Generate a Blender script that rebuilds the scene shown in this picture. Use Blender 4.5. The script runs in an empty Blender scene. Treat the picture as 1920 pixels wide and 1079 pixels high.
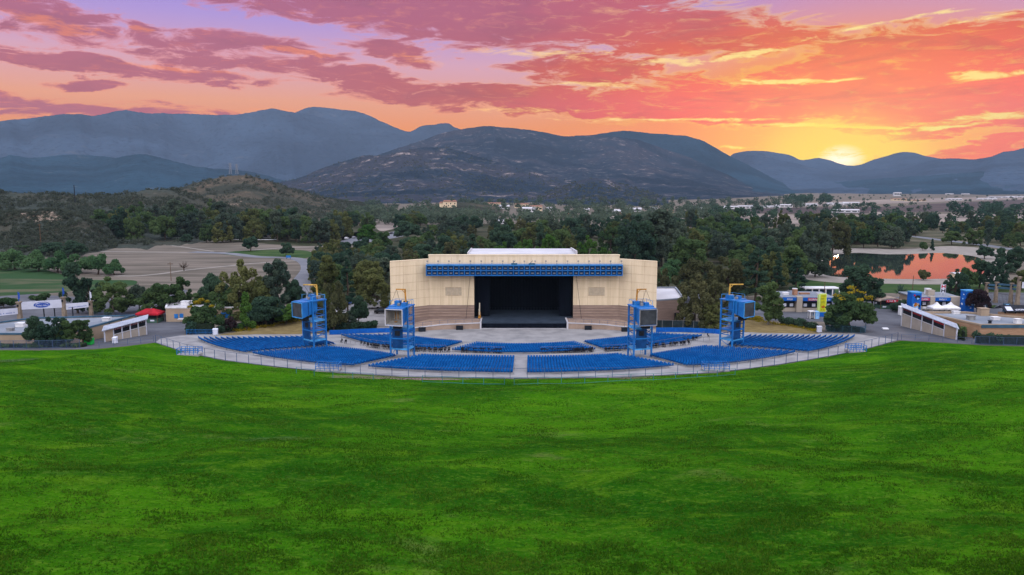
import bpy, bmesh, math, random
import numpy as np
from mathutils import Vector, Matrix
from mathutils.geometry import delaunay_2d_cdt

SC = bpy.context.scene
COL = SC.collection
random.seed(7)
RNG = np.random.default_rng(11)
rad = math.radians

# ------------------------------------------------------------------ camera
CAMZ, F, TH = 37.0, 1400.0, math.atan(190.0 / 1400.0)
cam_d = bpy.data.cameras.new("camera")
cam = bpy.data.objects.new("camera", cam_d)
COL.objects.link(cam)
cam.location = (0, 0, CAMZ)
cam.rotation_euler = (math.pi / 2 - TH, 0, 0)
cam_d.sensor_width = 36.0
cam_d.lens = 36.0 * F / 1920.0
cam_d.clip_start = 0.5
cam_d.clip_end = 60000
SC.camera = cam

# ------------------------------------------------------------------ render settings
SC.view_settings.view_transform = 'Standard'
SC.view_settings.look = 'None'
SC.view_settings.gamma = 1.0
SC.view_settings.exposure = 0.0
SC.render.engine = 'CYCLES'
SC.cycles.max_bounces = 5
SC.cycles.diffuse_bounces = 2
SC.cycles.glossy_bounces = 2
SC.cycles.transparent_max_bounces = 6
SC.cycles.volume_bounces = 1
SC.cycles.use_denoising = True
SC.cycles.sample_clamp_indirect = 6


def lin(r, g, b):
    def f(c):
        c /= 255.0
        return c / 12.92 if c <= 0.04045 else ((c + 0.055) / 1.055) ** 2.4
    return (f(r), f(g), f(b))


def ray(px, py):
    u, v = (px - 960.0) / F, (539.5 - py) / F
    return (u, math.cos(TH) + v * math.sin(TH), -math.sin(TH) + v * math.cos(TH))


def azel(px, py):
    d = ray(px, py)
    return math.degrees(math.atan2(d[0], d[1])), math.degrees(math.atan2(d[2], math.hypot(d[0], d[1])))


# ------------------------------------------------------------------ node helper
class NT:
    def __init__(self, tree):
        self.t = tree
        self.n = tree.nodes
        self.l = tree.links

    def node(self, typ, **kw):
        nd = self.n.new(typ)
        for k, v in kw.items():
            setattr(nd, k, v)
        return nd

    def put(self, sock, v):
        if hasattr(v, 'is_linked') or isinstance(v, bpy.types.NodeSocket):
            self.l.new(v, sock)
        else:
            if sock.type == 'RGBA' and not isinstance(v, (int, float)) and len(v) == 3:
                v = (*v, 1.0)
            sock.default_value = v

    def m(self, op, a, b=None, c=None, clamp=False):
        nd = self.node('ShaderNodeMath', operation=op, use_clamp=clamp)
        self.put(nd.inputs[0], a)
        if b is not None:
            self.put(nd.inputs[1], b)
        if c is not None:
            self.put(nd.inputs[2], c)
        return nd.outputs[0]

    def v(self, op, a, b=None):
        nd = self.node('ShaderNodeVectorMath', operation=op)
        self.put(nd.inputs[0], a)
        if b is not None:
            self.put(nd.inputs[1], b)
        return nd.outputs['Value'] if op in ('DOT_PRODUCT', 'LENGTH', 'DISTANCE') else nd.outputs[0]

    def mix(self, fac, a, b, blend='MIX'):
        nd = self.node('ShaderNodeMix', data_type='RGBA', blend_type=blend)
        self.put(nd.inputs[0], fac)
        self.put(nd.inputs[6], a)
        self.put(nd.inputs[7], b)
        return nd.outputs[2]

    def ss(self, x, lo, hi, a=0.0, b=1.0):
        nd = self.node('ShaderNodeMapRange', interpolation_type='SMOOTHSTEP')
        self.put(nd.inputs['Value'], x)
        nd.inputs['From Min'].default_value = lo
        nd.inputs['From Max'].default_value = hi
        nd.inputs['To Min'].default_value = a
        nd.inputs['To Max'].default_value = b
        return nd.outputs[0]

    def noise(self, vec, scale, detail=4, rough=0.55, dist=0.0, out='Fac'):
        nd = self.node('ShaderNodeTexNoise')
        self.put(nd.inputs['Vector'], vec)
        nd.inputs['Scale'].default_value = scale
        nd.inputs['Detail'].default_value = detail
        nd.inputs['Roughness'].default_value = rough
        nd.inputs['Distortion'].default_value = dist
        return nd.outputs[out]

    def mapping(self, vec, loc=(0, 0, 0), rot=(0, 0, 0), scale=(1, 1, 1), typ='POINT'):
        nd = self.node('ShaderNodeMapping', vector_type=typ)
        self.put(nd.inputs['Vector'], vec)
        nd.inputs['Location'].default_value = loc
        nd.inputs['Rotation'].default_value = rot
        nd.inputs['Scale'].default_value = scale
        return nd.outputs[0]

    def ramp(self, fac, stops):
        nd = self.node('ShaderNodeValToRGB')
        self.put(nd.inputs[0], fac)
        cr = nd.color_ramp
        while len(cr.elements) < len(stops):
            cr.elements.new(0.5)
        for e, (p, c) in zip(cr.elements, stops):
            e.position = p
            e.color = (*c, 1.0)
        return nd.outputs[0]


# ------------------------------------------------------------------ world: sunset sky (direction based)
SUN_AZ, SUN_EL = azel(1578, 298)


def build_world():
    w = bpy.data.worlds.new("World")
    SC.world = w
    w.use_nodes = True
    T = NT(w.node_tree)
    T.n.clear()
    d = T.v('NORMALIZE', T.node('ShaderNodeTexCoord').outputs['Generated'])
    sep = T.node('ShaderNodeSeparateXYZ')
    T.put(sep.inputs[0], d)
    az = T.m('MULTIPLY', T.m('ARCTAN2', sep.outputs[0], sep.outputs[1]), 57.29578)
    el = T.m('MULTIPLY', T.m('ARCSINE', sep.outputs[2]), 57.29578)
    comb = T.node('ShaderNodeCombineXYZ')
    T.put(comb.inputs[0], az)
    T.put(comb.inputs[1], el)
    P = comb.outputs[0]
    # distance to the sun in stretched degrees
    ds = T.v('LENGTH', T.mapping(P, (SUN_AZ, SUN_EL, 0), (0, 0, 0), (1.0, 0.62, 1), 'TEXTURE'))
    ds2 = T.v('LENGTH', T.mapping(P, (SUN_AZ, SUN_EL, 0), (0, 0, 0), (1.0, 1.0, 1), 'TEXTURE'))
    # clear sky
    eln = T.m('DIVIDE', el, 16.0, clamp=True)
    base = T.ramp(eln, [(0.0, lin(236, 134, 74)), (0.2, lin(234, 146, 96)), (0.38, lin(226, 160, 138)),
                        (0.55, lin(212, 164, 186)), (0.72, lin(176, 152, 214)), (0.9, lin(142, 134, 226)), (1.0, lin(128, 126, 226))])
    glow = T.ramp(T.m('DIVIDE', ds, 30.0, clamp=True),
                  [(0.0, lin(255, 240, 190)), (0.06, lin(255, 224, 60)), (0.2, lin(255, 184, 40)),
                   (0.42, lin(252, 150, 60)), (0.8, lin(240, 150, 110)), (1.0, lin(236, 150, 120))])
    gf = T.ss(ds, 5, 26, 1.0, 0.0)
    sky = T.mix(gf, base, glow)
    # clouds: warped stretched blobs
    wn = T.noise(T.mapping(P, (3.1, 1.7, 0), (0, 0, rad(-4)), (0.16, 0.5, 1)), 1.0, 7, 0.62, 0.4, 'Color')
    off = T.v('MULTIPLY', T.v('SUBTRACT', wn, (0.5, 0.5, 0.5)), (9.0, 2.4, 0))
    Q = T.v('ADD', P, off)
    fine = T.noise(T.mapping(P, (0, 0, 0), (0, 0, rad(-5)), (0.24, 0.95, 1)), 1.0, 10, 0.64, 0.9)
    BL = [(860, 14, 600, 66, 5, 1.2), (1240, 70, 310, 40, 3, 1.1), (440, 88, 175, 26, 3, .9), (170, 122, 330, 15, 3, .8), (470, 128, 200, 14, 4, .7),
          (680, 146, 300, 22, 8, 1.0), (1010, 188, 400, 26, 3, 1.1), (1380, 205, 420, 32, 2, 1.2), (850, 182, 140, 12, 2, .7),
          (1105, 134, 135, 30, 3, 1.1), (1690, 135, 310, 70, -8, 1.4), (1530, 185, 380, 48, 2, 1.2), (1800, 205, 260, 42, -2, 1.2),
          (80, 38, 105, 34, 6, .7), (150, 157, 82, 8, -2, .8), (380, 155, 38, 7, 0, .7), (90, 200, 370, 16, 1, .7),
          (1850, 285, 170, 20, -8, 1.2), (740, 98, 110, 18, 8, .7), (280, 57, 32, 8, 0, .5), (1480, 70, 150, 20, 2, .8),
          (1850, 52, 120, 14, -12, .7), (560, 118, 90, 18, 6, .7), (800, 108, 60, 14, 6, .6)]
    dens = None
    for (cx, cy, rx, ry, rot, st) in BL:
        a, e = azel(cx, cy)
        k = 24.4
        q = T.mapping(Q, (a, e, 0), (0, 0, rad(-rot)), (rx / k, ry / k, 1), 'TEXTURE')
        r2 = T.v('DOT_PRODUCT', q, q)
        b = T.m('MULTIPLY_ADD', r2, -st, st)
        dens = b if dens is None else T.m('MAXIMUM', dens, b)
    dens = T.m('MAXIMUM', dens, -0.6)
    dens = T.m('ADD', dens, T.m('MULTIPLY', T.m('SUBTRACT', fine, 0.5), 3.6))
    mask = T.ss(dens, -0.22, 0.55)
    thick = T.ss(dens, -0.15, 0.5)
    # cloud body colour and lit rims
    body = T.ramp(T.m('DIVIDE', ds2, 44.0, clamp=True),
                  [(0.0, lin(255, 150, 30)), (0.12, lin(252, 134, 44)), (0.26, lin(244, 110, 46)), (0.42, lin(216, 98, 74)),
                   (0.62, lin(186, 102, 108)), (1.0, lin(178, 108, 128))])
    upl = T.ss(el, 6.5, 13.5)
    body = T.mix(T.m('MULTIPLY', upl, 0.5), body, lin(168, 102, 142))
    tex = T.noise(T.mapping(P, (5, 2, 0), (0, 0, rad(-7)), (0.45, 2.1, 1)), 1.0, 9, 0.68, 0.8)
    tex2 = T.noise(T.mapping(P, (1, 8, 0), (0, 0, rad(-4)), (0.13, 0.62, 1)), 1.0, 6, 0.6, 0.5)
    rim = T.ramp(T.m('DIVIDE', ds2, 44.0, clamp=True),
                 [(0.0, lin(255, 244, 170)), (0.2, lin(255, 222, 110)), (0.38, lin(255, 214, 150)), (0.62, lin(250, 166, 130)), (1.0, lin(240, 140, 120))])
    body = T.mix(T.ss(tex, 0.50, 0.74, 0, 0.42), body, rim)
    body = T.mix(T.ss(tex2, 0.52, 0.30, 0, 0.30), body, T.mix(0.35, T.mix(0.5, body, (0, 0, 0)), lin(150, 110, 150)))
    cl = T.mix(thick, rim, body)
    sky = T.mix(T.m('MULTIPLY', mask, 0.96), sky, cl)
    # bright lit streaks close to the sun
    ST = [(1560, 239, 200, 4, 3, 1.0), (1300, 226, 260, 3, 1, .7), (1780, 240, 120, 4, -4, .9), (1390, 104, 100, 6, -8, .8), (1660, 46, 130, 4, -9, .6), (1830, 32, 55, 5, -6, .6),
          (1480, 152, 110, 5, 2, .9), (1870, 138, 110, 9, 4, .7), (1250, 117, 90, 8, 4, .7), (1850, 224, 140, 7, -4, .8), (1390, 275, 60, 4, 0, .5),
          (980, 100, 160, 9, 2, .5), (960, 205, 120, 5, 0, .45),
          (70, 40, 75, 15, 5, .9), (120, 62, 62, 8, 2, .8), (560, 98, 62, 8, 5, .9), (275, 57, 26, 7, 0, .9), (330, 130, 110, 4, 3, .6), (800, 112, 70, 6, 6, .6), (1110, 158, 90, 6, 3, .7), (520, 205, 90, 4, 0, .5)]
    sd = None
    Q2 = T.v('ADD', P, T.v('MULTIPLY', T.v('SUBTRACT', wn, (0.5, 0.5, 0.5)), (6.0, 1.0, 0)))
    for (cx, cy, rx, ry, rot, st) in ST:
        a, e = azel(cx, cy)
        q = T.mapping(Q2, (a, e, 0), (0, 0, rad(-rot)), (rx / 24.4, ry / 24.4, 1), 'TEXTURE')
        b = T.m('MULTIPLY_ADD', T.v('DOT_PRODUCT', q, q), -st, st)
        sd = b if sd is None else T.m('MAXIMUM', sd, b)
    sd = T.m('ADD', T.m('MAXIMUM', sd, -0.5), T.m('MULTIPLY', T.m('SUBTRACT', tex, 0.5), 3.4))
    sky = T.mix(T.m('MULTIPLY', T.ss(sd, 0.1, 0.9), T.ss(ds2, 12, 36, 0.8, 0.4)), sky, T.mix(T.ss(ds2, 20, 36), T.mix(T.ss(ds2, 4, 16), lin(255, 244, 150), lin(255, 222, 150)), lin(252, 150, 100)))
    # hot core where the sun sits
    sky = T.mix(T.ss(ds, 0.3, 7.0, 0.9, 0.0), sky, lin(255, 214, 50))
    sky = T.mix(T.m('MULTIPLY', T.ss(ds, 0.1, 2.2, 1.0, 0.0), T.ss(tex, 0.34, 0.52, 0.35, 1.0)), sky, (1.2, 1.05, 0.8))
    # the air in front of the sky (the haze box) veils it: give the sky the radiance that shows through as seen
    pl = T.m('MINIMUM', T.m('DIVIDE', HAZE_TOP - CAMZ, T.m('MAXIMUM', sep.outputs[2], 0.02)), HAZE_R * 1.03)
    tr = T.m('EXPONENT', T.m('MULTIPLY', pl, -HAZE_DENSITY))
    ins = T.v('SCALE', tuple(c * k for c, k in zip(HAZE_COL, HAZE_L)))
    T.put(ins.node.inputs['Scale'], T.m('SUBTRACT', 1.0, tr))
    raw = T.v('SUBTRACT', sky, ins)
    lack = T.node('ShaderNodeSeparateXYZ')
    T.put(lack.inputs[0], T.v('MAXIMUM', T.v('MULTIPLY', raw, (-1, -1, -1)), (0, 0, 0)))
    warm = T.v('SCALE', (0.30, 0.22, 0.0))
    T.put(warm.node.inputs['Scale'], lack.outputs[2])
    sk = T.v('ADD', T.v('MAXIMUM', raw, (0, 0, 0)), warm)
    sc_ = T.v('SCALE', sk)
    T.put(sc_.node.inputs['Scale'], T.m('DIVIDE', 1.0, tr))
    sky = sc_
    # the rest of the dome: unseen, brightened overhead and behind to add fill light
    dome = T.mix(T.ss(T.noise(T.v('MULTIPLY', d, (1, 1, 2)), 2.2, 5), 0.35, 0.7), (DOME[0] * .9, DOME[1] * .9, DOME[2] * .95), (DOME[0] * 1.1, DOME[1] * 1.08, DOME[2] * 1.05))
    dome = T.mix(T.ss(sep.outputs[1], 0.3, -0.5), dome, tuple(c * k for c, k in zip(DOME, (1.62, 1.5, 1.38))))
    up = T.ss(el, 15.0, 34.0)
    back = T.m('MULTIPLY', T.ss(sep.outputs[1], 0.45, -0.1), T.ss(el, 1.0, 12.0))
    sky = T.mix(T.m('MAXIMUM', up, back), sky, dome)
    sky = T.mix(T.ss(el, -0.5, -4.0), sky, (0.12, 0.13, 0.15))
    bg = T.node('ShaderNodeBackground')
    T.put(bg.inputs['Color'], sky)
    bg.inputs['Strength'].default_value = 1.0
    out = T.node('ShaderNodeOutputWorld')
    T.l.new(bg.outputs[0], out.inputs['Surface'])
    w.cycles.sampling_method = 'MANUAL'
    w.cycles.sample_map_resolution = 1024


HAZE_DENSITY = 6.2e-5
LK = 1.3
HAZE_COL = tuple(c / LK for c in (0.235, 0.318, 0.425))
HAZE_R, HAZE_TOP, HAZE_L = 10200.0, 1130.0, tuple(c * LK for c in (0.61, 0.63, 0.79))
DOME = (1.55 * LK, 1.62 * LK, 1.95 * LK)
build_world()

sun_d = bpy.data.lights.new("sun", 'SUN')
sun_d.energy = 0.5
sun_d.angle = rad(3.0)
sun_d.color = (1.0, 0.62, 0.32)
sun = bpy.data.objects.new("sun", sun_d)
COL.objects.link(sun)
_sd = Vector((math.sin(rad(SUN_AZ)) * math.cos(rad(3.2)), math.cos(rad(SUN_AZ)) * math.cos(rad(3.2)), math.sin(rad(3.2))))
sun.rotation_euler = _sd.to_track_quat('Z', 'Y').to_euler()
sun.location = (300, 700, 200)


# ------------------------------------------------------------------ terrain functions
def plane_pt(px, py, z):
    d = ray(px, py)
    t = (z - CAMZ) / d[2]
    return d[0] * t, d[1] * t


EDGE_PX = [(-260, 657), (0, 657), (100, 657), (180, 655), (235, 650), (292, 643), (350, 662), (420, 676), (520, 689), (620, 699),
           (760, 708), (960, 711), (1160, 709), (1340, 700), (1460, 685), (1560, 668), (1630, 653), (1685, 639), (1760, 643), (1840, 648), (1920, 650), (2180, 650)]
_e = [plane_pt(px, py, 4.0) for px, py in EDGE_PX]
EX = np.array([-30000, -600] + [p[0] for p in _e] + [600, 30000])
EY = np.array([_e[0][1]] * 2 + [p[1] for p in _e] + [_e[-1][1]] * 2)


def yb(x):
    return np.interp(x, EX, EY)


def ground(x, y):
    s = y - yb(x)
    return 4.0 * np.clip(1.0 - s / 50.0, 0.0, 1.0)


def G(px, py, h=0.0):
    z = h
    d = ray(px, py)
    for _ in range(60):
        t = (z - CAMZ) / d[2]
        x, y = d[0] * t, d[1] * t
        z = 0.5 * z + 0.5 * (float(ground(x, y)) + h)
    return x, y


def G3(px, py, h=0.0):
    x, y = G(px, py, h)
    return Vector((x, y, float(ground(x, y))))


def mpp(y):            # metres per photo pixel at depth y
    return (y * math.cos(TH) + 30 * math.sin(TH)) / F


# value noise for displacement
_H = RNG.random((256, 256))


def vnoise(x, y):
    xi, yi = np.floor(x).astype(int), np.floor(y).astype(int)
    fx, fy = x - xi, y - yi
    fx, fy = fx * fx * (3 - 2 * fx), fy * fy * (3 - 2 * fy)
    a, b = _H[xi & 255, yi & 255], _H[(xi + 1) & 255, yi & 255]
    c, e = _H[xi & 255, (yi + 1) & 255], _H[(xi + 1) & 255, (yi + 1) & 255]
    return (a * (1 - fx) + b * fx) * (1 - fy) + (c * (1 - fx) + e * fx) * fy


def fbm(x, y, o=5, g=0.5):
    s, a, t = 0, 1.0, 0
    for i in range(o):
        s = s + a * vnoise(x * 2 ** i + 17.3 * i, y * 2 ** i + 5.1 * i)
        t += a
        a *= g
    return s / t


# ------------------------------------------------------------------ object helpers
def tag(o, label=None, cat=None, group=None, kind=None):
    if label:
        o['label'] = label
    if cat:
        o['category'] = cat
    if group:
        o['group'] = group
    if kind:
        o['kind'] = kind
    return o


OFF = {}


def empty(name, loc, label, cat, group=None, rz=0.0):
    o = bpy.data.objects.new(name, None)
    COL.objects.link(o)
    o.location = loc
    o.rotation_euler = (0, 0, rz)
    o.empty_display_size = 1
    OFF[o.name] = Vector(loc)
    return tag(o, label, cat, group)


def link_mesh(name, me, mat, parent=None):
    o = bpy.data.objects.new(name, me)
    COL.objects.link(o)
    if mat is not None and not me.materials:
        for mm in (mat if isinstance(mat, (list, tuple)) else [mat]):
            me.materials.append(mm)
    if parent is not None:
        o.parent = parent
        OFF[o.name] = OFF.get(parent.name, Vector((0, 0, 0)))
    else:
        OFF[o.name] = Vector((0, 0, 0))
    return o


def np_mesh(name, V, Q, tint=None, smooth=False):
    """quads mesh from numpy arrays"""
    me = bpy.data.meshes.new(name)
    V = np.asarray(V, dtype=np.float32)
    Q = np.asarray(Q, dtype=np.int32)
    k = Q.shape[1]
    me.vertices.add(len(V))
    me.vertices.foreach_set('co', V.ravel())
    me.loops.add(Q.size)
    me.loops.foreach_set('vertex_index', Q.ravel())
    me.polygons.add(len(Q))
    me.polygons.foreach_set('loop_start', np.arange(0, Q.size, k, dtype=np.int32))
    me.polygons.foreach_set('loop_total', np.full(len(Q), k, dtype=np.int32))
    if smooth:
        me.polygons.foreach_set('use_smooth', np.ones(len(Q), dtype=bool))
    me.update(calc_edges=True)
    if tint is not None:
        at = me.attributes.new('tint', 'FLOAT', 'FACE')
        at.data.foreach_set('value', np.asarray(tint, dtype=np.float32))
    return me


class MB:
    def __init__(self):
        self.v, self.f, self.mi = [], [], []
        self.cur = 0

    def add(self, vs, fs):
        n = len(self.v)
        self.v += [tuple(p) for p in vs]
        self.f += [tuple(i + n for i in f) for f in fs]
        self.mi += [self.cur] * len(fs)
        return self

    def box(self, c, s, rz=0.0):
        hx, hy, hz = s[0] / 2, s[1] / 2, s[2] / 2
        ca, sa = math.cos(rz), math.sin(rz)
        vs = []
        for dz in (-hz, hz):
            for dx, dy in ((-hx, -hy), (hx, -hy), (hx, hy), (-hx, hy)):
                vs.append((c[0] + dx * ca - dy * sa, c[1] + dx * sa + dy * ca, c[2] + dz))
        return self.add(vs, [(3, 2, 1, 0), (4, 5, 6, 7), (0, 1, 5, 4), (1, 2, 6, 5), (2, 3, 7, 6), (3, 0, 4, 7)])

    def bx(self, x0, x1, y0, y1, z0, z1):
        return self.box(((x0 + x1) / 2, (y0 + y1) / 2, (z0 + z1) / 2), (x1 - x0, y1 - y0, z1 - z0))

    def bar(self, a, b, w=0.1, h=None, n=None):
        """square (or n-gon) bar from a to b"""
        a, b = Vector(a), Vector(b)
        h = w if h is None else h
        d = (b - a)
        if d.length < 1e-6:
            return self
        d.normalize()
        up = Vector((0, 0, 1)) if abs(d.z) < 0.95 else Vector((0, 1, 0))
        s = d.cross(up).normalized()
        u = s.cross(d).normalized()
        vs = []
        for p in (a, b):
            for i, j in ((-1, -1), (1, -1), (1, 1), (-1, 1)):
                vs.append(p + s * (i * w / 2) + u * (j * h / 2))
        return self.add(vs, [(3, 2, 1, 0), (4, 5, 6, 7), (0, 1, 5, 4), (1, 2, 6, 5), (2, 3, 7, 6), (3, 0, 4, 7)])

    def tube(self, pts, rs, n=6):
        pts = [Vector(p) for p in pts]
        base = len(self.v)
        rings = []
        for i, p in enumerate(pts):
            d = (pts[min(i + 1, len(pts) - 1)] - pts[max(i - 1, 0)]).normalized()
            up = Vector((0, 0, 1)) if abs(d.z) < 0.9 else Vector((1, 0, 0))
            s = d.cross(up).normalized()
            u = s.cross(d).normalized()
            rings.append([p + (s * math.cos(2 * math.pi * k / n) + u * math.sin(2 * math.pi * k / n)) * rs[i] for k in range(n)])
        vs = [q for r in rings for q in r]
        fs = []
        for i in range(len(pts) - 1):
            for k in range(n):
                k2 = (k + 1) % n
                fs.append((i * n + k, i * n + k2, (i + 1) * n + k2, (i + 1) * n + k))
        fs.append(tuple(range(n))[::-1])
        fs.append(tuple(range((len(pts) - 1) * n, len(pts) * n)))
        return self.add(vs, fs)

    def prism(self, poly, z0, z1):
        n = len(poly)
        z0 = z0 if isinstance(z0, (list, tuple)) else [z0] * n
        z1 = z1 if isinstance(z1, (list, tuple)) else [z1] * n
        vs = [(p[0], p[1], z0[i]) for i, p in enumerate(poly)] + [(p[0], p[1], z1[i]) for i, p in enumerate(poly)]
        ar = sum(poly[i][0] * poly[(i + 1) % n][1] - poly[(i + 1) % n][0] * poly[i][1] for i in range(n))
        o = list(range(n)) if ar > 0 else list(range(n))[::-1]
        fs = [tuple(reversed(o)), tuple(i + n for i in o)]
        for k in range(n):
            a, b = o[k], o[(k + 1) % n]
            fs.append((a, b, b + n, a + n))
        return self.add(vs, fs)

    def build(self, name, mat, parent=None, local=False, label=None):
        me = bpy.data.meshes.new(name)
        off = Vector((0, 0, 0))
        if parent is not None and not local:
            off = OFF.get(parent.name, off)
        me.from_pydata([(p[0] - off.x, p[1] - off.y, p[2] - off.z) for p in self.v], [], self.f)
        me.update()
        o = link_mesh(name, me, mat, parent)
        if isinstance(mat, (list, tuple)):
            me.polygons.foreach_set('material_index', np.array(self.mi, dtype=np.int32))
        if label:
            o['label'] = label
        return o


# ------------------------------------------------------------------ materials
MATS = {}


def mat(name, col, rough=0.7, var=0.15, scale=1.0, metal=0.0, spec=0.12, stretch=(1, 1, 1), bump=0.0, bscale=None, col2=None, thr=(0.35, 0.7), detail=5):
    if name in MATS:
        return MATS[name]
    col = tuple(c / LK for c in col)
    col2 = tuple(c / LK for c in col2) if col2 is not None else None
    m_ = bpy.data.materials.new(name)
    m_.use_nodes = True
    T = NT(m_.node_tree)
    b = T.n['Principled BSDF']
    tc = T.node('ShaderNodeTexCoord').outputs['Object']
    geo = T.node('ShaderNodeNewGeometry').outputs['Position']
    vec = T.mapping(geo, scale=stretch)
    nz = T.noise(vec, scale, detail, 0.6)
    c2 = col2 if col2 is not None else tuple(min(1, c * (1 + var * 1.6)) for c in col)
    c1 = col if col2 is not None else tuple(c * (1 - var) for c in col)
    colr = T.mix(T.ss(nz, thr[0], thr[1]), c1, c2)
    T.put(b.inputs['Base Color'], colr)
    b.inputs['Roughness'].default_value = rough
    b.inputs['Metallic'].default_value = metal
    b.inputs['Specular IOR Level'].default_value = spec if spec > .5 else spec * .5
    if bump:
        bp = T.node('ShaderNodeBump')
        bp.inputs['Strength'].default_value = 0.6
        bp.inputs['Distance'].default_value = bump
        T.put(bp.inputs['Height'], T.noise(vec, bscale or scale * 4, 4, 0.6))
        T.l.new(bp.outputs[0], b.inputs['Normal'])
    MATS[name] = m_
    return m_


def leaf_mat(name, col, col2, rnd=0.35):
    m_ = bpy.data.materials.new(name)
    m_.use_nodes = True
    T = NT(m_.node_tree)
    b = T.n['Principled BSDF']
    at = T.node('ShaderNodeAttribute', attribute_name='tint', attribute_type='GEOMETRY')
    oi = T.node('ShaderNodeObjectInfo')
    f = T.m('ADD', T.m('MULTIPLY', at.outputs['Fac'], 0.8), T.m('MULTIPLY', T.m('SUBTRACT', oi.outputs['Random'], 0.5), rnd * 2), clamp=True)
    c = T.mix(f, col, col2)
    T.put(b.inputs['Base Color'], c)
    b.inputs['Roughness'].default_value = 0.75
    b.inputs['Specular IOR Level'].default_value = 0.0
    tl = T.node('ShaderNodeBsdfTranslucent')
    T.put(tl.inputs['Color'], c)
    mx = T.node('ShaderNodeMixShader')
    mx.inputs[0].default_value = 0.5
    T.l.new(b.outputs[0], mx.inputs[1])
    T.l.new(tl.outputs[0], mx.inputs[2])
    T.l.new(mx.outputs[0], T.n['Material Output'].inputs['Surface'])
    MATS[name] = m_
    return m_

# ------------------------------------------------------------------ ground sheets
def build_ground():
    xs = np.unique(np.concatenate([EX, np.linspace(-600, 600, 81), [-20000, -8000, -3000, -1500, 1500, 3000, 8000, 20000]]))
    ss_ = np.array([-0.8, 0, 10, 20, 30, 40, 50, 60, 80, 120, 200, 350, 600, 1000, 2000, 4500, 9000, 16000], dtype=float)
    X, S = np.meshgrid(xs, ss_)
    Y = yb(X) + S
    Z = ground(X, Y)
    V = np.stack([X, Y, Z], -1).reshape(-1, 3)
    n = len(xs)
    Q = [(j * n + i, j * n + i + 1, (j + 1) * n + i + 1, (j + 1) * n + i) for j in range(len(ss_) - 1) for i in range(n - 1)]
    g = link_mesh('ground', np_mesh('ground', V, Q), M_dry)
    g['kind'] = 'structure'
    # the lawn: a grass bank rising from the walkway edge to well behind the camera
    xs = np.unique(np.concatenate([np.array([x for x in EX if abs(x) < 500]), np.linspace(-230, 230, 461)]))
    ss_ = np.concatenate([[0], np.linspace(0.25, 190, 340)])
    X, S = np.meshgrid(xs, ss_)
    Y = yb(X) * 1.0 - S
    Z = lawn_z(X, Y)
    V = np.stack([X, Y, Z], -1).reshape(-1, 3)
    n = len(xs)
    Q = [((j + 1) * n + i, (j + 1) * n + i + 1, j * n + i + 1, j * n + i) for j in range(len(ss_) - 1) for i in range(n - 1)]
    me = np_mesh('lawn', V, Q, smooth=True)
    at = me.attributes.new('edge', 'FLOAT', 'POINT')
    at.data.foreach_set('value', S.astype(np.float32).ravel())
    g = link_mesh('lawn', me, M_lawn)
    g['kind'] = 'structure'


def lawn_z(X, Y):
    S = np.maximum(yb(X) - Y, 0)
    bump = (fbm(X * 0.045, Y * 0.075, 4) - 0.5) * 2.2 + (fbm(X * 0.22, Y * 0.3, 3) - 0.5) * 0.5 + (fbm(X * 0.8 + 9, Y * 0.9, 2) - 0.5) * 0.16
    return 4.02 + 0.125 * S + bump * np.clip(S / 12, 0, 1) - 0.02 * np.clip(np.abs(X) - 60, 0, 200) * np.clip(S / 30, 0, 1) * 0.5


def poly_area(p):
    return sum(p[i][0] * p[(i + 1) % len(p)][1] - p[(i + 1) % len(p)][0] * p[i][1] for i in range(len(p))) / 2


def sheet(name, pts, m, dz=0.03, kind='structure', sub=False):
    """a thin sheet laid on the ground; pts are world xy"""
    if poly_area(pts) < 0:
        pts = pts[::-1]
    n = len(pts)
    r_ = delaunay_2d_cdt([Vector(p) for p in pts], [], [list(range(n))], 1, 1e-3)
    bm = bmesh.new()
    bv = [bm.verts.new((p[0], p[1], 0)) for p in r_[0]]
    for f_ in r_[2]:
        try:
            bm.faces.new([bv[i] for i in f_])
        except ValueError:
            pass
    bmesh.ops.recalc_face_normals(bm, faces=bm.faces[:])
    for f_ in bm.faces:
        if f_.normal.z < 0:
            f_.normal_flip()
    sloped = any(float(ground(p[0], p[1])) > 0.001 for p in pts)
    if sloped or sub:
        x0, x1 = min(p[0] for p in pts), max(p[0] for p in pts)
        y0, y1 = min(p[1] for p in pts), max(p[1] for p in pts)
        st = 3.0
        for ax, a, b in ((0, x0, x1), (1, y0, min(y1, 215))):
            c = a + st
            while c < b:
                co = [0, 0, 0]
                no = [0, 0, 0]
                co[ax], no[ax] = c, 1
                bmesh.ops.bisect_plane(bm, geom=bm.verts[:] + bm.edges[:] + bm.faces[:], plane_co=co, plane_no=no)
                c += st
    for v in bm.verts:
        v.co.z = float(ground(v.co.x, v.co.y)) + dz
    me = bpy.data.meshes.new(name)
    bm.to_mesh(me)
    bm.free()
    o = link_mesh(name, me, m)
    if kind:
        o['kind'] = kind
    return o


def psheet(name, px, m, dz=0.03, **k):
    return sheet(name, [G(*p) for p in px], m, dz, **k)


def smooth_px(px, n=6, closed=True):
    """Catmull-Rom through pixel points"""
    out = []
    N = len(px)
    for i in range(N if closed else N - 1):
        if closed:
            p0, p1, p2, p3 = px[i - 1], px[i], px[(i + 1) % N], px[(i + 2) % N]
        else:
            p0, p1, p2, p3 = px[max(i - 1, 0)], px[i], px[i + 1], px[min(i + 2, N - 1)]
        for k in range(n):
            t = k / n
            out.append(tuple(0.5 * (2 * b + (c - a) * t + (2 * a - 5 * b + 4 * c - e) * t * t + (3 * b - a - 3 * c + e) * t ** 3) for a, b, c, e in zip(p0, p1, p2, p3)))
    if not closed:
        out.append(px[-1])
    return out


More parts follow.
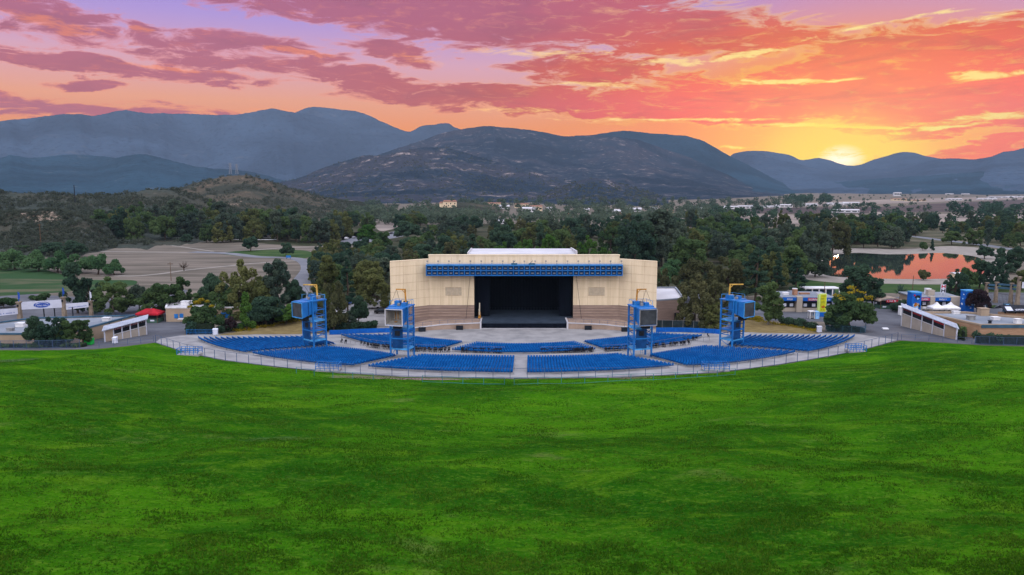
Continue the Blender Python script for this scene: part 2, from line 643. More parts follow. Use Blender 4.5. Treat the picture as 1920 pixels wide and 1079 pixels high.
def pathsheet(name, px, width, m, dz=0.05):
    """a road or path following pixel points, constant width in metres"""
    pts = [Vector(G(*p)) for p in smooth_px(px, 6, False)]
    L, R = [], []
    for i, p in enumerate(pts):
        d = (pts[min(i + 1, len(pts) - 1)] - pts[max(i - 1, 0)]).normalized()
        s = Vector((-d.y, d.x)) * width / 2
        L.append(p + s)
        R.append(p - s)
    V, Q = [], []
    for a, b in zip(L, R):
        V += [(a.x, a.y, float(ground(a.x, a.y)) + dz), (b.x, b.y, float(ground(b.x, b.y)) + dz)]
    for i in range(len(pts) - 1):
        Q.append((2 * i, 2 * i + 1, 2 * i + 3, 2 * i + 2))
    o = link_mesh(name, np_mesh(name, V, Q), m)
    o['kind'] = 'structure'
    return o


M_lawn = None


def make_lawn_mat():
    m_ = bpy.data.materials.new('lawn_grass')
    m_.use_nodes = True
    T = NT(m_.node_tree)
    b = T.n['Principled BSDF']
    p = T.node('ShaderNodeNewGeometry').outputs['Position']
    big = T.noise(T.mapping(p, scale=(0.024, 0.05, 0.05)), 1.0, 5, 0.6, 0.8)
    mid = T.noise(T.mapping(p, rot=(0, 0, .12), scale=(0.085, 0.19, 0.2)), 1.0, 7, 0.66, 1.2)
    fin = T.noise(T.mapping(p, scale=(0.55, 1.0, 1.0)), 1.0, 7, 0.74, 0.6)
    mic = T.noise(T.mapping(p, scale=(2.6, 3.4, 3.0)), 1.0, 5, 0.8)
    c = T.mix(T.ss(big, 0.38, 0.62), (0.0109, 0.0700, 0.0020), (0.0348, 0.1372, 0.0023))
    c = T.mix(T.ss(mid, 0.50, 0.68, 0, .6), c, (0.0725, 0.1750, 0.0040))
    c = T.mix(T.ss(mid, 0.46, 0.30, 0, .65), c, (0.0080, 0.0476, 0.0025))
    c = T.mix(T.ss(fin, 0.52, 0.70, 0, .6), c, (0.0899, 0.1820, 0.0090))
    c = T.mix(T.ss(fin, 0.47, 0.31, 0, .55), c, (0.0065, 0.0476, 0.0027))
    dry = T.noise(T.mapping(p, loc=(9, 4, 0), scale=(0.0870, 0.1540, 0.0900)), 1.0, 8, 0.74)
    c = T.mix(T.ss(dry, 0.57, 0.72, 0, .5), c, (0.1232, 0.1540, 0.0306))
    c = T.mix(T.ss(mic, 0.50, 0.68, 0, .5), c, (0.1044, 0.2100, 0.0144))
    c = T.mix(T.ss(mic, 0.47, 0.33, 0, .5), c, (0.0043, 0.0308, 0.0018))
    # worn and bare places below the fence, and a trodden strip along the kerb
    edge = T.node('ShaderNodeAttribute', attribute_name='edge', attribute_type='GEOMETRY').outputs['Fac']
    wn = T.noise(T.mapping(p, scale=(.5, .8, .8)), 1.0, 6, .7)
    for (px, py, rx, ry, col, st) in ((690, 708, 7.5, 2.2, (0.13, 0.125, 0.055), .8), (800, 711, 8.5, 1.3, (0.20, 0.135, 0.095), 1.0), (1190, 709, 4, 1.2, (0.15, 0.11, 0.07), .7), (20, 690, 8, 3, (0.08, 0.10, 0.05), .4), (520, 930, 4, 1.5, (0.07, 0.12, 0.03), .4)):
        x, y = plane_pt(px, py, 4.3)
        r2 = T.v('LENGTH', T.mapping(p, (x, y, 0), (0, 0, 0), (rx, ry, 400), 'TEXTURE'))
        m2 = T.ss(T.m('ADD', r2, T.m('MULTIPLY', T.m('SUBTRACT', wn, .5), 2.2)), 1.1, .55, 0, st)
        c = T.mix(m2, c, col)
    c = T.mix(T.ss(T.m('ADD', edge, T.m('MULTIPLY', T.m('SUBTRACT', wn, .5), 4.0)), 0.7, 0.1, 0, .75), c, (0.13, 0.115, 0.06))
    T.put(b.inputs['Base Color'], T.v('MULTIPLY', c, (1.12 / LK, 1.06 / LK, 1.5 / LK)))
    b.inputs['Roughness'].default_value = 0.9
    b.inputs['Specular IOR Level'].default_value = 0.0
    bp = T.node('ShaderNodeBump')
    bp.inputs['Strength'].default_value = 0.9
    bp.inputs['Distance'].default_value = 0.35
    T.put(bp.inputs['Height'], T.m('ADD', T.m('MULTIPLY', mic, 0.6), fin))
    T.l.new(bp.outputs[0], b.inputs['Normal'])
    return m_


def make_hill_mat(name, dark, light, scale, thr=(0.55, 0.72), spk=0.8, tan=None):
    dark, light = tuple(c / LK for c in dark), tuple(c / LK for c in light)
    tan = tuple(c / LK for c in tan) if tan else None
    m_ = bpy.data.materials.new(name)
    m_.use_nodes = True
    T = NT(m_.node_tree)
    b = T.n['Principled BSDF']
    p = T.node('ShaderNodeNewGeometry').outputs['Position']
    a = T.noise(T.mapping(p, scale=(scale, scale, scale * 2.2)), 1.0, 5, 0.6, 0.6)
    f = T.noise(T.mapping(p, scale=(scale * 7, scale * 7, scale * 12)), 1.0, 6, 0.68)
    g = T.noise(T.mapping(p, scale=(scale * 28, scale * 28, scale * 40)), 1.0, 3, 0.7)
    c = T.mix(T.ss(a, 0.35, 0.65), dark, tuple(x * 1.7 for x in dark))
    if tan:
        c = T.mix(T.ss(a, 0.46, 0.6, 0, .8), c, tan)
    msk = T.m('MULTIPLY', T.ss(f, thr[0], thr[1]), T.ss(a, 0.36, 0.6, .15, 1))
    c = T.mix(T.m('MULTIPLY', T.m('MULTIPLY', msk, spk), T.ss(g, 0.4, 0.62, .25, 1)), c, light)
    c = T.mix(T.ss(g, 0.5, 0.3, 0, .7), c, tuple(x * 0.5 for x in dark))
    T.put(b.inputs['Base Color'], c)
    b.inputs['Roughness'].default_value = 0.95
    b.inputs['Specular IOR Level'].default_value = 0.0
    bp = T.node('ShaderNodeBump')
    bp.inputs['Strength'].default_value = 1.0
    bp.inputs['Distance'].default_value = 0.5 / scale * 0.05
    T.put(bp.inputs['Height'], f)
    T.l.new(bp.outputs[0], b.inputs['Normal'])
    return m_


def hill(name, ridge, D, Db, m, amp=0.25, gul=14.0, step=4, rows=46, wig=0.0, dvar=0.12, label=None):
    ridge = sorted(ridge)
    px = np.arange(ridge[0][0], ridge[-1][0] + 1, step, dtype=float)
    rp = smooth_px(ridge, 8, False)
    py = np.interp(px, [q[0] for q in rp], [q[1] for q in rp])
    py = py + (fbm(px * 0.05 + D, px * 0 + 3.3, 4) - 0.5) * wig + (fbm(px * 0.3 + D, px * 0 + 7.7, 3) - 0.5) * wig * 0.5
    azs = np.array([math.atan2(ray(a, b_)[0], ray(a, b_)[1]) for a, b_ in zip(px, py)])
    els = np.array([math.radians(azel(a, b_)[1]) for a, b_ in zip(px, py)])
    Dr = D * (1 + (fbm(px * 0.008 + D * .01, px * 0 + 1.1, 3) - 0.5) * 2 * dvar)
    zr = CAMZ + np.tan(els) * Dr
    edge = np.clip(np.minimum(px - px[0], px[-1] - px) / 46.0, 0, 1)
    edge = edge * edge * (3 - 2 * edge)
    tap = np.clip(np.minimum(px - px[0], px[-1] - px) / (0.28 * (px[-1] - px[0])), 0, 1)
    zr = np.maximum(zr, -2.0) * edge - 3.0 * (1 - edge)
    els = np.arctan2(zr - CAMZ, Dr)
    T_ = np.concatenate([np.linspace(0, 1, rows), [1.05, 1.15, 1.35]])
    V = []
    for t in T_:
        if t <= 1:
            Dbv = Db * (1 + (fbm(px * .02 + D, px * 0 + 5.5, 4) - .5) * .22)
            Dbv = Dbv + (Dr - Dbv) * .85 * (1 - tap) ** 2
            d = Dbv + (Dr - Dbv) * t
            base = 0.45 * t + 0.55 * t * t
            gx = azs * Dr / (D * 0.07)
            rid = np.abs(fbm(gx * 1.2 + t * 0.8, t * 2.3 + gx * 0.25 + D, 5) - 0.5) * 2
            # limit so that the ridge stays the skyline
            z = zr * base * (1 - amp * (1 - rid) * (1 - t) ** 0.6 * min(1, t * 4)) + zr * amp * 0.5 * (fbm(gx * 3, t * 7 + D, 4) - .5) * t * (1 - t) * 1.6
            lim = CAMZ + np.tan(els - 0.0006) * d if t < 0.97 else zr * 10
            z = np.minimum(z, np.maximum(lim, -2)) if t < 0.97 else z
        else:
            d = Dr * (1 + (t - 1) * 0.8)
            z = zr * (1 - (t - 1) * 2.2)
        z = np.where(t == 0, -1.0, z)
        V.append(np.stack([np.sin(azs) * d, np.cos(azs) * d, z], -1))
    n = len(px)
    V = np.concatenate(V)
    Q = [(j * n + i, j * n + i + 1, (j + 1) * n + i + 1, (j + 1) * n + i) for j in range(len(T_) - 1) for i in range(n - 1)]
    o = link_mesh(name, np_mesh(name, V, Q, smooth=True), m)
    o['kind'] = 'structure'
    return o


M_dry = mat('dry_meadow', (0.088, 0.080, 0.064), .95, scale=0.06, col2=(0.160, 0.138, 0.115), stretch=(0.4, 2.4, 1), spec=.05, detail=10, thr=(.36, .64))
M_lawn = make_lawn_mat()
build_ground()

M_conc = mat('walkway_concrete', (0.17, 0.172, 0.178), .85, scale=0.22, col2=(0.27, 0.268, 0.27), stretch=(1, 1, 1), thr=(.3, .66), spec=.2, detail=8)
M_floor = mat('stage_floor_concrete', (0.17, 0.175, 0.182), .8, scale=0.2, col2=(0.235, 0.235, 0.24), spec=.2, detail=8)
M_asph = mat('plaza_asphalt', (0.065, 0.070, 0.083), .85, scale=0.12, col2=(0.105, 0.112, 0.127), spec=.2, detail=8)
M_road = mat('road_asphalt', (0.12, 0.13, 0.15), .85, scale=0.1, col2=(0.16, 0.168, 0.185), spec=.2)
M_path = mat('dirt_path', (0.20, 0.185, 0.165), .95, scale=0.2, col2=(0.26, 0.24, 0.215), spec=.05)
M_pale = mat('pale_valley_soil', (0.17, 0.145, 0.13), .95, scale=0.012, col2=(0.27, 0.23, 0.20), stretch=(.4, 1.2, 1), spec=.05)
M_grassg = mat('park_grass', (0.022, 0.055, 0.016), .95, scale=0.08, col2=(0.055, 0.085, 0.03), spec=.05, detail=8, stretch=(.6, 1.6, 1))
M_grass2 = mat('meadow_grass', (0.024, 0.058, 0.022), .95, scale=0.035, col2=(0.105, 0.098, 0.062), spec=.05, detail=8, stretch=(.5, 2.2, 1), thr=(.46, .66))
M_under = mat('woodland_floor', (0.03, 0.036, 0.02), .95, scale=0.05, col2=(0.09, 0.08, 0.055), spec=.05, detail=8, thr=(.4, .75))
M_ochre = mat('dry_ochre_grass', (0.14, 0.105, 0.045), .95, scale=0.5, col2=(0.20, 0.155, 0.07), spec=.05, detail=8)
M_brown = mat('dark_brown_field', (0.05, 0.042, 0.045), .95, scale=0.01, col2=(0.085, 0.07, 0.066), spec=.05, detail=8, stretch=(.3, 1.2, 1))
M_bare = mat('bare_earth', (0.22, 0.15, 0.11), .95, scale=.5, col2=(0.28, 0.2, 0.15), spec=.05)

# bowl: walkway and floor concrete
_edge = [(p[0], p[1]) for p in EDGE_PX if 250 < p[0] < 1690]
_edge = [(a, b - 0.15) for a, b in _edge]
psheet('concrete_walkway', _edge + [(1600, 626), (1500, 624), (1400, 624), (1320, 620), (1240, 614), (1180, 610), (790, 610), (700, 614), (640, 620), (560, 626), (460, 627), (372, 628), (300, 636)], M_conc, 0.08, sub=True)
# plazas
psheet('left_plaza_pavement', [(-260, 656.5), (0, 656.5), (100, 656.5), (180, 654.5), (235, 649.5), (292, 642.5), (340, 632), (374, 627), (352, 604), (340, 560), (352, 545), (330, 540), (280, 556), (180, 560), (60, 552), (-200, 560)], M_asph, 0.04, sub=True)
psheet('right_plaza_pavement', [(2180, 649.5), (1920, 649.5), (1840, 647.5), (1760, 642.5), (1685, 638.5), (1606, 627), (1580, 606), (1430, 600), (1400, 590), (1420, 566), (1520, 552), (1640, 562), (1760, 550), (1850, 548), (1960, 544), (2180, 546)], M_asph, 0.04, sub=True)
psheet('service_yard_pavement', [(560, 606), (600, 596), (650, 566), (760, 560), (800, 560), (800, 606), (740, 612), (700, 612)], M_conc, 0.05, sub=True)
psheet('rear_yard_pavement', [(1235, 600), (1232, 560), (1240, 548), (1300, 545), (1330, 560), (1290, 600)], M_asph, 0.05, sub=True)
psheet('ochre_bank_west', [(404, 630), (455, 622), (500, 612), (545, 603), (600, 600), (640, 604), (640, 618), (600, 627), (480, 628)], M_ochre, 0.12, sub=True)
psheet('ochre_bank_east', [(1538, 627), (1500, 616), (1450, 606), (1400, 598), (1330, 600), (1320, 612), (1380, 622), (1420, 625)], M_ochre, 0.12, sub=True)
# park behind
psheet('meadow', smooth_px([(-260, 500), (20, 497), (105, 512), (150, 524), (250, 526), (240, 538), (150, 545), (60, 552), (-260, 566)]), M_grass2, 0.05)
psheet('woodland_floor', smooth_px([(600, 520), (700, 484), (640, 448), (720, 428), (900, 420), (1100, 424), (1300, 430), (1560, 428), (1590, 462), (1545, 470), (1500, 520), (1480, 545), (1330, 560), (1240, 545), (1000, 540), (720, 560), (640, 580), (590, 560)]), M_under, 0.03)
psheet('grove_floor', smooth_px([(180, 440), (300, 428), (500, 416), (640, 415), (690, 440), (600, 462), (420, 452), (250, 446)]), M_under, 0.03)
psheet('lake_park_floor', smooth_px([(1560, 462), (1580, 430), (1700, 423), (1850, 422), (1990, 424), (1990, 478), (1900, 470), (1780, 462), (1680, 466)]), mat('park_floor', (0.05, 0.055, 0.032), .95, scale=0.05, col2=(0.13, 0.115, 0.082), spec=.05, detail=8, thr=(.4, .7)), 0.03)
psheet('oval_lawn', smooth_px([(416, 475), (470, 470), (540, 469), (580, 472), (586, 480), (560, 486), (500, 484), (440, 480)]), M_grassg, 0.06)
pathsheet('park_road', [(360, 473), (430, 476), (480, 482), (540, 484), (570, 490), (580, 505), (566, 528), (560, 548), (570, 575)], 7.5, M_road, 0.08)
psheet('road_shoulder', smooth_px([(566, 496), (580, 492), (584, 505), (578, 518), (568, 512)]), M_bare, 0.07)
pathsheet('dirt_path', [(-80, 472), (120, 471), (260, 473), (360, 474), (430, 473), (520, 466), (600, 463)], 4.0, M_path, 0.05)
pathsheet('footpath', [(190, 517), (250, 518), (300, 514), (350, 507), (420, 500), (480, 494), (560, 489)], 3.2, M_path, 0.05)
pathsheet('field_track', [(160, 472), (220, 462), (265, 452), (250, 448)], 3.0, M_path, 0.06)
pathsheet('meadow_track', [(265, 455), (330, 462), (400, 472)], 2.2, M_path, 0.06)
pathsheet('lake_road', [(1500, 452), (1640, 446), (1700, 443), (1760, 450), (1830, 458), (1900, 468), (2000, 480)], 9, M_road, 0.06)
psheet('lake_lawn', smooth_px([(1500, 516), (1540, 514), (1700, 524), (1860, 528), (1960, 530), (1960, 548), (1800, 548), (1640, 550), (1500, 545)]), M_grassg, 0.05)
psheet('lake_shore', smooth_px([(1540, 474), (1600, 466), (1700, 468), (1780, 462), (1860, 468), (1920, 480), (1890, 500), (1860, 530), (1760, 534), (1640, 532), (1560, 530), (1500, 520), (1510, 490)]), M_path, 0.07)
# the lake
def water_mat():
    m_ = bpy.data.materials.new('lake_water')
    m_.use_nodes = True
    T = NT(m_.node_tree)
    b = T.n['Principled BSDF']
    b.inputs['Base Color'].default_value = (0.012, 0.020, 0.018, 1)
    b.inputs['Roughness'].default_value = 0.02
    b.inputs['IOR'].default_value = 1.6
    b.inputs['Specular IOR Level'].default_value = 1.0
    p = T.node('ShaderNodeNewGeometry').outputs['Position']
    bp = T.node('ShaderNodeBump')
    bp.inputs['Strength'].default_value = 0.25
    bp.inputs['Distance'].default_value = 0.012
    T.put(bp.inputs['Height'], T.noise(T.mapping(p, scale=(.5, 1.2, 1)), 1.0, 3))
    T.l.new(bp.outputs[0], b.inputs['Normal'])
    return m_
M_water = water_mat()
psheet('lake_water', smooth_px([(1530, 500), (1560, 482), (1600, 475), (1660, 477.5), (1710, 477), (1760, 475), (1800, 478), (1835, 484), (1850, 500), (1845, 518), (1780, 523), (1700, 524), (1620, 522), (1550, 517)]), M_water, 0.1)
psheet('pond_water', smooth_px([(1262, 510), (1300, 508), (1330, 514), (1320, 526), (1270, 528), (1250, 520)]), M_water, 0.1)
# valley floor beyond
psheet('valley_field', smooth_px([(1250, 412), (1400, 402), (1520, 404), (1640, 404), (1800, 402), (1960, 404), (1960, 420), (1760, 418), (1600, 424), (1420, 418)]), M_pale, 0.3)
psheet('brown_field', smooth_px([(1330, 396), (1500, 390), (1660, 388), (1800, 380), (1960, 376), (1960, 396), (1760, 398), (1560, 401), (1400, 400)]), M_brown, 0.25)
psheet('valley_strip', smooth_px([(1440, 384), (1600, 377), (1760, 372), (1960, 369), (1960, 373), (1760, 379), (1600, 385), (1480, 388)]), M_pale, 0.3)
psheet('hill_foot_soil', smooth_px([(1080, 408), (1180, 402), (1290, 404), (1250, 410), (1150, 414)]), M_pale, 0.3)
psheet('clearing', smooth_px([(705, 425), (720, 418), (745, 420), (742, 428), (715, 434)]), M_pale, 0.12)
psheet('parking_lot', smooth_px([(640, 452), (700, 440), (770, 432), (770, 440), (720, 450), (660, 458)]), M_road, 0.06)
pathsheet('valley_highway', [(1640, 398), (1655, 412), (1690, 422)], 14, M_pale, 0.35)

# ------------------------------------------------------------------ hills and mountains
H_far = make_hill_mat('far_range', (0.028, 0.046, 0.072), (0.10, 0.1, 0.1), 0.0006)  # base colour tinted blue for the look of distant haze
H_mid = make_hill_mat('mid_range', (0.014, 0.034, 0.052), (0.24, 0.23, 0.21), 0.0011, (0.6, 0.76), .8)  # blue in the albedo deepens the haze over this range
H_main = make_hill_mat('chaparral_hill', (0.015, 0.026, 0.040), (0.34, 0.28, 0.26), 0.0023, (0.54, 0.68), .8, (0.040, 0.042, 0.055))  # scrub green shifted to blue-grey, painting in some aerial haze
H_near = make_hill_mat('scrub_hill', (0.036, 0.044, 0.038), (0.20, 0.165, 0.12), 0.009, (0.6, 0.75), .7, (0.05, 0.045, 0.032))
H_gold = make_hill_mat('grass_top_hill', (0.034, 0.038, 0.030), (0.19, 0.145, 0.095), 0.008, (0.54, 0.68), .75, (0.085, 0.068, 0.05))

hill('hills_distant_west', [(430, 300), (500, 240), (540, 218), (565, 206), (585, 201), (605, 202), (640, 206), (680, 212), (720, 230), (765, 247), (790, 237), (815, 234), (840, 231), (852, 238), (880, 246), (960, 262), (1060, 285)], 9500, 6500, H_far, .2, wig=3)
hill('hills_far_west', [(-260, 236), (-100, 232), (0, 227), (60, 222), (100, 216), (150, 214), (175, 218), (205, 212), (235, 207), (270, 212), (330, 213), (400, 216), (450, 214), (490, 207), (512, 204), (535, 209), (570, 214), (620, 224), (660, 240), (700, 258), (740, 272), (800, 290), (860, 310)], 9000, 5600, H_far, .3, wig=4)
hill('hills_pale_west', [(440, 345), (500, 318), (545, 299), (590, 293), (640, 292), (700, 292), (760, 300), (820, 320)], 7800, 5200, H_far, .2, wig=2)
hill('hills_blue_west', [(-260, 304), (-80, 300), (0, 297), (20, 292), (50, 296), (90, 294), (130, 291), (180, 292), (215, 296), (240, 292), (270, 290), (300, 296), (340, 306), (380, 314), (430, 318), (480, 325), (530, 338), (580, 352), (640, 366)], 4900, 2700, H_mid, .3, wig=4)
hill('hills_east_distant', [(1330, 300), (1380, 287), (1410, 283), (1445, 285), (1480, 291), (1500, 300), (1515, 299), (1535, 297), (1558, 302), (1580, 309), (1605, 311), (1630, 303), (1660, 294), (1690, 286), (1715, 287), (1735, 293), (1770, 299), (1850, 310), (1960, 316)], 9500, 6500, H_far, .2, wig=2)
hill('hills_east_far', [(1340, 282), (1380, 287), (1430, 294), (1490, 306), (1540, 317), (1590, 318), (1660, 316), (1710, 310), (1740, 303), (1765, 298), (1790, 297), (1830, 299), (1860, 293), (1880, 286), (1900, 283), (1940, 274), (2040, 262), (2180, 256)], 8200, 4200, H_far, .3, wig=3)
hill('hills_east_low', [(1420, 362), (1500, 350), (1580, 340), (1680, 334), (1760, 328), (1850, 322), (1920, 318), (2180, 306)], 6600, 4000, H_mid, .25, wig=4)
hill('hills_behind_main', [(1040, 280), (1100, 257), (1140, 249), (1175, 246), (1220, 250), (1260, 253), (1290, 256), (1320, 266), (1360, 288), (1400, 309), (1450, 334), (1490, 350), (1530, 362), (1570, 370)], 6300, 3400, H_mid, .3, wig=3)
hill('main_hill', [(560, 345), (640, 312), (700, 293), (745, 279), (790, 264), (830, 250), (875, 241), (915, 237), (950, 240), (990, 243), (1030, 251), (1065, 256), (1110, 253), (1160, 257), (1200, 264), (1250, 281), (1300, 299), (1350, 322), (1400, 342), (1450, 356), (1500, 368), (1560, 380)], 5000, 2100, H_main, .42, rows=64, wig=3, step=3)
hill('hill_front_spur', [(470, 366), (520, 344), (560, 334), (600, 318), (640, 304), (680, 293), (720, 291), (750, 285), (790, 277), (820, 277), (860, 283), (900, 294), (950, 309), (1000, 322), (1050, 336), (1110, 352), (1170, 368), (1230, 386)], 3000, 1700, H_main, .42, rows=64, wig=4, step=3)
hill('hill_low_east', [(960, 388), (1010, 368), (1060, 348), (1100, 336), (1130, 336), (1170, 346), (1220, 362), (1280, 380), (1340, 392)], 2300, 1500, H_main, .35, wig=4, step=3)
hill('house_knoll', [(770, 398), (795, 389), (830, 380), (870, 380), (905, 384), (940, 392), (970, 402)], 1150, 980, H_gold, .2, wig=1, step=3, dvar=0.0)
hill('hill_grassy', [(250, 384), (310, 362), (350, 349), (390, 337), (430, 331), (465, 330), (500, 338), (540, 352), (590, 366), (650, 380), (720, 392), (800, 402)], 1300, 760, H_gold, .3, wig=4, step=3)
hill('hill_scrub_west', [(-300, 352), (-100, 357), (0, 361), (60, 364), (120, 366), (180, 367), (225, 366), (255, 359), (300, 356), (335, 359), (370, 370), (420, 386), (470, 402), (520, 414)], 800, 500, H_near, .3, wig=5, step=3)
hill('hill_scrub_front', [(-300, 398), (-100, 396), (0, 400), (50, 398), (110, 396), (160, 412), (210, 430), (250, 446)], 560, 455, H_near, .25, wig=4, step=3)

# haze: one closed box around the scene
def build_haze():
    m_ = bpy.data.materials.new('haze_air')
    m_.use_nodes = True
    T = NT(m_.node_tree)
    T.n.clear()
    vol = T.node('ShaderNodeVolumePrincipled')
    vol.inputs['Color'].default_value = (*HAZE_COL, 1)
    vol.inputs['Density'].default_value = HAZE_DENSITY
    vol.inputs['Anisotropy'].default_value = 0.0
    out = T.node('ShaderNodeOutputMaterial')
    T.l.new(vol.outputs[0], out.inputs['Volume'])
    b = MB().bx(-HAZE_R, HAZE_R, -300, HAZE_R, -3.5, HAZE_TOP)
    o = b.build('haze', m_)
    o['kind'] = 'stuff'
    m_.cycles.homogeneous_volume = True
build_haze()

# ------------------------------------------------------------------ materials for built things
M_cream = mat('cream_panel', (0.58, 0.475, 0.315), .75, scale=0.7, col2=(0.69, 0.575, 0.395), stretch=(1.3, 1.3, .1), spec=.25, detail=8, thr=(.3, .62))
M_joint = mat('panel_joint', (0.45, 0.355, 0.235), .9, .1)
M_block = mat('split_face_block', (0.20, 0.145, 0.122), .9, scale=0.8, col2=(0.26, 0.19, 0.16), stretch=(.4, .4, 3.0), spec=.1, bump=.05)
M_blockl = mat('pale_block', (0.27, 0.20, 0.155), .9, scale=0.5, col2=(0.34, 0.255, 0.2), spec=.1)
M_blue = mat('blue_steel', (0.006, 0.105, 0.34), .45, scale=0.6, col2=(0.010, 0.150, 0.44), spec=.4)
M_blued = mat('dark_blue_steel', (0.006, 0.045, 0.145), .5, .2, 0.8)
M_blue2 = mat('pale_blue_steel', (0.05, 0.24, 0.50), .5, .2, 0.8)
M_seat = mat('blue_seat_plastic', (0.001, 0.058, 0.225), .6, scale=.5, col2=(0.004, 0.100, 0.33), spec=.05, detail=6)
M_black = mat('black_cloth', (0.003, 0.0045, 0.009), .95, scale=.6, col2=(0.006, 0.009, 0.016), stretch=(2, 2, .1), spec=.05)
M_blackb = mat('black_paint', (0.010, 0.012, 0.018), .6, .3)
M_stage = mat('stage_deck', (0.022, 0.034, 0.052), .7, scale=.4, col2=(0.034, 0.05, 0.074), spec=.2)
M_white = mat('white_paint', (0.55, 0.56, 0.58), .6, .12, 0.5)
M_roofw = mat('white_roof_membrane', (0.42, 0.42, 0.45), .8, scale=.12, col2=(0.52, 0.52, 0.55), detail=8)
M_roofg = mat('grey_roof_membrane', (0.15, 0.175, 0.21), .85, scale=.12, col2=(0.23, 0.255, 0.29), detail=8)
M_tan = mat('tan_stucco', (0.27, 0.21, 0.15), .85, scale=.3, col2=(0.33, 0.26, 0.19), detail=8)
M_tanb = mat('tan_brick', (0.27, 0.165, 0.10), .9, scale=1.0, col2=(0.34, 0.215, 0.135), stretch=(.6, .6, 4), bump=.03)
M_stone = mat('column_stone', (0.16, 0.13, 0.10), .9, scale=.9, col2=(0.25, 0.205, 0.155), detail=6)
M_yellow = mat('yellow_crane_paint', (0.50, 0.31, 0.07), .5, .2, 1.0)
M_rust = mat('ochre_worn_paint', (0.36, 0.17, 0.03), .6, .35, 1.5)
M_grey = mat('grey_metal', (0.20, 0.205, 0.21), .5, .2, 1.0)
M_screen = mat('screen_face', (0.040, 0.046, 0.052), .45, .2, .8)
M_screenl = mat('housing_lining', (0.22, 0.21, 0.19), .7, .2, 1.0)
M_dark = mat('dark_opening', (0.012, 0.016, 0.022), .6, .3)
M_glass = mat('window_glass', (0.03, 0.05, 0.07), .12, .3, 1.0, spec=.6)
M_teal = mat('teal_trim', (0.035, 0.085, 0.13), .5, .2, .5)
M_fence = mat('fence_steel', (0.05, 0.085, 0.155), .5, .2, .5)
M_fencet = mat('teal_fence_steel', (0.03, 0.16, 0.17), .5, .2, .5)
M_red = mat('red_canvas', (0.30, 0.012, 0.022), .7, .2, .6)
M_redp = mat('red_paint', (0.33, 0.02, 0.03), .6, .2, .6)
M_yel = mat('yellow_vinyl', (0.42, 0.43, 0.015), .5, .08, .6)
M_lime = mat('lime_edge', (0.42, 0.55, 0.17), .5, .08, .6)
M_orange = mat('brown_orange_print', (0.30, 0.10, 0.012), .6, .3, 3)
M_green = mat('green_paint', (0.015, 0.30, 0.05), .5, .15, 1)
M_signw = mat('sign_white', (0.50, 0.53, 0.62), .5, .06, .5)
M_signb = mat('sign_blue', (0.02, 0.07, 0.33), .5, .1, .5)
M_bluevin = mat('blue_vinyl', (0.006, 0.085, 0.36), .45, .15, .5)
M_lightblue = mat('light_blue_print', (0.20, 0.40, 0.66), .5, .2, .8)
M_skin = mat('tan_print', (0.32, 0.22, 0.15), .6, .3, 2)
M_rubber = mat('tyre_rubber', (0.012, 0.012, 0.013), .8, .2)
M_wood = mat('brown_timber', (0.09, 0.055, 0.032), .85, .3, 2)
M_tile = mat('roof_tile', (0.20, 0.105, 0.075), .85, .25, 1)


def lettering(mb, a, ux, uz, w, h, n, seed=0, nrm=(0, -1, 0), d=0.02):
    """a line of small letter-like marks, w wide and h high, from point a along ux"""
    r = random.Random(seed)
    ux, uz, nv = Vector(ux).normalized(), Vector(uz).normalized(), Vector(nrm).normalized()
    a = Vector(a) + nv * d
    st = w / n
    for i in range(n):
        if r.random() < 0.13:
            continue
        o = a + ux * (i * st)
        cw = st * 0.72
        t = h * 0.22
        def q(x0, x1, z0, z1):
            p = [o + ux * x0 + uz * z0, o + ux * x1 + uz * z0, o + ux * x1 + uz * z1, o + ux * x0 + uz * z1]
            b = [v - nv * d * 0.9 for v in p]
            mb.add(p + b, [(0, 1, 2, 3), (1, 0, 4, 5), (2, 1, 5, 6), (3, 2, 6, 7), (0, 3, 7, 4)])
        k = r.randrange(4)
        q(0, cw * .3, 0, h)
        if k in (0, 1):
            q(cw * .3, cw, h - t, h)
        if k in (0, 2):
            q(cw * .3, cw, h * .4, h * .4 + t)
        if k in (1, 2, 3):
            q(cw * .3, cw, 0, t)
        if k in (0, 3):
            q(cw * .7, cw, t, h * .4 if k == 0 else h)


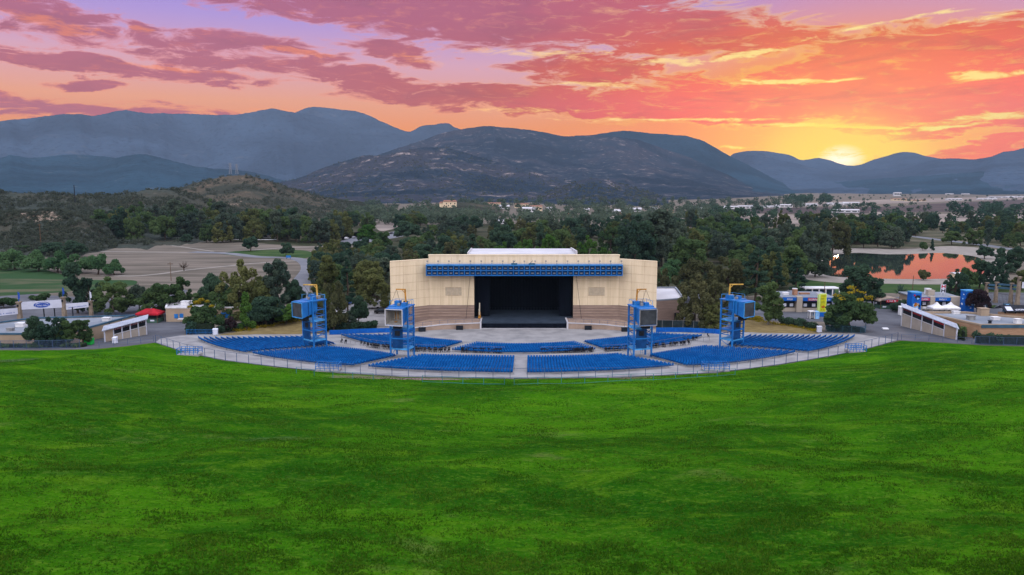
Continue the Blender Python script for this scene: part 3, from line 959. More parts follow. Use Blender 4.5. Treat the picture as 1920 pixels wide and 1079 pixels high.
# ------------------------------------------------------------------ the stage house
def build_stage():
    R = empty('stage_house', (3.2, 199, 0), 'large cream open-air stage house with a dark stage opening and blue lighting canopy', 'stage building')
    yf = 199.0
    xo0, xo1 = -10.2, 16.5           # opening
    xc0, xc1 = -22.3, 28.8           # flat centre face
    xw0, xw1, yw = -31.6, 37.6, 192.2
    zt, zw, zb = 18.6, 17.55, 5.2
    depth = 26
    # --- upper wall
    m = MB()
    m.bx(xc0, xo0, yf, yf + 1.0, zb, 13.4)
    m.bx(xo1, xc1, yf, yf + 1.0, zb, 13.4)
    m.bx(xc0, xc1, yf, yf + 1.0, 13.4, zt)
    for xa, xb_, ya, yb_ in ((xw0, xc0, yw, yf), (xc1, xw1, yf, yw)):
        m.prism([(xa, ya), (xb_, yb_), (xb_, yb_ + 1), (xa, ya + 1)], zb, zw)
    zbk = 14.2
    m.prism([(xw0, yw + 1.0), (xw0 + .8, yw + 1.2), (xw0 + .8, yf + depth), (xw0, yf + depth)], 0, [zw - .3, zw - .3, zbk, zbk])
    m.prism([(xw1 - .8, yw + 1.2), (xw1, yw + 1.0), (xw1, yf + depth), (xw1 - .8, yf + depth)], 0, [zw - .3, zw - .3, zbk, zbk])
    m.bx(xw0, xw1, yf + depth, yf + depth + .8, 0, zbk - .05)
    wall = m.build('upper_wall', M_cream, R)
    # panel joints: thin recessed-looking lines standing 1 cm proud
    m = MB()
    for z in (7.4, 9.6, 11.8, 14.0, 16.2):
        for xa, xb_ in ((xc0, xo0), (xo1, xc1)) if z < 13 else ((xc0, xc1),):
            m.bx(xa + .02, xb_ - .02, yf - .015, yf, z - .035, z + .035)
    x = xc0
    while x < xc1:
        if x < xo0 - .1 or x > xo1 + .1:
            m.bx(x - .035, x + .035, yf - .018, yf, zb + .05, 13.4)
        m.bx(x - .03, x + .03, yf - .018, yf, 13.42, zt - .4)
        x += 3.05
    for xa, xb_, ya, yb_ in ((xw0, xc0, yw, yf), (xc1, xw1, yf, yw)):
        n = 3
        for i in range(1, n + 1):
            t = i / n if xa == xw0 else (i - 1) / n
            px, py = xa + (xb_ - xa) * t, ya + (yb_ - ya) * t
            m.bx(px - .035, px + .035, py - .03, py + .02, zb + .05, zw - .3)
        for z in (7.4, 9.6, 11.8, 14.0, 16.2):
            m.bar((xa, ya - .012, z), (xb_, yb_ - .012, z), .06, .06)
    m.build('panel_joints', M_joint, wall)
    # --- parapet caps
    m = MB()
    m.bx(xc0 - .1, xc1 + .1, yf - .12, yf + 1.15, zt, zt + .25)
    for xa, xb_, ya, yb_ in ((xw0, xc0 - .1, yw, yf), (xc1 + .1, xw1, yf, yw)):
        m.prism([(xa, ya - .1), (xb_, yb_ - .1), (xb_, yb_ + 1.1), (xa, ya + 1.1)], zw, zw + .2)
    m.build('parapet_cap', M_cream, wall)
    # --- lower block wall
    for (xa, xb_, wa, wb_, ya, yb_) in ((xc0, xo0, xw0, xc0, yw, yf), (xo1, xc1, xc1, xw1, yf, yw)):
        m = MB().bx(xa, xb_, yf - .18, yf + 1.0, 0, zb)
        m.prism([(wa, ya - .18), (wb_, yb_ - .18), (wb_, yb_ + 1), (wa, ya + 1)], 0, zb)
        low = m.build('lower_wall', M_block, R)
        for z in (2.3, 3.05, 3.8, 4.55):
            m = MB().bx(xa, xb_, yf - .3, yf - .18, z, z + .3)
            m.prism([(wa, ya - .3), (wb_, yb_ - .3), (wb_, yb_ - .18), (wa, ya - .18)], z, z + .3)
            m.build('block_band', M_blockl, low)
    # --- roof deck and penthouse
    m = MB()
    m.bx(xw0 + .8, xw1 - .8, yf + 1.2, yf + depth, 14.0, 14.15)
    m.build('roof', M_roofg, R)
    m = MB()
    x0, x1 = -12.2, 17.8
    m.prism([(x0, 203), (x1, 203), (x1, 222), (x0, 222)], 16.4, [18.7, 18.7, 18.6, 18.6])
    m.prism([(x1 - .4, 202.6), (x1, 202.6), (x1, 222), (x1 - .4, 222)], 16.0, [19.6, 19.6, 18.9, 18.9])
    m.prism([(x0, 202.8), (x0 + .3, 202.8), (x0 + .3, 222), (x0, 222)], 16.0, [19.1, 19.1, 18.8, 18.8])
    m.build('roof_penthouse', M_roofw, R)
    # --- stage recess
    m = MB()
    m.bx(xo0 - .5, xo0 - .03, yf + 1.0, yf + 18, 0, 14)
    m.bx(xo1 + .03, xo1 + .5, yf + 1.0, yf + 18, 0, 14)
    m.bx(xo0 - .5, xo1 + .5, yf + 18, yf + 18.4, 0, 14)
    m.bx(xo0 - .5, xo1 + .5, yf + 1.05, yf + 18, 13.45, 13.9)
    m.build('stage_recess', M_blackb, R)
    m = MB()
    for i in range(60):      # back drape folds
        x = xo0 + .3 + (xo1 - xo0 - .6) * i / 60
        m.bx(x, x + .30, yf + 13.2 + .12 * (i % 2), yf + 13.45, 1.75, 13.2)
    m.build('back_curtain', M_black, R)
    for (xa, xb_, y) in ((xo0 + .2, xo0 + 4.2, yf + 2.5), (xo1 - 3.6, xo1 - .2, yf + 2.5), (xo0 + .3, xo0 + 3.4, yf + 7.2), (xo1 - 3.0, xo1 - .3, yf + 7.2)):
        m = MB()
        k = int((xb_ - xa) / .3)
        for i in range(k):
            m.bx(xa + i * .3, xa + i * .3 + .29, y + .1 * (i % 2), y + .3, 1.75, 13.2)
        m.build('side_curtain', M_black, R)
    m = MB()
    m.bx(xo0 + 1.9, xo1 - 1.9, 192.6, yf - .05, .02, 1.72)
    m.bx(xo0 + .02, xo1 - .02, yf - .05, yf + 17.9, .02, 1.70)
    dk = m.build('stage_deck', M_stage, R)
    m = MB()
    m.bx(xo0 + 1.9, xo1 - 1.9, 192.45, 192.59, .05, 1.35)
    m.build('stage_skirt', M_black, dk)
    m = MB()
    m.bx(xo0 + 1.6, xo1 - 1.6, 192.2, 192.44, .02, .14)
    m.build('stage_kerb', M_roofw, dk)
    # --- side terraces with sloping walls
    for sgn, xi, xo in ((-1, xo0 + 1.9, -27.2), (1, xo1 - 1.9, 33.0)):
        m = MB()
        ya, yo = 191.9, 187.6
        xm = xi + (xo - xi) * .5
        top = [(xi, ya), (xm, ya - .9), (xo, yo), (xo, yo + 5.2), (xc0 if sgn < 0 else xc1, yf - .35), (xi, yf - .35)]
        m.prism(top, 0, [1.72, 1.5, 1.0, 1.0, 1.5, 1.72])
        tr = m.build('side_terrace', M_blockl, R)
        m = MB()
        pts = [(xi, ya - .12), (xm, ya - 1.02), (xo, yo - .12)]
        zz = [1.74, 1.52, 1.02]
        for i in range(2):
            m.prism([pts[i], pts[i + 1], (pts[i + 1][0], pts[i + 1][1] + .45), (pts[i][0], pts[i][1] + .45)], [zz[i] - .22, zz[i + 1] - .22] * 1 + [zz[i + 1] - .22, zz[i] - .22], [zz[i], zz[i + 1], zz[i + 1], zz[i]])
        m.bx(xi - .3 if sgn > 0 else xi - .1, xi + .1 if sgn > 0 else xi + .3, ya - .3, yf - .4, .02, 1.9)
        m.build('terrace_coping', M_roofw, tr)
        m = MB()
        N = 9
        for i in range(N + 1):
            t = i / N
            k = 0 if t < .5 else 1
            f = (t - .5 * k) * 2
            px = pts[k][0] + (pts[k + 1][0] - pts[k][0]) * f
            py = pts[k][1] + (pts[k + 1][1] - pts[k][1]) * f + .2
            pz = zz[k] + (zz[k + 1] - zz[k]) * f
            m.bar((px, py, pz), (px, py, pz + 1.0), .06)
            if i:
                m.bar(last, (px, py, pz + 1.0), .06)
                m.bar((last[0], last[1], last[2] - .5), (px, py, pz + .5), .04)
            last = (px, py, pz + 1.0)
        m.build('terrace_railing', M_fence, tr)
        for t in (.28, .78):
            k = 0 if t < .5 else 1
            f = (t - .5 * k) * 2
            px = pts[k][0] + (pts[k + 1][0] - pts[k][0]) * f
            py = pts[k][1] + (pts[k + 1][1] - pts[k][1]) * f
            b = empty('subwoofer', (px, py - .8, 0), 'black loudspeaker box by the ' + ('left' if sgn < 0 else 'right') + ' terrace wall, ' + ('nearer' if t < .5 else 'farther from') + ' the stage opening', 'loudspeaker', 'loudspeakers along the terrace walls')
            mm = MB().bx(px - .9, px + .9, py - 1.15, py - .4, .1, 1.15)
            mm.build('cabinet', M_blackb, b)
            mm = MB().bx(px - .8, px - .05, py - 1.18, py - 1.152, .2, 1.05).bx(px + .05, px + .8, py - 1.18, py - 1.152, .2, 1.05)
            mm.build('grille', M_dark, b)
    # --- vents
    for x in (-17.9, 20.6):
        m = MB()
        m.bx(x, x + 4.3, yf - .09, yf + .1, 7.9, 10.0)
        v = m.build('louvre_panel', mat('louvre_cream', (.42, .36, .26), .7, .08), R)
        m = MB()
        for i in range(5):
            m.bx(x + .86 * i - .03 + (.03 if i == 0 else 0), x + .86 * i + .03, yf - .12, yf - .09, 7.95, 9.95)
        m.bx(x - .05, x + 4.35, yf - .13, yf - .02, 10.0, 10.08)
        m.bx(x - .05, x + 4.35, yf - .13, yf - .02, 7.82, 7.9)
        m.build('louvre_frame', M_joint, v)
    # --- hanging cables beside the opening
    for xa, xb_ in ((-11.2, -12.4), (17.2, 18.7)):
        m = MB()
        m.tube([(xa, yf - .5, 13.4), ((xa + xb_) / 2, yf - .55, 7.4), (xb_, yf - .7, 1.6)], [.045] * 3, 5)
        m.build('hanging_cable', M_dark, R)
    # --- canopy
    cy0, cy1 = 195.6, 198.7
    cz0, cz1 = 13.55, 16.35
    cx0, cx1 = xc0 - .3, xc1 + .3
    m = MB()
    m.bx(cx0, cx1, cy0 + .6, cy1 + .28, cz0 + .1, cz1 - .1)
    can = m.build('lighting_canopy', M_blued, R)
    m = MB()
    N = 36
    for i in range(N + 1):
        x = cx0 + (cx1 - cx0) * i / N
        m.bx(x - .09, x + .09, cy0, cy0 + .58, cz0 + .2, cz1 - .2)
    for z in (cz0, (cz0 + cz1) / 2 - .1, cz1 - .2):
        m.bx(cx0 - .1, cx1 + .1, cy0 - .04, cy0 + .6, z, z + .2)
    m.bx(cx0 - .1, cx1 + .1, cy0 + .62, cy1, cz1 - .08, cz1 + .06)
    m.build('canopy_grid', M_blue, can)
    for i in range(N):
        x = cx0 + (cx1 - cx0) * (i + .5) / N
        for z in (cz0 + .55, cz0 + 1.85):
            MB().bx(x - .34, x + .38, cy0 + .3, cy0 + .55, z, z + .22).build('lamp_fitting', M_grey, can)
    m = MB()
    m.bx(cx0 - .1, cx1 + .1, cy0 - .08, cy0 + .06, cz1 + .02, cz1 + .16)
    m.bx(cx0 - .1, cx1 + .1, cy0 - .02, cy0 + .04, cz1 + .55, cz1 + .60)
    for i in range(19):
        x = cx0 + (cx1 - cx0) * i / 18
        m.bx(x - .03, x + .03, cy0 - .02, cy0 + .04, cz1 + .1, cz1 + .6)
    m.build('canopy_railing', M_blue2, can)
    for i in range(19):
        x = cx0 + .3 + (cx1 - cx0 - .6) * i / 18
        m = MB()
        m.bar((x, cy0 + .3, cz1), (x, cy0 + .3, cz1 + 1.0), .09)
        m.box((x, cy0 + .2, cz1 + 1.1), (.42, .4, .3))
        m.build('floodlight', M_grey, can)
    for x in (0.6, 5.2):
        m = MB()
        m.bx(x - .8, x + .8, cy0 + .1, cy0 + .6, cz1 + .05, cz1 + .5)
        m.bar((x - .5, cy0 + .3, cz1 + .5), (x + .3, cy0 + .3, cz1 + 1.2), .12)
        m.build('hoist', M_teal, can)


build_stage()


# yellow lift parked at the left edge of the stage opening
def build_lift():
    x, y = -8.7, 197.8
    R = empty('boom_lift', (x, y, 1.72), 'slim yellow folding lift parked at the edge of the dark stage opening', 'lift')
    m = MB().bx(x - .35, x + .35, y - .5, y + .5, 1.85, 2.5)
    m.build('chassis', M_rust, R)
    for dx in (-.4, .4):
        for dy in (-.35, .35):
            m = MB().tube([(x + dx - .06, y + dy, 1.92), (x + dx + .06, y + dy, 1.92)], [.19, .19], 10)
            m.build('wheel', M_rubber, R)
    m = MB().bx(x - .14, x + .14, y - .1, y + .1, 2.5, 6.0).bx(x - .22, x + .02, y - .22, y - .1, 2.5, 4.4)
    m.build('mast', mat('pale_lift_paint', (.5, .46, .36), .5, .1), R)
    m = MB().bx(x - .3, x + .3, y - .55, y - .22, 2.6, 2.75).bx(x - .3, x - .25, y - .55, y - .5, 2.75, 3.6).bx(x + .25, x + .3, y - .55, y - .5, 2.75, 3.6).bx(x - .3, x + .3, y - .55, y - .5, 3.55, 3.62)
    m.build('basket', M_rust, R)


build_lift()


# ------------------------------------------------------------------ seating
ORD = ['rearmost', 'second', 'third', 'fourth', 'fifth', 'sixth', 'seventh', 'eighth', 'ninth', 'tenth', 'eleventh', 'twelfth', 'thirteenth', 'fourteenth', 'fifteenth',
       'sixteenth', 'seventeenth', 'eighteenth', 'nineteenth', 'twentieth', 'twenty-first', 'twenty-second', 'twenty-third', 'twenty-fourth', 'twenty-fifth', 'twenty-sixth', 'twenty-seventh', 'twenty-eighth',
       'twenty-ninth', 'thirtieth', 'thirty-first', 'thirty-second', 'thirty-third', 'thirty-fourth', 'thirty-fifth', 'thirty-sixth', 'thirty-seventh', 'thirty-eighth', 'thirty-ninth', 'fortieth']


def resample(pts, n):
    pts = np.array(pts)
    d = np.concatenate([[0], np.cumsum(np.hypot(*np.diff(pts, axis=0).T))])
    u = np.linspace(0, d[-1], n)
    return np.stack([np.interp(u, d, pts[:, 0]), np.interp(u, d, pts[:, 1])], -1), d[-1]


def curve3(p):
    """smooth curve through three ground points"""
    p = [np.array(q) for q in p]
    out = []
    c = 2 * p[1] - .5 * p[0] - .5 * p[2]
    for k in range(25):
        t = k / 24
        out.append((1 - t) ** 2 * p[0] + 2 * t * (1 - t) * c + t * t * p[2])
    return out


def seat_row(path, L, label, group, fwd_ref):
    n = max(4, int(L / 0.56))
    pts, _ = resample(path, n * 4 + 1)
    tang = np.gradient(pts, axis=0)
    tang /= np.linalg.norm(tang, axis=1, keepdims=True)
    nor = np.stack([-tang[:, 1], tang[:, 0]], -1)
    flip = np.sign(np.sum(nor * (np.array(fwd_ref) - pts), axis=1))
    nor *= flip[:, None]
    z = ground(pts[:, 0], pts[:, 1]) + .05
    full = np.array([(.46, .40), (.46, .46), (.03, .48), (-.07, .90), (-.13, .90), (-.05, .40)])
    gap = np.array([(.10, .40), (.10, .45), (.02, .46), (-.02, .56), (-.07, .56), (-.05, .40)])
    V, cols = [], []
    base = pts[0].mean() * 0
    for i in range(n):
        a, b = i * 4, i * 4 + 3
        for idx, prof in ((a, gap), (a, full), (b, full), (b, gap)):
            off = .02 if idx == a and prof is full else (-.02 if prof is full else 0)
            p = pts[idx] + tang[idx] * off
            ring = [(p[0] + nor[idx, 0] * f, p[1] + nor[idx, 1] * f, z[idx] + h) for f, h in prof]
            V += ring
    V = np.array(V)
    k = len(V) // 6
    Q = []
    for j in range(k - 1):
        for c in range(6):
            c2 = (c + 1) % 6
            Q.append((j * 6 + c, (j + 1) * 6 + c, (j + 1) * 6 + c2, j * 6 + c2))
    loc = V.mean(0)
    loc[2] = z.mean()
    o = link_mesh('seating_row', np_mesh('seating_row', V - loc, Q), M_seat)
    o.location = loc
    OFF[o.name] = Vector(loc)
    tag(o, label, 'seat row', group)
    m = MB()
    for i in range(0, n * 4 + 1, 16):
        p, q = pts[i], nor[i]
        m.bar((p[0] + q[0] * .12, p[1] + q[1] * .12, z[i] - .06), (p[0] + q[0] * .02, p[1] + q[1] * .02, z[i] + .42), .07)
    m.build('support_legs', M_grey, o)
    return n


STAGE_C = (3.2, 215.0)
BLOCKS = [
    ('block left of the central aisle', [(790, 664), (880, 666), (966, 667)], [(691, 683.5), (820, 691), (963, 694.5)]),
    ('block right of the central aisle', [(989, 667), (1080, 666), (1160, 662)], [(988, 694.5), (1130, 691), (1264, 682)]),
    ('block between the two western towers', [(612, 649), (680, 655), (742, 664.5)], [(474, 659), (565, 673.5), (665, 681.5)]),
    ('block between the two eastern towers', [(1219, 663.5), (1272, 655), (1326, 647)], [(1286, 681.5), (1390, 674), (1491, 657)]),
    ('outermost block below the left ochre bank', [(574, 629.5), (600, 635.5), (627, 643)], [(372, 631), (408, 645.5), (462, 657)]),
    ('outermost block below the right ochre bank', [(1408, 627), (1390, 634.5), (1366, 644)], [(1602, 627.5), (1568, 643), (1513, 656)]),
    ('front block under the left blue barrier', [(744, 625), (800, 633), (867, 639.5)], [(640, 626), (722, 645), (822, 652)]),
    ('front centre block facing the stage opening', [(893, 641), (985, 644), (1078, 639.5)], [(848, 653), (982, 657.5), (1117, 652)]),
    ('front block under the right blue barrier', [(1096, 638.5), (1160, 632), (1236, 623)], [(1136, 652.5), (1236, 645), (1316, 627)]),
]
NSEAT = 0
for bi, (desc, fr, re_) in enumerate(BLOCKS):
    A = [np.array(G(px, py, .85)) for px, py in fr]
    B = [np.array(G(px, py, .85)) for px, py in re_]
    dep = np.mean([np.linalg.norm(a - b) for a, b in zip(A, B)])
    n = int(max(5, round(dep / 1.05)))
    for k in range(n):
        t = k / (n - 1)
        c = curve3([b + (a - b) * t for a, b in zip(A, B)])
        _, L = resample(c, 4)
        NSEAT += seat_row(c, L, f'blue seat row, {ORD[k]}{"" if k == 0 else " from the back"}, {desc}', f'seat rows in the {desc}', STAGE_C)
print('seats', NSEAT)

# box seats and folding chairs on the cross aisle
def build_chairs():
    def chair(x, y, rz, label, group, first=[None]):
        z = float(ground(x, y)) + .06
        if first[0] is None:
            m = MB()
            m.box((0, 0, .46), (.48, .46, .06))
            m.box((0, .23, .74), (.48, .05, .42))
            for dx in (-.2, .2):
                m.bar((dx, -.2, 0), (dx, .22, .9), .045)
                m.bar((dx, .25, 0), (dx, -.18, .46), .045)
            o = m.build('folding_chair', M_blackb)
            first[0] = o
        else:
            o = first[0].copy()
            COL.objects.link(o)
        o.location = (x, y, z)
        o.rotation_euler = (0, 0, rz)
        tag(o, label, 'chair', group)
    r = random.Random(5)
    segs = [([(866, 658), (900, 659), (940, 660)], 26, 'dark folding chair in the box row left of the central pale landing', 'dark folding chairs left of the central landing'),
            ([(1016, 660), (1060, 659), (1112, 657.5)], 28, 'dark folding chair in the box row right of the central pale landing', 'dark folding chairs right of the central landing'),
            ([(690, 648), (760, 655), (846, 658)], 34, 'dark folding chair on the cross aisle behind the west front block', 'dark folding chairs on the western cross aisle'),
            ([(1135, 657), (1200, 652), (1290, 644)], 34, 'dark folding chair on the cross aisle behind the east front block', 'dark folding chairs on the eastern cross aisle')]
    for px, n, lab, grp in segs:
        c = curve3([np.array(G(a, b, .3)) for a, b in px])
        pts, L = resample(c, n)
        for i, p in enumerate(pts):
            for row in (0, 1):
                if r.random() < .22:
                    continue
                chair(p[0] + r.uniform(-.2, .2), p[1] - row * 1.15 + r.uniform(-.15, .15), r.uniform(-.35, .35), lab, grp)
    for px, py in ((640, 641), (648, 643), (677, 646), (683, 647), (722, 650)):
        x, y = G(px, py, .3)
        chair(x, y, r.uniform(-1, 1), 'dark folding chair standing loose on the aisle beside the westernmost speaker tower', 'loose dark chairs on the western aisle')
    for px, py in ((1284, 640), (1290, 641), (1300, 637), (1306, 637), (1328, 631)):
        x, y = G(px, py, .3)
        chair(x, y, r.uniform(-1, 1), 'dark folding chair standing loose on the aisle beside the easternmost speaker tower', 'loose dark chairs on the eastern aisle')


build_chairs()


# ------------------------------------------------------------------ railings and fences
def fence(name, label, pts, h, step, mpost, mrail, rails=(1.0,), pw=.08, cat='fence', pickets=0, group=None, mesh=None):
    """pts: world xy polyline; one post object every step metres, rails and infill one mesh each"""
    pts = np.array([tuple(p) for p in pts], dtype=float)
    d = np.concatenate([[0], np.cumsum(np.hypot(*np.diff(pts, axis=0).T))])
    n = max(2, int(round(d[-1] / step)) + 1)
    P, _ = resample(pts, n)
    zz = [gz(*p) for p in P]
    R = empty(name, (P[0][0], P[0][1], zz[0]), label, cat, group)
    for p, z in zip(P, zz):
        MB().bx(p[0] - pw / 2, p[0] + pw / 2, p[1] - pw / 2, p[1] + pw / 2, z - .1, z + h).build('post', mpost, R)
    for f in rails:
        m = MB()
        V_, F_ = [], []
        k = pw * .3
        for i in range(n):
            x_, y_, z_ = P[i][0], P[i][1], zz[i] + h * f
            V_ += [(x_, y_ - k, z_ - k), (x_, y_ + k, z_ - k), (x_, y_ + k, z_ + k), (x_, y_ - k, z_ + k)]
        for i in range(n - 1):
            for c in range(4):
                c2 = (c + 1) % 4
                F_.append((i * 4 + c, i * 4 + c2, i * 4 + 4 + c2, i * 4 + 4 + c))
        m.add(V_, F_ + [(3, 2, 1, 0), (n * 4 - 4, n * 4 - 3, n * 4 - 2, n * 4 - 1)])
        m.build('rail', mrail, R)
    if pickets:
        m = MB()
        for i in range(n - 1):
            k = max(1, int(step / pickets))
            for j in range(1, k):
                t = j / k
                x, y, z = P[i][0] + (P[i + 1][0] - P[i][0]) * t, P[i][1] + (P[i + 1][1] - P[i][1]) * t, zz[i] + (zz[i + 1] - zz[i]) * t
                m.bx(x - .018, x + .018, y - .018, y + .018, z + .08, z + h * .98)
        m.build('pickets', mrail, R)
    if mesh:
        m = MB()
        for i in range(n - 1):
            a, b = P[i], P[i + 1]
            m.add([(a[0], a[1], zz[i] + .1), (b[0], b[1], zz[i + 1] + .1), (b[0], b[1], zz[i + 1] + h * .97), (a[0], a[1], zz[i] + h * .97)], [(0, 1, 2, 3)])
            m.add([(a[0], a[1] + .03, zz[i] + .1), (b[0], b[1] + .03, zz[i + 1] + .1), (b[0], b[1] + .03, zz[i + 1] + h * .97), (a[0], a[1] + .03, zz[i] + h * .97)], [(3, 2, 1, 0)])
        m.build('screen_fabric', mesh, R)
    return R


def gz(x, y):
    if y < float(yb(x)) - .3:      # on the lawn
        return float(lawn_z(np.array([x]), np.array([y]))[0])
    return float(ground(x, y)) + .05


def gp(px, py, h=0):
    return G(px, py, h)


edge_line = [(np.interp(t, [0, 1], [0, 1])) for t in (0,)]
ep = [plane_pt(a, b - 1.2, 4.0) for a, b in smooth_px([(292, 645), (350, 664), (420, 678), (520, 690.5), (620, 699.5), (760, 708), (960, 711), (1160, 709), (1340, 700.5), (1460, 686), (1560, 669.5), (1630, 655), (1683, 640)], 6, False)]
fence('perimeter_fence', 'long low steel post fence curving along the lawn edge round the whole seating bowl', ep, 1.75, 2.95, M_fence, M_fence, (1.0, .06), .085)
# inner aisle railings
for px, lab in (([(640, 640), (690, 651), (760, 659), (850, 662)], 'thin pipe railing along the cross aisle in front of the western rear blocks'),
                ([(850, 655), (900, 657.5), (946, 658.5)], 'thin pipe railing behind the centre front block, left of the landing'),
                ([(1014, 658.5), (1060, 657), (1112, 654.5)], 'thin pipe railing behind the centre front block, right of the landing'),
                ([(1112, 661), (1200, 657), (1270, 648), (1330, 638)], 'thin pipe railing along the cross aisle in front of the eastern rear blocks'),
                ([(640, 632), (700, 645), (790, 654), (836, 655)], 'thin pipe railing close behind the west front block'),
                ([(1130, 655), (1200, 651), (1270, 640), (1320, 629)], 'thin pipe railing close behind the east front block')):
    fence('aisle_railing', lab, [gp(a, b, .2) for a, b in smooth_px(px, 5, False)], 1.05, 2.2, M_grey, M_grey, (1.0, .5), .055, 'railing', group='railings of the cross aisle')
fence('lawn_rail', 'low teal pipe rail standing in the grass below the right half of the seats', [plane_pt(a, b, 4.4) for a, b in smooth_px([(964, 727), (1060, 726), (1200, 722), (1320, 716), (1378, 709)], 5, False)], 1.15, 3.7, M_fencet, M_fencet, (1.0, .12), .08)
fence('lawn_rail', 'short low teal pipe rail standing in the grass near the bare patch of lawn', [plane_pt(a, b, 4.4) for a, b in smooth_px([(792, 721), (860, 724), (946, 726)], 5, False)], 1.15, 3.7, M_fencet, M_fencet, (1.0, .12), .08)
fence('lawn_rail', 'short low teal pipe rail on the worn grass below the left half of the seats', [plane_pt(a, b, 4.4) for a, b in smooth_px([(556, 705), (620, 712), (700, 718)], 5, False)], 1.1, 3.7, M_fencet, M_fencet, (1.0,), .08)
# blue barrier walls behind the front side blocks
for px, lab in (([(618, 629), (660, 627), (720, 625), (778, 624)], 'low bright blue fabric barrier behind the seats at the west of the stage'),
                ([(1230, 624), (1280, 624), (1330, 626), (1352, 628)], 'low bright blue fabric barrier behind the seats at the east of the stage')):
    fence('barrier_fence', lab, [gp(a, b) for a, b in px], 1.25, 2.4, M_blue, M_blue, (1.0,), .07, mesh=M_bluevin, group='blue fabric barriers')
fence('windscreen_fence', 'tall dark green windscreen fence right of the stage house', [gp(1222, 616), gp(1270, 617), gp(1320, 619)], 2.2, 2.6, M_grey, M_grey, (1.0,), .07, mesh=mat('dark_windscreen', (.016, .026, .03), .9, .3, .6))
fence('picket_fence', 'dark blue steel picket fence at the lawn edge below the dark trees on the left', [gp(a, b) for a, b in ((-120, 656), (0, 655), (80, 654.5), (150, 652.5))], 1.7, 2.6, M_fence, M_fence, (1.0, .1), .09, pickets=.22)
fence('picket_fence', 'dark blue picket fence at the lawn edge before the hedge at far right', [gp(a, b) for a, b in ((1828, 646), (1880, 648), (1980, 649))], 1.7, 2.6, M_fence, M_fence, (1.0, .1), .09, pickets=.22)
fence('plaza_rail', 'thin steel rail along the lawn kerb by the right concession stand', [gp(a, b) for a, b in ((1690, 637.5), (1760, 641), (1822, 645))], 1.2, 2.6, M_fence, M_fence, (1.0, .5), .06)
fence('plaza_rail', 'thin steel rail along the lawn kerb by the left concession stand', [gp(a, b) for a, b in ((186, 652), (235, 648), (288, 641))], 1.2, 2.6, M_fence, M_fence, (1.0, .5), .06)
fence('hedge_fence', 'blue steel fence in front of the box hedge at the west end of the seats', [gp(a, b) for a, b in ((350, 629), (376, 629), (402, 629))], 1.3, 2.2, M_blue, M_blue, (1.0, .5), .07, pickets=.3)
fence('hedge_fence', 'green steel fence in front of the hedge at the east end of the seats', [gp(a, b) for a, b in ((1548, 623), (1590, 625), (1622, 626), (1624, 606))], 1.6, 2.0, M_teal, M_teal, (1.0, .1), .08, pickets=.25)


def platform(px, py, lab, w=4.2):
    x, y = G(px, py)
    z = gz(x, y)
    R = empty('viewing_platform', (x, y, z), lab, 'platform', 'railed viewing platforms on the lawn edge')
    MB().bx(x - w / 2, x + w / 2, y - 1.2, y + 1.2, z - .3, z + .32).build('slab', M_conc, R)
    m = MB()
    for dx in np.linspace(-w / 2 + .06, w / 2 - .06, 6):
        for dy in (-1.1, 1.1):
            m.bar((x + dx, y + dy, z + .32), (x + dx, y + dy, z + 1.5), .09)
    for dy in (-1.1, 1.1):
        for h in (.7, 1.1, 1.48):
            m.bar((x - w / 2, y + dy, z + h), (x + w / 2, y + dy, z + h), .07)
    for dx in (-w / 2 + .06, w / 2 - .06):
        m.bar((x + dx, y - 1.1, z + 1.48), (x + dx, y + 1.1, z + 1.48), .07)
        m.bar((x + dx, y - 1.1, z + .9), (x + dx, y + 1.1, z + .9), .07)
    m.build('railing', M_blue, R)


platform(356, 668, 'blue railed viewing platform at the west end of the lawn edge')
platform(616, 696, 'blue railed viewing platform beside the worn patch of grass')
platform(1341, 696, 'blue railed viewing platform at the east end of the teal lawn rail', 4.6)
platform(1604, 662, 'blue railed viewing platform at the far east end of the walkway', 3.4)


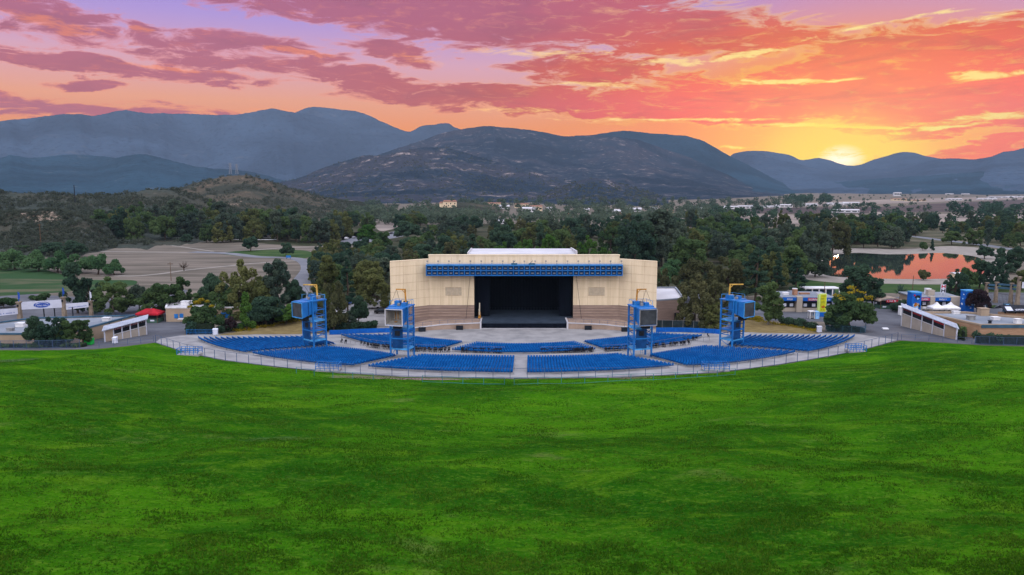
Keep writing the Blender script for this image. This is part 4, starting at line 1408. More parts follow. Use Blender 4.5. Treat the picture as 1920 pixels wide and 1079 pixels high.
# ------------------------------------------------------------------ speaker towers
def tower(px, py, rz, kind, lab, crane_dir):
    x, y = G(px, py)
    z = gz(x, y) - .05
    H = 10.6
    R = empty('speaker_tower', (x, y, z), lab, 'speaker tower', 'blue speaker towers in the seating', rz)
    OFF[R.name] = Vector((0, 0, 0))
    W, D = 1.9, 1.6
    B = lambda m, n, mt, par=R: m.build(n, mt, par, local=True)
    for sx in (-1, 1):
        for sy in (-1, 1):
            B(MB().box((sx * W, sy * D, H / 2), (.30, .30, H)), 'leg', M_blue)
    for k, zz in enumerate((1.9, 4.1, 6.2)):
        m = MB()
        for sy in (-1, 1):
            m.box((0, sy * D, zz), (2 * W - .3, .2, .26))
        for sx in (-1, 1):
            m.box((sx * W, 0, zz), (.2, 2 * D - .3, .26))
        m.box((0, 0, zz + .16), (2 * W - .1, 2 * D - .1, .06))
        B(m, 'platform', M_blue2 if k != 1 else M_blue)
    m = MB()
    for zz in (3.0, 5.2, 7.3, 8.6):
        m.box((W, 0, zz), (.12, 2 * D - .3, .16))
        m.box((-W, 0, zz), (.12, 2 * D - .3, .16))
        m.box((0, D, zz), (2 * W - .3, .12, .16))
    m.bar((W, -D, 2.1), (W, D, 4.0), .1)
    m.bar((W, D, 4.3), (W, -D, 6.1), .1)
    m.bar((-W, -D, .2), (-W, D, 1.8), .1)
    B(m, 'bracing', M_blue)
    # blue cladding panel with a dark loudspeaker mouth
    m = MB()
    m.box((-.35, -D - .03, 4.9), (2.3, .1, 2.6))
    m.box((-.35, -D - .03, 2.85), (2.3, .1, 1.5))
    pn = B(m, 'cladding', M_blued)
    B(MB().box((-.35, -D - .12, 5.2), (1.1, .08, 1.0)), 'loudspeaker', M_dark, pn)
    # ladder
    m = MB()
    for dx in (-.25, .25):
        m.bar((1.2 + dx, D + .22, .1), (1.2 + dx, D + .22, H + .8), .06)
    for i in range(26):
        m.bar((.95, D + .22, .4 + i * .4), (1.45, D + .22, .4 + i * .4), .04)
    B(m, 'ladder', M_blue2)
    # housing: flared box that projects to the front
    z0, z1, y0, y1 = 7.35, 10.5, -D + 1.4, -D - 2.6
    wb, wf = 1.6, 1.86
    zl = z0 - .12
    m = MB()
    vs = [(-wb, y0, z0 + .9), (wb, y0, z0 + .9), (wb, y0, z1), (-wb, y0, z1), (-wf, y1, zl), (wf, y1, zl), (wf, y1, z1), (-wf, y1, z1)]
    fs = [(0, 1, 2, 3), (0, 4, 5, 1), (1, 5, 6, 2), (2, 6, 7, 3), (3, 7, 4, 0)]
    t = .14
    vi = [(-wf + t, y1, zl + t), (wf - t, y1, zl + t), (wf - t, y1, z1 - t), (-wf + t, y1, z1 - t)]
    if kind == 'open':
        vb = [(-wb * .62, y1 + 2.3, zl + .95), (wb * .62, y1 + 2.3, zl + .95), (wb * .62, y1 + 2.3, z1 - .6), (-wb * .62, y1 + 2.3, z1 - .6)]
    else:
        vb = [(a, y1 + .05, c) for a, _, c in vi]
    m.add(vs + vi, fs + [(4, 8, 9, 5), (5, 9, 10, 6), (6, 10, 11, 7), (7, 11, 8, 4)])
    hs = B(m, 'housing', M_blue)
    m = MB()
    m.add([(a, b + .004, c) for a, b, c in vi] + vb, [(0, 4, 5, 1), (1, 5, 6, 2), (2, 6, 7, 3), (3, 7, 4, 0), (4, 7, 6, 5)] if kind == 'open' else [(4, 7, 6, 5), (0, 4, 5, 1), (1, 5, 6, 2), (2, 6, 7, 3), (3, 7, 4, 0)])
    B(m, 'housing_lining' if kind == 'open' else 'screen', M_screenl if kind == 'open' else M_screen, hs)
    m = MB()
    for sx in (-1, 1):
        m.box((sx * (wf - .05), y1 - .04, (zl + z1) / 2), (.16, .1, z1 - zl + .1))
    m.box((0, y1 - .04, z1), (2 * wf - .28, .1, .14))
    m.box((0, y1 - .04, zl), (2 * wf - .28, .1, .14))
    B(m, 'housing_rim', M_roofw if kind == 'open' else (M_grey if kind == 'grey' else M_blue2), hs)
    if kind == 'open':
        m = MB()
        m.box((0, y1 + 2.2, 8.9), (.12, .1, 1.6))
        m.box((-.55, y1 + 2.2, 8.9), (.1, .1, 1.6))
        m.box((0, y1 + 1.1, zl + .62), (.5, .5, .12))
        B(m, 'mounting_frame', M_rust, hs)
    m = MB()      # ribs on the housing sides
    for sx in (-1, 1):
        for k in (.25, .6):
            yy = y0 + (y1 - y0) * k
            ww = wb + (wf - wb) * k + .03
            m.box((sx * ww, yy, (z0 + z1) / 2 + .2), (.08, .14, z1 - z0 - .5))
    B(m, 'housing_ribs', M_blued, hs)
    # dark equipment slung beneath
    B(MB().box((0.1, -D - .9, 6.75), (1.6, 1.1, .75)), 'amplifier_rack', M_dark)
    # roof deck, parapet boxes and rail
    m = MB().box((0, 0, H + .06), (2 * W + .5, 2 * D + .6, .24))
    m.box((0, -D - 1.2, z1 + .08), (2 * wf - .2, 2.4, .16))
    dk = B(m, 'roof_deck', M_blue)
    m = MB()
    r = random.Random(px)
    for sx in (-1, 1):
        m.bar((sx * W, D, H + .18), (sx * W, D, H + 1.2), .07)
        m.bar((sx * W, -D, H + .18), (sx * W, -D, H + 1.2), .07)
        m.bar((sx * W, -D, H + 1.15), (sx * W, D, H + 1.15), .06)
    m.bar((-W, D, H + 1.15), (W, D, H + 1.15), .06)
    B(m, 'roof_railing', M_blue2, dk)
    m = MB()
    B(MB().box((-.9, .3, H + .6), (1.1, 1.3, .85)), 'roof_cabinet', M_blue, dk)
    B(MB().box((.9, -.7, H + .5), (.9, 1.0, .65)), 'roof_cabinet', M_blue, dk)
    B(MB().box((-.2, -1.0, H + .45), (.5, .5, .5)), 'winch', M_grey, dk)
    m = MB().box((.6, .8, H + .55), (.8, .7, .75))
    B(m, 'winch', M_grey if kind != 'open' else M_dark, dk)
    # davit crane: drawn in world directions, so undo the tower's turn
    ca, sa = math.cos(-rz), math.sin(-rz)
    def wd(dx, dz):
        return (dx * ca, dx * sa, H + dz)
    s = crane_dir
    m = MB()
    cm = M_yellow if kind in ('dark', 'flush') else M_rust
    hgt = 3.3 if kind in ('dark', 'flush') else 3.4
    ln = 2.9 if kind in ('dark', 'flush') else 1.9
    m.bar(wd(-s * .9, .15), wd(-s * .75, hgt), .26)
    m.bar(wd(-s * .9, hgt), wd(s * (ln - .8), hgt + .02), .22)
    m.bar(wd(-s * .75, hgt - .8), wd(-s * .1, hgt - .05), .12)
    cr = B(m, 'davit_crane', cm)
    m = MB()
    m.bar(wd(s * (ln - .9), hgt), wd(s * .2, .4), .05)
    m.bar(wd(s * (ln - .9), hgt), wd(s * (ln + .3), .4), .05)
    B(m, 'crane_cable', M_dark, cr)


tower(591, 652, rad(-40), 'dark', 'westernmost blue speaker tower with a dark screen turned to the left and yellow crane', -1)
tower(755, 669, rad(-14), 'open', 'blue speaker tower with an empty open housing, left of the stage', -1)
tower(1199, 669, rad(12), 'grey', 'blue speaker tower with a grey screen facing the lawn, right of the stage', 1)
tower(1371, 651, rad(37), 'flush', 'easternmost blue speaker tower with a grey screen turned to the right and yellow crane', 1)

# ------------------------------------------------------------------ low buildings round the plazas
def inset(poly, d):
    c = Vector((sum(p[0] for p in poly) / len(poly), sum(p[1] for p in poly) / len(poly)))
    out = []
    n = len(poly)
    if poly_area(poly) < 0:
        poly = poly[::-1]
    for i in range(n):
        p0, p1, p2 = Vector(poly[i - 1]), Vector(poly[i]), Vector(poly[(i + 1) % n])
        e1, e2 = (p1 - p0).normalized(), (p2 - p1).normalized()
        n1, n2 = Vector((-e1.y, e1.x)), Vector((-e2.y, e2.x))
        b = (n1 + n2)
        b = b / max(.3, b.dot(n1))
        out.append(p1 + b * d)
    return [tuple(p) for p in out]


def flat_building(name, lab, pts, h, wall, roof, trim, cat='building', units=(), z=None, coping=.35):
    """flat-roofed building over a ground polygon with parapet, roof sheet and rooftop units; z = absolute roof height"""
    if poly_area(pts) < 0:
        pts = pts[::-1]
    c = (sum(p[0] for p in pts) / len(pts), sum(p[1] for p in pts) / len(pts))
    z0 = min(float(ground(*p)) for p in pts) - .2
    zt = max(float(ground(*p)) for p in pts) + h if z is None else z
    R = empty(name, (c[0], c[1], z0), lab, cat)
    inn = inset(pts, .3)
    m = MB()
    n = len(pts)
    for i in range(n):
        j = (i + 1) % n
        m.prism([pts[i], pts[j], inn[j], inn[i]], z0, zt)
    m.build('wall', wall, R)
    out = inset(pts, -.12)
    m = MB()
    for i in range(n):
        j = (i + 1) % n
        m.prism([out[i], out[j], inset(pts, .36)[j], inset(pts, .36)[i]], zt, zt + coping)
    m.build('roof_edge', trim, R)
    m = MB().prism(inset(pts, .31), zt - .35, zt - .1)
    rf = m.build('roof', roof, R)
    for (ux, uy, w, d, hh, mt) in units:
        m = MB().bx(ux - w / 2, ux + w / 2, uy - d / 2, uy + d / 2, zt - .1, zt + hh)
        m.bx(ux - w / 2 - .1, ux + w / 2 + .1, uy - d / 2 - .1, uy + d / 2 + .1, zt + hh, zt + hh + .12)
        m.build('roof_unit', mt, rf)
    return R, zt


def gl(*px):
    return [G(*p) for p in px]


def at_depth(px, y, py=None):
    """world x seen in photo column px at depth y (height taken from row py or ground)"""
    d = ray(px, py if py is not None else 600)
    return d[0] / d[1] * y


def zrow(py, y):
    d = ray(960, py)
    return CAMZ + d[2] / d[1] * y


# left main flat-roofed building with its front wall by the dark trees
ZL = zrow(627, G(120, 648)[1]) - .3
RP = lambda px, z: [plane_pt(a, b, z) for a, b in px]
P = RP([(252, 593), (122, 628), (-150, 628), (-150, 613), (0, 606), (62, 598)], ZL)
U = lambda px, py: plane_pt(px, py, ZL)
R, zt = flat_building('plaza_building', 'long tan flat-roofed building with teal roof edge behind the dark trees on the left', P, 0, M_tan, M_roofg, M_teal, z=ZL,
                      units=[(*U(200, 601), 1.6, 1.2, .6, M_white), (*U(40, 612), 1.8, 1.4, .7, M_white), (*U(20, 620), 1.2, 1.0, .5, M_grey), (*U(110, 606), 1.6, 1.2, .7, M_white), (*U(62, 618), 1.0, .8, .5, M_white)])
for a in (224, 200):
    t = (252 - a) / 130
    x, y = P[0][0] + (P[1][0] - P[0][0]) * t, P[0][1] + (P[1][1] - P[0][1]) * t
    MB().bar((x + .15, y - .1, .5), (x + .15, y - .1, zt), .12).build('downpipe', M_teal, R)


def concession(a, b, back, lab, seed, flip=1):
    """open-fronted stand: posts, half wall, counters and a sloping sheet roof; a,b front corners, back = depth vector"""
    a, b, back = Vector(a), Vector(b), Vector(back)
    za = max(float(ground(*a)), float(ground(*b)))
    z0 = min(float(ground(*a)), float(ground(*b))) - .15
    R = empty('concession_stand', (a.x, a.y, z0), lab, 'food stand')
    u = (b - a)
    L = u.length
    u.normalize()
    n = 5
    zt = za + 2.7
    m = MB()
    a2, b2 = a + back, b + back
    m.prism([tuple(a2), tuple(b2), tuple(b2 + back * .08), tuple(a2 + back * .08)], z0, zt + .2)
    m.prism([tuple(a), tuple(a + u * .15), tuple(a2 + u * .15), tuple(a2)], z0, zt - .02)
    m.prism([tuple(b - u * .15), tuple(b), tuple(b2), tuple(b2 - u * .15)], z0, za + 1.15)
    m.build('back_wall', M_tan, R)
    for i in range(n + 1):
        p = a + u * (L * i / n)
        MB().bx(p.x - .11, p.x + .11, p.y - .11, p.y + .11, z0, zt).build('post', M_signw, R)
    for i in range(n):
        p, q = a + u * (L * i / n + .14), a + u * (L * (i + 1) / n - .14)
        w = back.normalized() * .14
        if i == (n - 1 if flip < 0 else 0):
            m = MB().prism([tuple(p), tuple(q), tuple(q + w), tuple(p + w)], z0, zt - .05)
            m.build('solid_bay', M_tan, R)
            continue
        MB().prism([tuple(p), tuple(q), tuple(q + w), tuple(p + w)], z0, za + 1.05).build('half_wall', M_stonel, R)
        MB().prism([tuple(p - w * 1.5), tuple(q - w * 1.5), tuple(q + w * 2), tuple(p + w * 2)], za + 1.06, za + 1.14).build('counter', M_white, R)
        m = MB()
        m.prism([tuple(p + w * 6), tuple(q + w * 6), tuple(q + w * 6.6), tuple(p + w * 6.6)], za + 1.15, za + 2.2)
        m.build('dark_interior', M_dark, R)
        m = MB()
        m.prism([tuple(p + w * 1.2), tuple(q + w * 1.2), tuple(q + w * 2), tuple(p + w * 2)], zt - .62, zt - .1)
        s = m.build('menu_fascia', M_redp if i % 2 else mat('faded_maroon', (.10, .025, .028), .7, .2), R)
        m = MB()
        lettering(m, (p.x + .2, p.y, zt - .5), (u.x, u.y, 0), (0, 0, 1), L / n - .8, .26, 9, seed + i, (-back.x, -back.y, 0), -.13)
        m.build('menu_lettering', M_signw, s)
    # roof: sloping sheet that overhangs the front
    o = back.normalized()
    c = [a - u * .6 - o * 1.3, b + u * .8 - o * 1.3, b2 + u * .8 + o * .1, a2 - u * .6 + o * .1]
    m = MB().prism([tuple(p) for p in c], [zt + .0, zt + .0, zt + .3, zt + .3], [zt + .14, zt + .14, zt + .44, zt + .44])
    rf = m.build('sheet_roof', M_sheet, R)
    m = MB()
    for i in range(16):
        t = (i + .5) / 16
        p0, p1 = c[0] + (c[1] - c[0]) * t, c[3] + (c[2] - c[3]) * t
        m.bar((p0.x, p0.y, zt + .16), (p1.x, p1.y, zt + .46), .06, .04)
    m.build('roof_ribs', M_sheet, rf)
    return R


M_stonel = mat('pale_stucco', (.30, .265, .22), .85, scale=.5, col2=(.35, .31, .265))
M_sheet = mat('galvanised_roof', (.30, .335, .40), .5, .1, .4)
concession(G(197, 642), G(275, 628), Vector((-1.4, 3.2)), 'open food stand with a pale sheet roof at the left end of the lawn', 3)
concession(G(1793, 638), G(1690, 612), Vector((1.6, 3.4)), 'open food stand with pale sheet roof before the brick building on the right', 11)

# green bin and small white bin by the left stand
def bin_box(px, py, w, d, h, mt, lab):
    x, y = G(px, py)
    z = float(ground(x, y)) + .04
    R = empty('waste_bin', (x, y, z), lab, 'bin')
    MB().prism([(x - w / 2, y - d / 2), (x + w / 2, y - d / 2), (x + w / 2, y + d / 2), (x - w / 2, y + d / 2)], z + .12, z + h).build('body', mt, R)
    MB().prism([(x - w / 2 - .05, y - d / 2 - .05), (x + w / 2 + .05, y - d / 2 - .05), (x + w / 2 + .05, y + d / 2 + .05), (x - w / 2 - .05, y + d / 2 + .05)], z + h, [z + h + .08, z + h + .08, z + h + .3, z + h + .3]).build('lid', mt, R)
    for dx in (-w / 2 + .15, w / 2 - .15):
        MB().tube([(x + dx - .05, y - d / 2 + .1, z + .1), (x + dx + .05, y - d / 2 + .1, z + .1)], [.1, .1], 8).build('wheel', M_rubber, R)


bin_box(167, 647, 1.7, 1.1, 1.1, M_green, 'bright green skip bin at the lawn kerb below the dark trees')
bin_box(216, 645, .8, .8, 1.2, M_signw, 'white bin in front of the left food stand')
bin_box(1660, 619.5, 1.3, .7, .25, M_white, 'small low white box lying on the asphalt right of the seats')
bin_box(404, 629, 1.1, .5, 1.3, M_signw, 'small white box at the end of the box hedge')
bin_box(1536, 624, 1.1, .5, 1.3, M_signw, 'small white box beside the right ochre bank')
bin_box(1694, 592, 2.6, 1.4, 2.4, M_white, 'tall white container left of the blue wrapped tower')
bin_box(1703, 588, 1.6, 1.4, 2.3, M_white, 'narrow white container close beside the blue wrapped tower')


# red canopy kiosk on the left
def kiosk(px, py, w, d, h, roofm, lab, signm, arch=False):
    x, y = G(px, py)
    z = float(ground(x, y)) + .04
    R = empty('kiosk', (x, y, z), lab, 'kiosk')
    for sx in (-1, 1):
        for sy in (-1, 1):
            MB().bx(x + sx * w * .42 - .07, x + sx * w * .42 + .07, y + sy * d * .42 - .07, y + sy * d * .42 + .07, z, z + h).build('post', M_wood, R)
    m = MB()
    if arch:
        N = 10
        for i in range(N):
            t0, t1 = i / N, (i + 1) / N
            f = lambda t: h + 1.0 * math.sin(math.pi * t) ** .8
            xa, xb = x - w / 2 + w * t0, x - w / 2 + w * t1
            m.prism([(xa, y - d / 2), (xb, y - d / 2), (xb, y + d / 2), (xa, y + d / 2)], [z + f(t0) - .25, z + f(t1) - .25] + [z + f(t1) - .25, z + f(t0) - .25], [z + f(t0), z + f(t1), z + f(t1), z + f(t0)])
    else:
        b = [(x - w / 2, y - d / 2, z + h), (x + w / 2, y - d / 2, z + h), (x + w / 2, y + d / 2, z + h), (x - w / 2, y + d / 2, z + h)]
        m.add(b + [(p[0], p[1], p[2] - .45) for p in b] + [(x - w * .18, y, z + h + 1.1), (x + w * .18, y, z + h + 1.1)],
              [(0, 1, 9, 8), (1, 2, 9), (2, 3, 8, 9), (3, 0, 8), (0, 4, 5, 1), (1, 5, 6, 2), (2, 6, 7, 3), (3, 7, 4, 0)])
    m.build('canopy', roofm, R)
    MB().bx(x - w * .44, x + w * .44, y - d * .42, y + d * .42, z + .02, z + 1.05).build('counter', mat('kiosk_green', (.035, .075, .055), .7, .3), R)
    m = MB()
    for k in (-.26, .2):
        m = MB().bx(x + w * k - .55, x + w * k + .55, y - d * .42 - .06, y - d * .42 - .01, z + .45, z + .85)
        m.build('notice', M_signw, R)
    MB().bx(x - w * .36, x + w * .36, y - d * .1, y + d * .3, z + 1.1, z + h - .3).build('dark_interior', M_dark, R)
    if signm is not None:
        sb = MB().bx(x - w * .22, x + w * .26, y - d / 2 - .12, y - d / 2 - .02, z + h - .4, z + h + .35).build('sign_board', signm, R)
        m = MB()
        lettering(m, (x - w * .19, y - d / 2 - .12, z + h - .2), (1, 0, 0), (0, 0, 1), w * .42, .4, 9, px)
        m.build('sign_lettering', M_signw, sb)


kiosk(283, 604, 6.3, 4.2, 2.6, M_red, 'drinks kiosk under a red hipped canopy at the left plaza', None)
kiosk(1664, 578, 7.4, 4.5, 2.5, mat('kiosk_roof_tan', (.26, .21, .17), .8, .15), 'low kiosk with arched tan roof and red sign on the right plaza', M_redp, True)

# left tan building with blue shutters
P = [G(312, 604), G(450, 602), G(462, 590), G(316, 590)]
R, zt = flat_building('service_building', 'tan flat-roofed building with blue windows behind the yellow flowering tree', P, 3.6, M_tan, M_roofw, M_white,
                      units=[(*G(350, 596), 2.2, 1.6, .9, M_white), (*G(414, 596), 2.4, 1.8, 1.3, M_white), (*G(375, 593), 1.6, 1.4, .7, M_grey)])
y0 = P[0][1]
for px, w, h0, h1, mt in ((331, 1.0, 1.0, 2.2, M_blue), (341, 1.0, 1.2, 2.3, M_blue), (424, 2.6, .9, 2.6, M_blue), (400, 1.4, .9, 2.2, M_blue)):
    t = (px - 312) / 138
    x, y = P[0][0] + (P[1][0] - P[0][0]) * t, P[0][1] + (P[1][1] - P[0][1]) * t
    z = float(ground(x, y))
    MB().bx(x - w / 2, x + w / 2, y - .1, y + .06, z + h0, z + h1).build('window', mt, R)
x, y = G(343, 605)
MB().bx(x - .9, x + .9, y - 1.2, y - .3, 1.0, 1.2).build('counter_shelf', M_white, R)


# entrance gates with stone piers and white boards
def pier(px, py, top, w, R, flag=None):
    w = w * .62
    x, y = G(px, py)
    z0 = float(ground(x, y))
    z1 = zrow(top, y)
    m = MB()
    m.box((x, y, z0 + .45), (w * 1.25, w * 1.25, .9))
    m.add([(x - w / 2, y - w / 2, z0 + .9), (x + w / 2, y - w / 2, z0 + .9), (x + w / 2, y + w / 2, z0 + .9), (x - w / 2, y + w / 2, z0 + .9),
           (x - w * .4, y - w * .4, z1 - .3), (x + w * .4, y - w * .4, z1 - .3), (x + w * .4, y + w * .4, z1 - .3), (x - w * .4, y + w * .4, z1 - .3)],
          [(0, 1, 5, 4), (1, 2, 6, 5), (2, 3, 7, 6), (3, 0, 4, 7)])
    m.box((x, y, z1 - .15), (w * 1.15, w * 1.15, .3))
    p = m.build('pier', M_stone, R)
    MB().box((x, y - w * .52, z1 - 1.0), (.35, .25, .6)).build('lantern', M_dark, p)
    if flag:
        m = MB()
        m.bar((x, y, z1), (x, y, z1 + 2.6), .09)
        m.add([(x + .05, y, z1 + .7), (x + .4, y + .05, z1 + .8), (x + .33, y + .1, z1 + 2.3), (x + .05, y, z1 + 2.5), (x + .05, y + .04, z1 + .7), (x + .4, y + .09, z1 + .8), (x + .33, y + .14, z1 + 2.3), (x + .05, y + .04, z1 + 2.5)],
              [(0, 1, 2, 3), (7, 6, 5, 4), (0, 4, 5, 1), (1, 5, 6, 2), (2, 6, 7, 3)])
        m.build('flag', flag, p)
    return x, y, z0, z1


def board(R, pa, pb, za0, za1, zb0, zb1, mt, name='sign_board', th=.25):
    """upright board between two plan points, with its own bottom and top heights at each end"""
    a, b = Vector(pa), Vector(pb)
    u = (b - a).normalized()
    w = Vector((-u.y, u.x)) * th / 2
    m = MB().prism([tuple(a - w), tuple(b - w), tuple(b + w), tuple(a + w)], [za0, zb0, zb0, za0], [za1, zb1, zb1, za1])
    return m.build(name, mt, R), u


def entrance_gate(pl, lab):
    x0, y0 = G(*pl[0][:2])
    R = empty('entrance_gate', (x0, y0, 0), lab, 'gate')
    return R


R = entrance_gate([(122, 604)], 'left entrance gate of stone piers with white boards and a blue oval emblem')
A = [pier(-42, 620, 580, 1.5, R), pier(39, 612, 566, 1.6, R, M_signb), pier(122, 604, 557, 1.6, R, M_signb), pier(172, 600, 564, 1.4, R, M_signw)]


def between(i, j, ra, rb, mt):
    """board hung between piers i and j; rows (top, bottom) in the photo at each end set its height"""
    pa, pb = Vector(A[i][:2]), Vector(A[j][:2])
    u = (pb - pa).normalized()
    pa, pb = pa + u * .5, pb - u * .5
    return (pa, pb) + (zrow(ra[1], pa.y), zrow(ra[0], pa.y), zrow(rb[1], pb.y), zrow(rb[0], pb.y))


q = between(1, 2, (567, 581), (562, 577), M_signw)
sb, u = board(R, q[0], q[1], *q[2:], M_signw)
# oval emblem: blue ring and band with white strokes
c = (q[0] + q[1]) / 2
zc = sum(q[2:]) / 4
sl = ((q[4] + q[5]) - (q[2] + q[3])) / 2 / (q[1] - q[0]).length
nv = Vector((u.y, -u.x))
W_, H_ = 2.0, .78


def oval(w, h, d, n=28, a0=0, a1=2 * math.pi, inner=0.0):
    vs = []
    for k in range(n + 1):
        t = a0 + (a1 - a0) * k / n
        for f in (inner, 1.0):
            x, z = math.cos(t) * w * f, math.sin(t) * h * f
            p = c + u * x + nv * d
            vs.append((p.x, p.y, zc + z + sl * x))
    return vs, [(2 * k, 2 * k + 1, 2 * k + 3, 2 * k + 2) for k in range(n)]


em = MB().add(*oval(W_, H_, .15)).build('emblem', M_signb, sb)
m = MB().add(*oval(W_ * .86, H_ * .8, .16, 20, .35, math.pi - .35, .8))
m.build('emblem_arc', M_signw, em)
m = MB()
lettering(m, (c.x - u.x * 1.6 + nv.x * .15, c.y - u.y * 1.6 + nv.y * .15, zc - .3), (u.x, u.y, sl), (0, 0, 1), 3.2, .36, 15, 8, (nv.x, nv.y, 0))
m.build('emblem_lettering', M_signw, em)
for (i, j, ra, rb, sd) in ((0, 1, (584, 597), (578, 589), 21), (2, 3, (570, 581), (567, 576), 22)):
    q = between(i, j, ra, rb, M_signw)
    sb, u = board(R, q[0], q[1], *q[2:], M_signw)
    nv = Vector((u.y, -u.x))
    L = (q[1] - q[0]).length
    sl = (q[4] - q[2]) / L
    m = MB()
    lettering(m, (q[0].x + u.x * L * .1 + nv.x * .14, q[0].y + u.y * L * .1 + nv.y * .14, q[2] + .35 + sl * L * .1), (u.x, u.y, sl), (0, 0, 1), L * .82, .24, 24, sd, (nv.x, nv.y, 0))
    m.build('board_lettering', M_signb, sb)
for px in (84, 104, 138):
    x, y = G(px, 606)
    MB().bar((x, y, 0), (x, y, 4.4), .22).build('board_post', M_dark, R)
fence('plaza_fence', 'thin steel fence between the left gate and the red kiosk', [gp(175, 598), gp(215, 600), gp(262, 604)], 1.9, 2.4, M_fence, M_fence, (1.0, .08), .07, pickets=.35)

# right entrance gate
R = empty('entrance_gate', (*G(1900, 574), 0), 'right entrance gate of tan piers with dark teal beams and a small white emblem board', 'gate')
A = [pier(1848, 566, 530, 1.5, R), pier(1866, 568, 529, 1.4, R, None), pier(1894, 571, 531, 1.4, R), pier(1907, 573, 519, 1.5, R), pier(1960, 577, 522, 1.6, R)]
for i, j in ((0, 1), (1, 2), (2, 3)):
    pa, pb = Vector(A[i][:2]), Vector(A[j][:2])
    z = min(A[i][3], A[j][3]) - .4
    for dz in (0, -1.1):
        board(R, pa, pb, z - .55 + dz, z + dz, z - .55 + dz, z + dz, M_teal, 'beam', .4)
    m = MB()
    n = int((pb - pa).length / .35)
    for k in range(1, n):
        p = pa + (pb - pa) * k / n
        m.bar((p.x, p.y, .05), (p.x, p.y, 3.0), .05)
    m.bar((pa.x, pa.y, 3.0), (pb.x, pb.y, 3.0), .08)
    m.build('gate_bars', M_dark, R)
pa, pb = Vector(A[3][:2]), Vector(A[4][:2])
u = (pb - pa).normalized()
c = pa + u * 2.6
z1 = zrow(530, c.y)
sb, _ = board(R, pa + u * .8, pb - u * .8, z1 - 1.9, z1, z1 - 1.9, z1, M_signw)
nv = Vector((u.y, -u.x))
zc, sl = z1 - .95, 0
em = MB().add(*oval(1.3, .7, .15)).build('emblem', M_signb, sb)
m = MB()
lettering(m, (c.x - u.x * .9 + nv.x * .15, c.y - u.y * .9 + nv.y * .15, zc - .2), (u.x, u.y, 0), (0, 0, 1), 1.8, .4, 8, 9, (nv.x, nv.y, 0))
m.build('emblem_lettering', M_signw, em)


# food buildings with blue fascia
def food_building(pxs, top, lab, bays, seed, back, units):
    """pxs: left and right front ground pixels"""
    a, b = Vector(G(*pxs[0])), Vector(G(*pxs[1]))
    z = 0.04
    y = a.y
    zt = zrow(top, y)
    R = empty('food_building', (a.x, a.y, 0), lab, 'building')
    u = (b - a).normalized()
    w = Vector((-u.y, u.x))
    L = (b - a).length
    pt = lambda s, d: tuple(a + u * s + w * d)
    m = MB().prism([pt(0, 1.6), pt(L, 1.6), pt(L, back), pt(0, back)], 0, zt - .35)
    m.build('wall', M_tan, R)
    m = MB().prism([pt(-.4, -.3), pt(L + .4, -.3), pt(L + .4, back + .4), pt(-.4, back + .4)], zt - .34, zt)
    rf = m.build('roof', M_roofg, R)
    for (s, d, ww, dd, hh, mt) in units:
        p = pt(s * L, d)
        mm = MB().bx(p[0] - ww / 2, p[0] + ww / 2, p[1] - dd / 2, p[1] + dd / 2, zt + .002, zt + hh)
        mm.bx(p[0] - ww / 2 - .08, p[0] + ww / 2 + .08, p[1] - dd / 2 - .08, p[1] + dd / 2 + .08, zt + hh, zt + hh + .1)
        mm.build('roof_unit', mt, rf)
    for i, (s0, s1, kind) in enumerate(bays):
        s0, s1 = s0 * L, s1 * L
        if kind == 'pier':
            MB().prism([pt(s0, -.55), pt(s1, -.55), pt(s1, 1.59), pt(s0, 1.59)], 0, zt + .15).build('pier', M_stonel, R)
            continue
        f = MB().prism([pt(s0 + .02, -.35), pt(s1 - .02, -.35), pt(s1 - .02, -.05), pt(s0 + .02, -.05)], zt - 1.15, zt - .1).build('fascia', M_bluevin, R)
        if kind == 'red':
            MB().prism([pt(s0 + .3 * (s1 - s0), -.42), pt(s1 - .1, -.42), pt(s1 - .1, -.36), pt(s0 + .3 * (s1 - s0), -.36)], zt - 1.05, zt - .2).build('fascia_panel', M_redp, f)
        mm = MB()
        k = (s1 - s0)
        p = pt(s0 + (.34 if kind == 'red' else .2) * k, -.44)
        lettering(mm, (p[0], p[1], zt - .9), (u.x, u.y, 0), (0, 0, 1), k * .52, .5, 10, seed + i, (-w.x, -w.y, 0))
        mm.build('fascia_lettering', M_signw, f)
        MB().prism([pt(s0, .3), pt(s1, .3), pt(s1, .6), pt(s0, .6)], 0, 1.15).build('counter', M_stonel, R)
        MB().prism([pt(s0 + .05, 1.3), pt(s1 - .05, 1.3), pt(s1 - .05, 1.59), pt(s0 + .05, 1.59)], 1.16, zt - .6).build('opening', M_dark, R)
        n = max(2, int(k / 2.2))
        for j in range(n):
            s = s0 + k * (j + .5) / n
            MB().prism([pt(s - .5, 1.0), pt(s + .5, 1.0), pt(s + .5, 1.08), pt(s - .5, 1.08)], 1.5, 2.4).build('menu_board', M_signw, R)
    return R, pt, L, zt


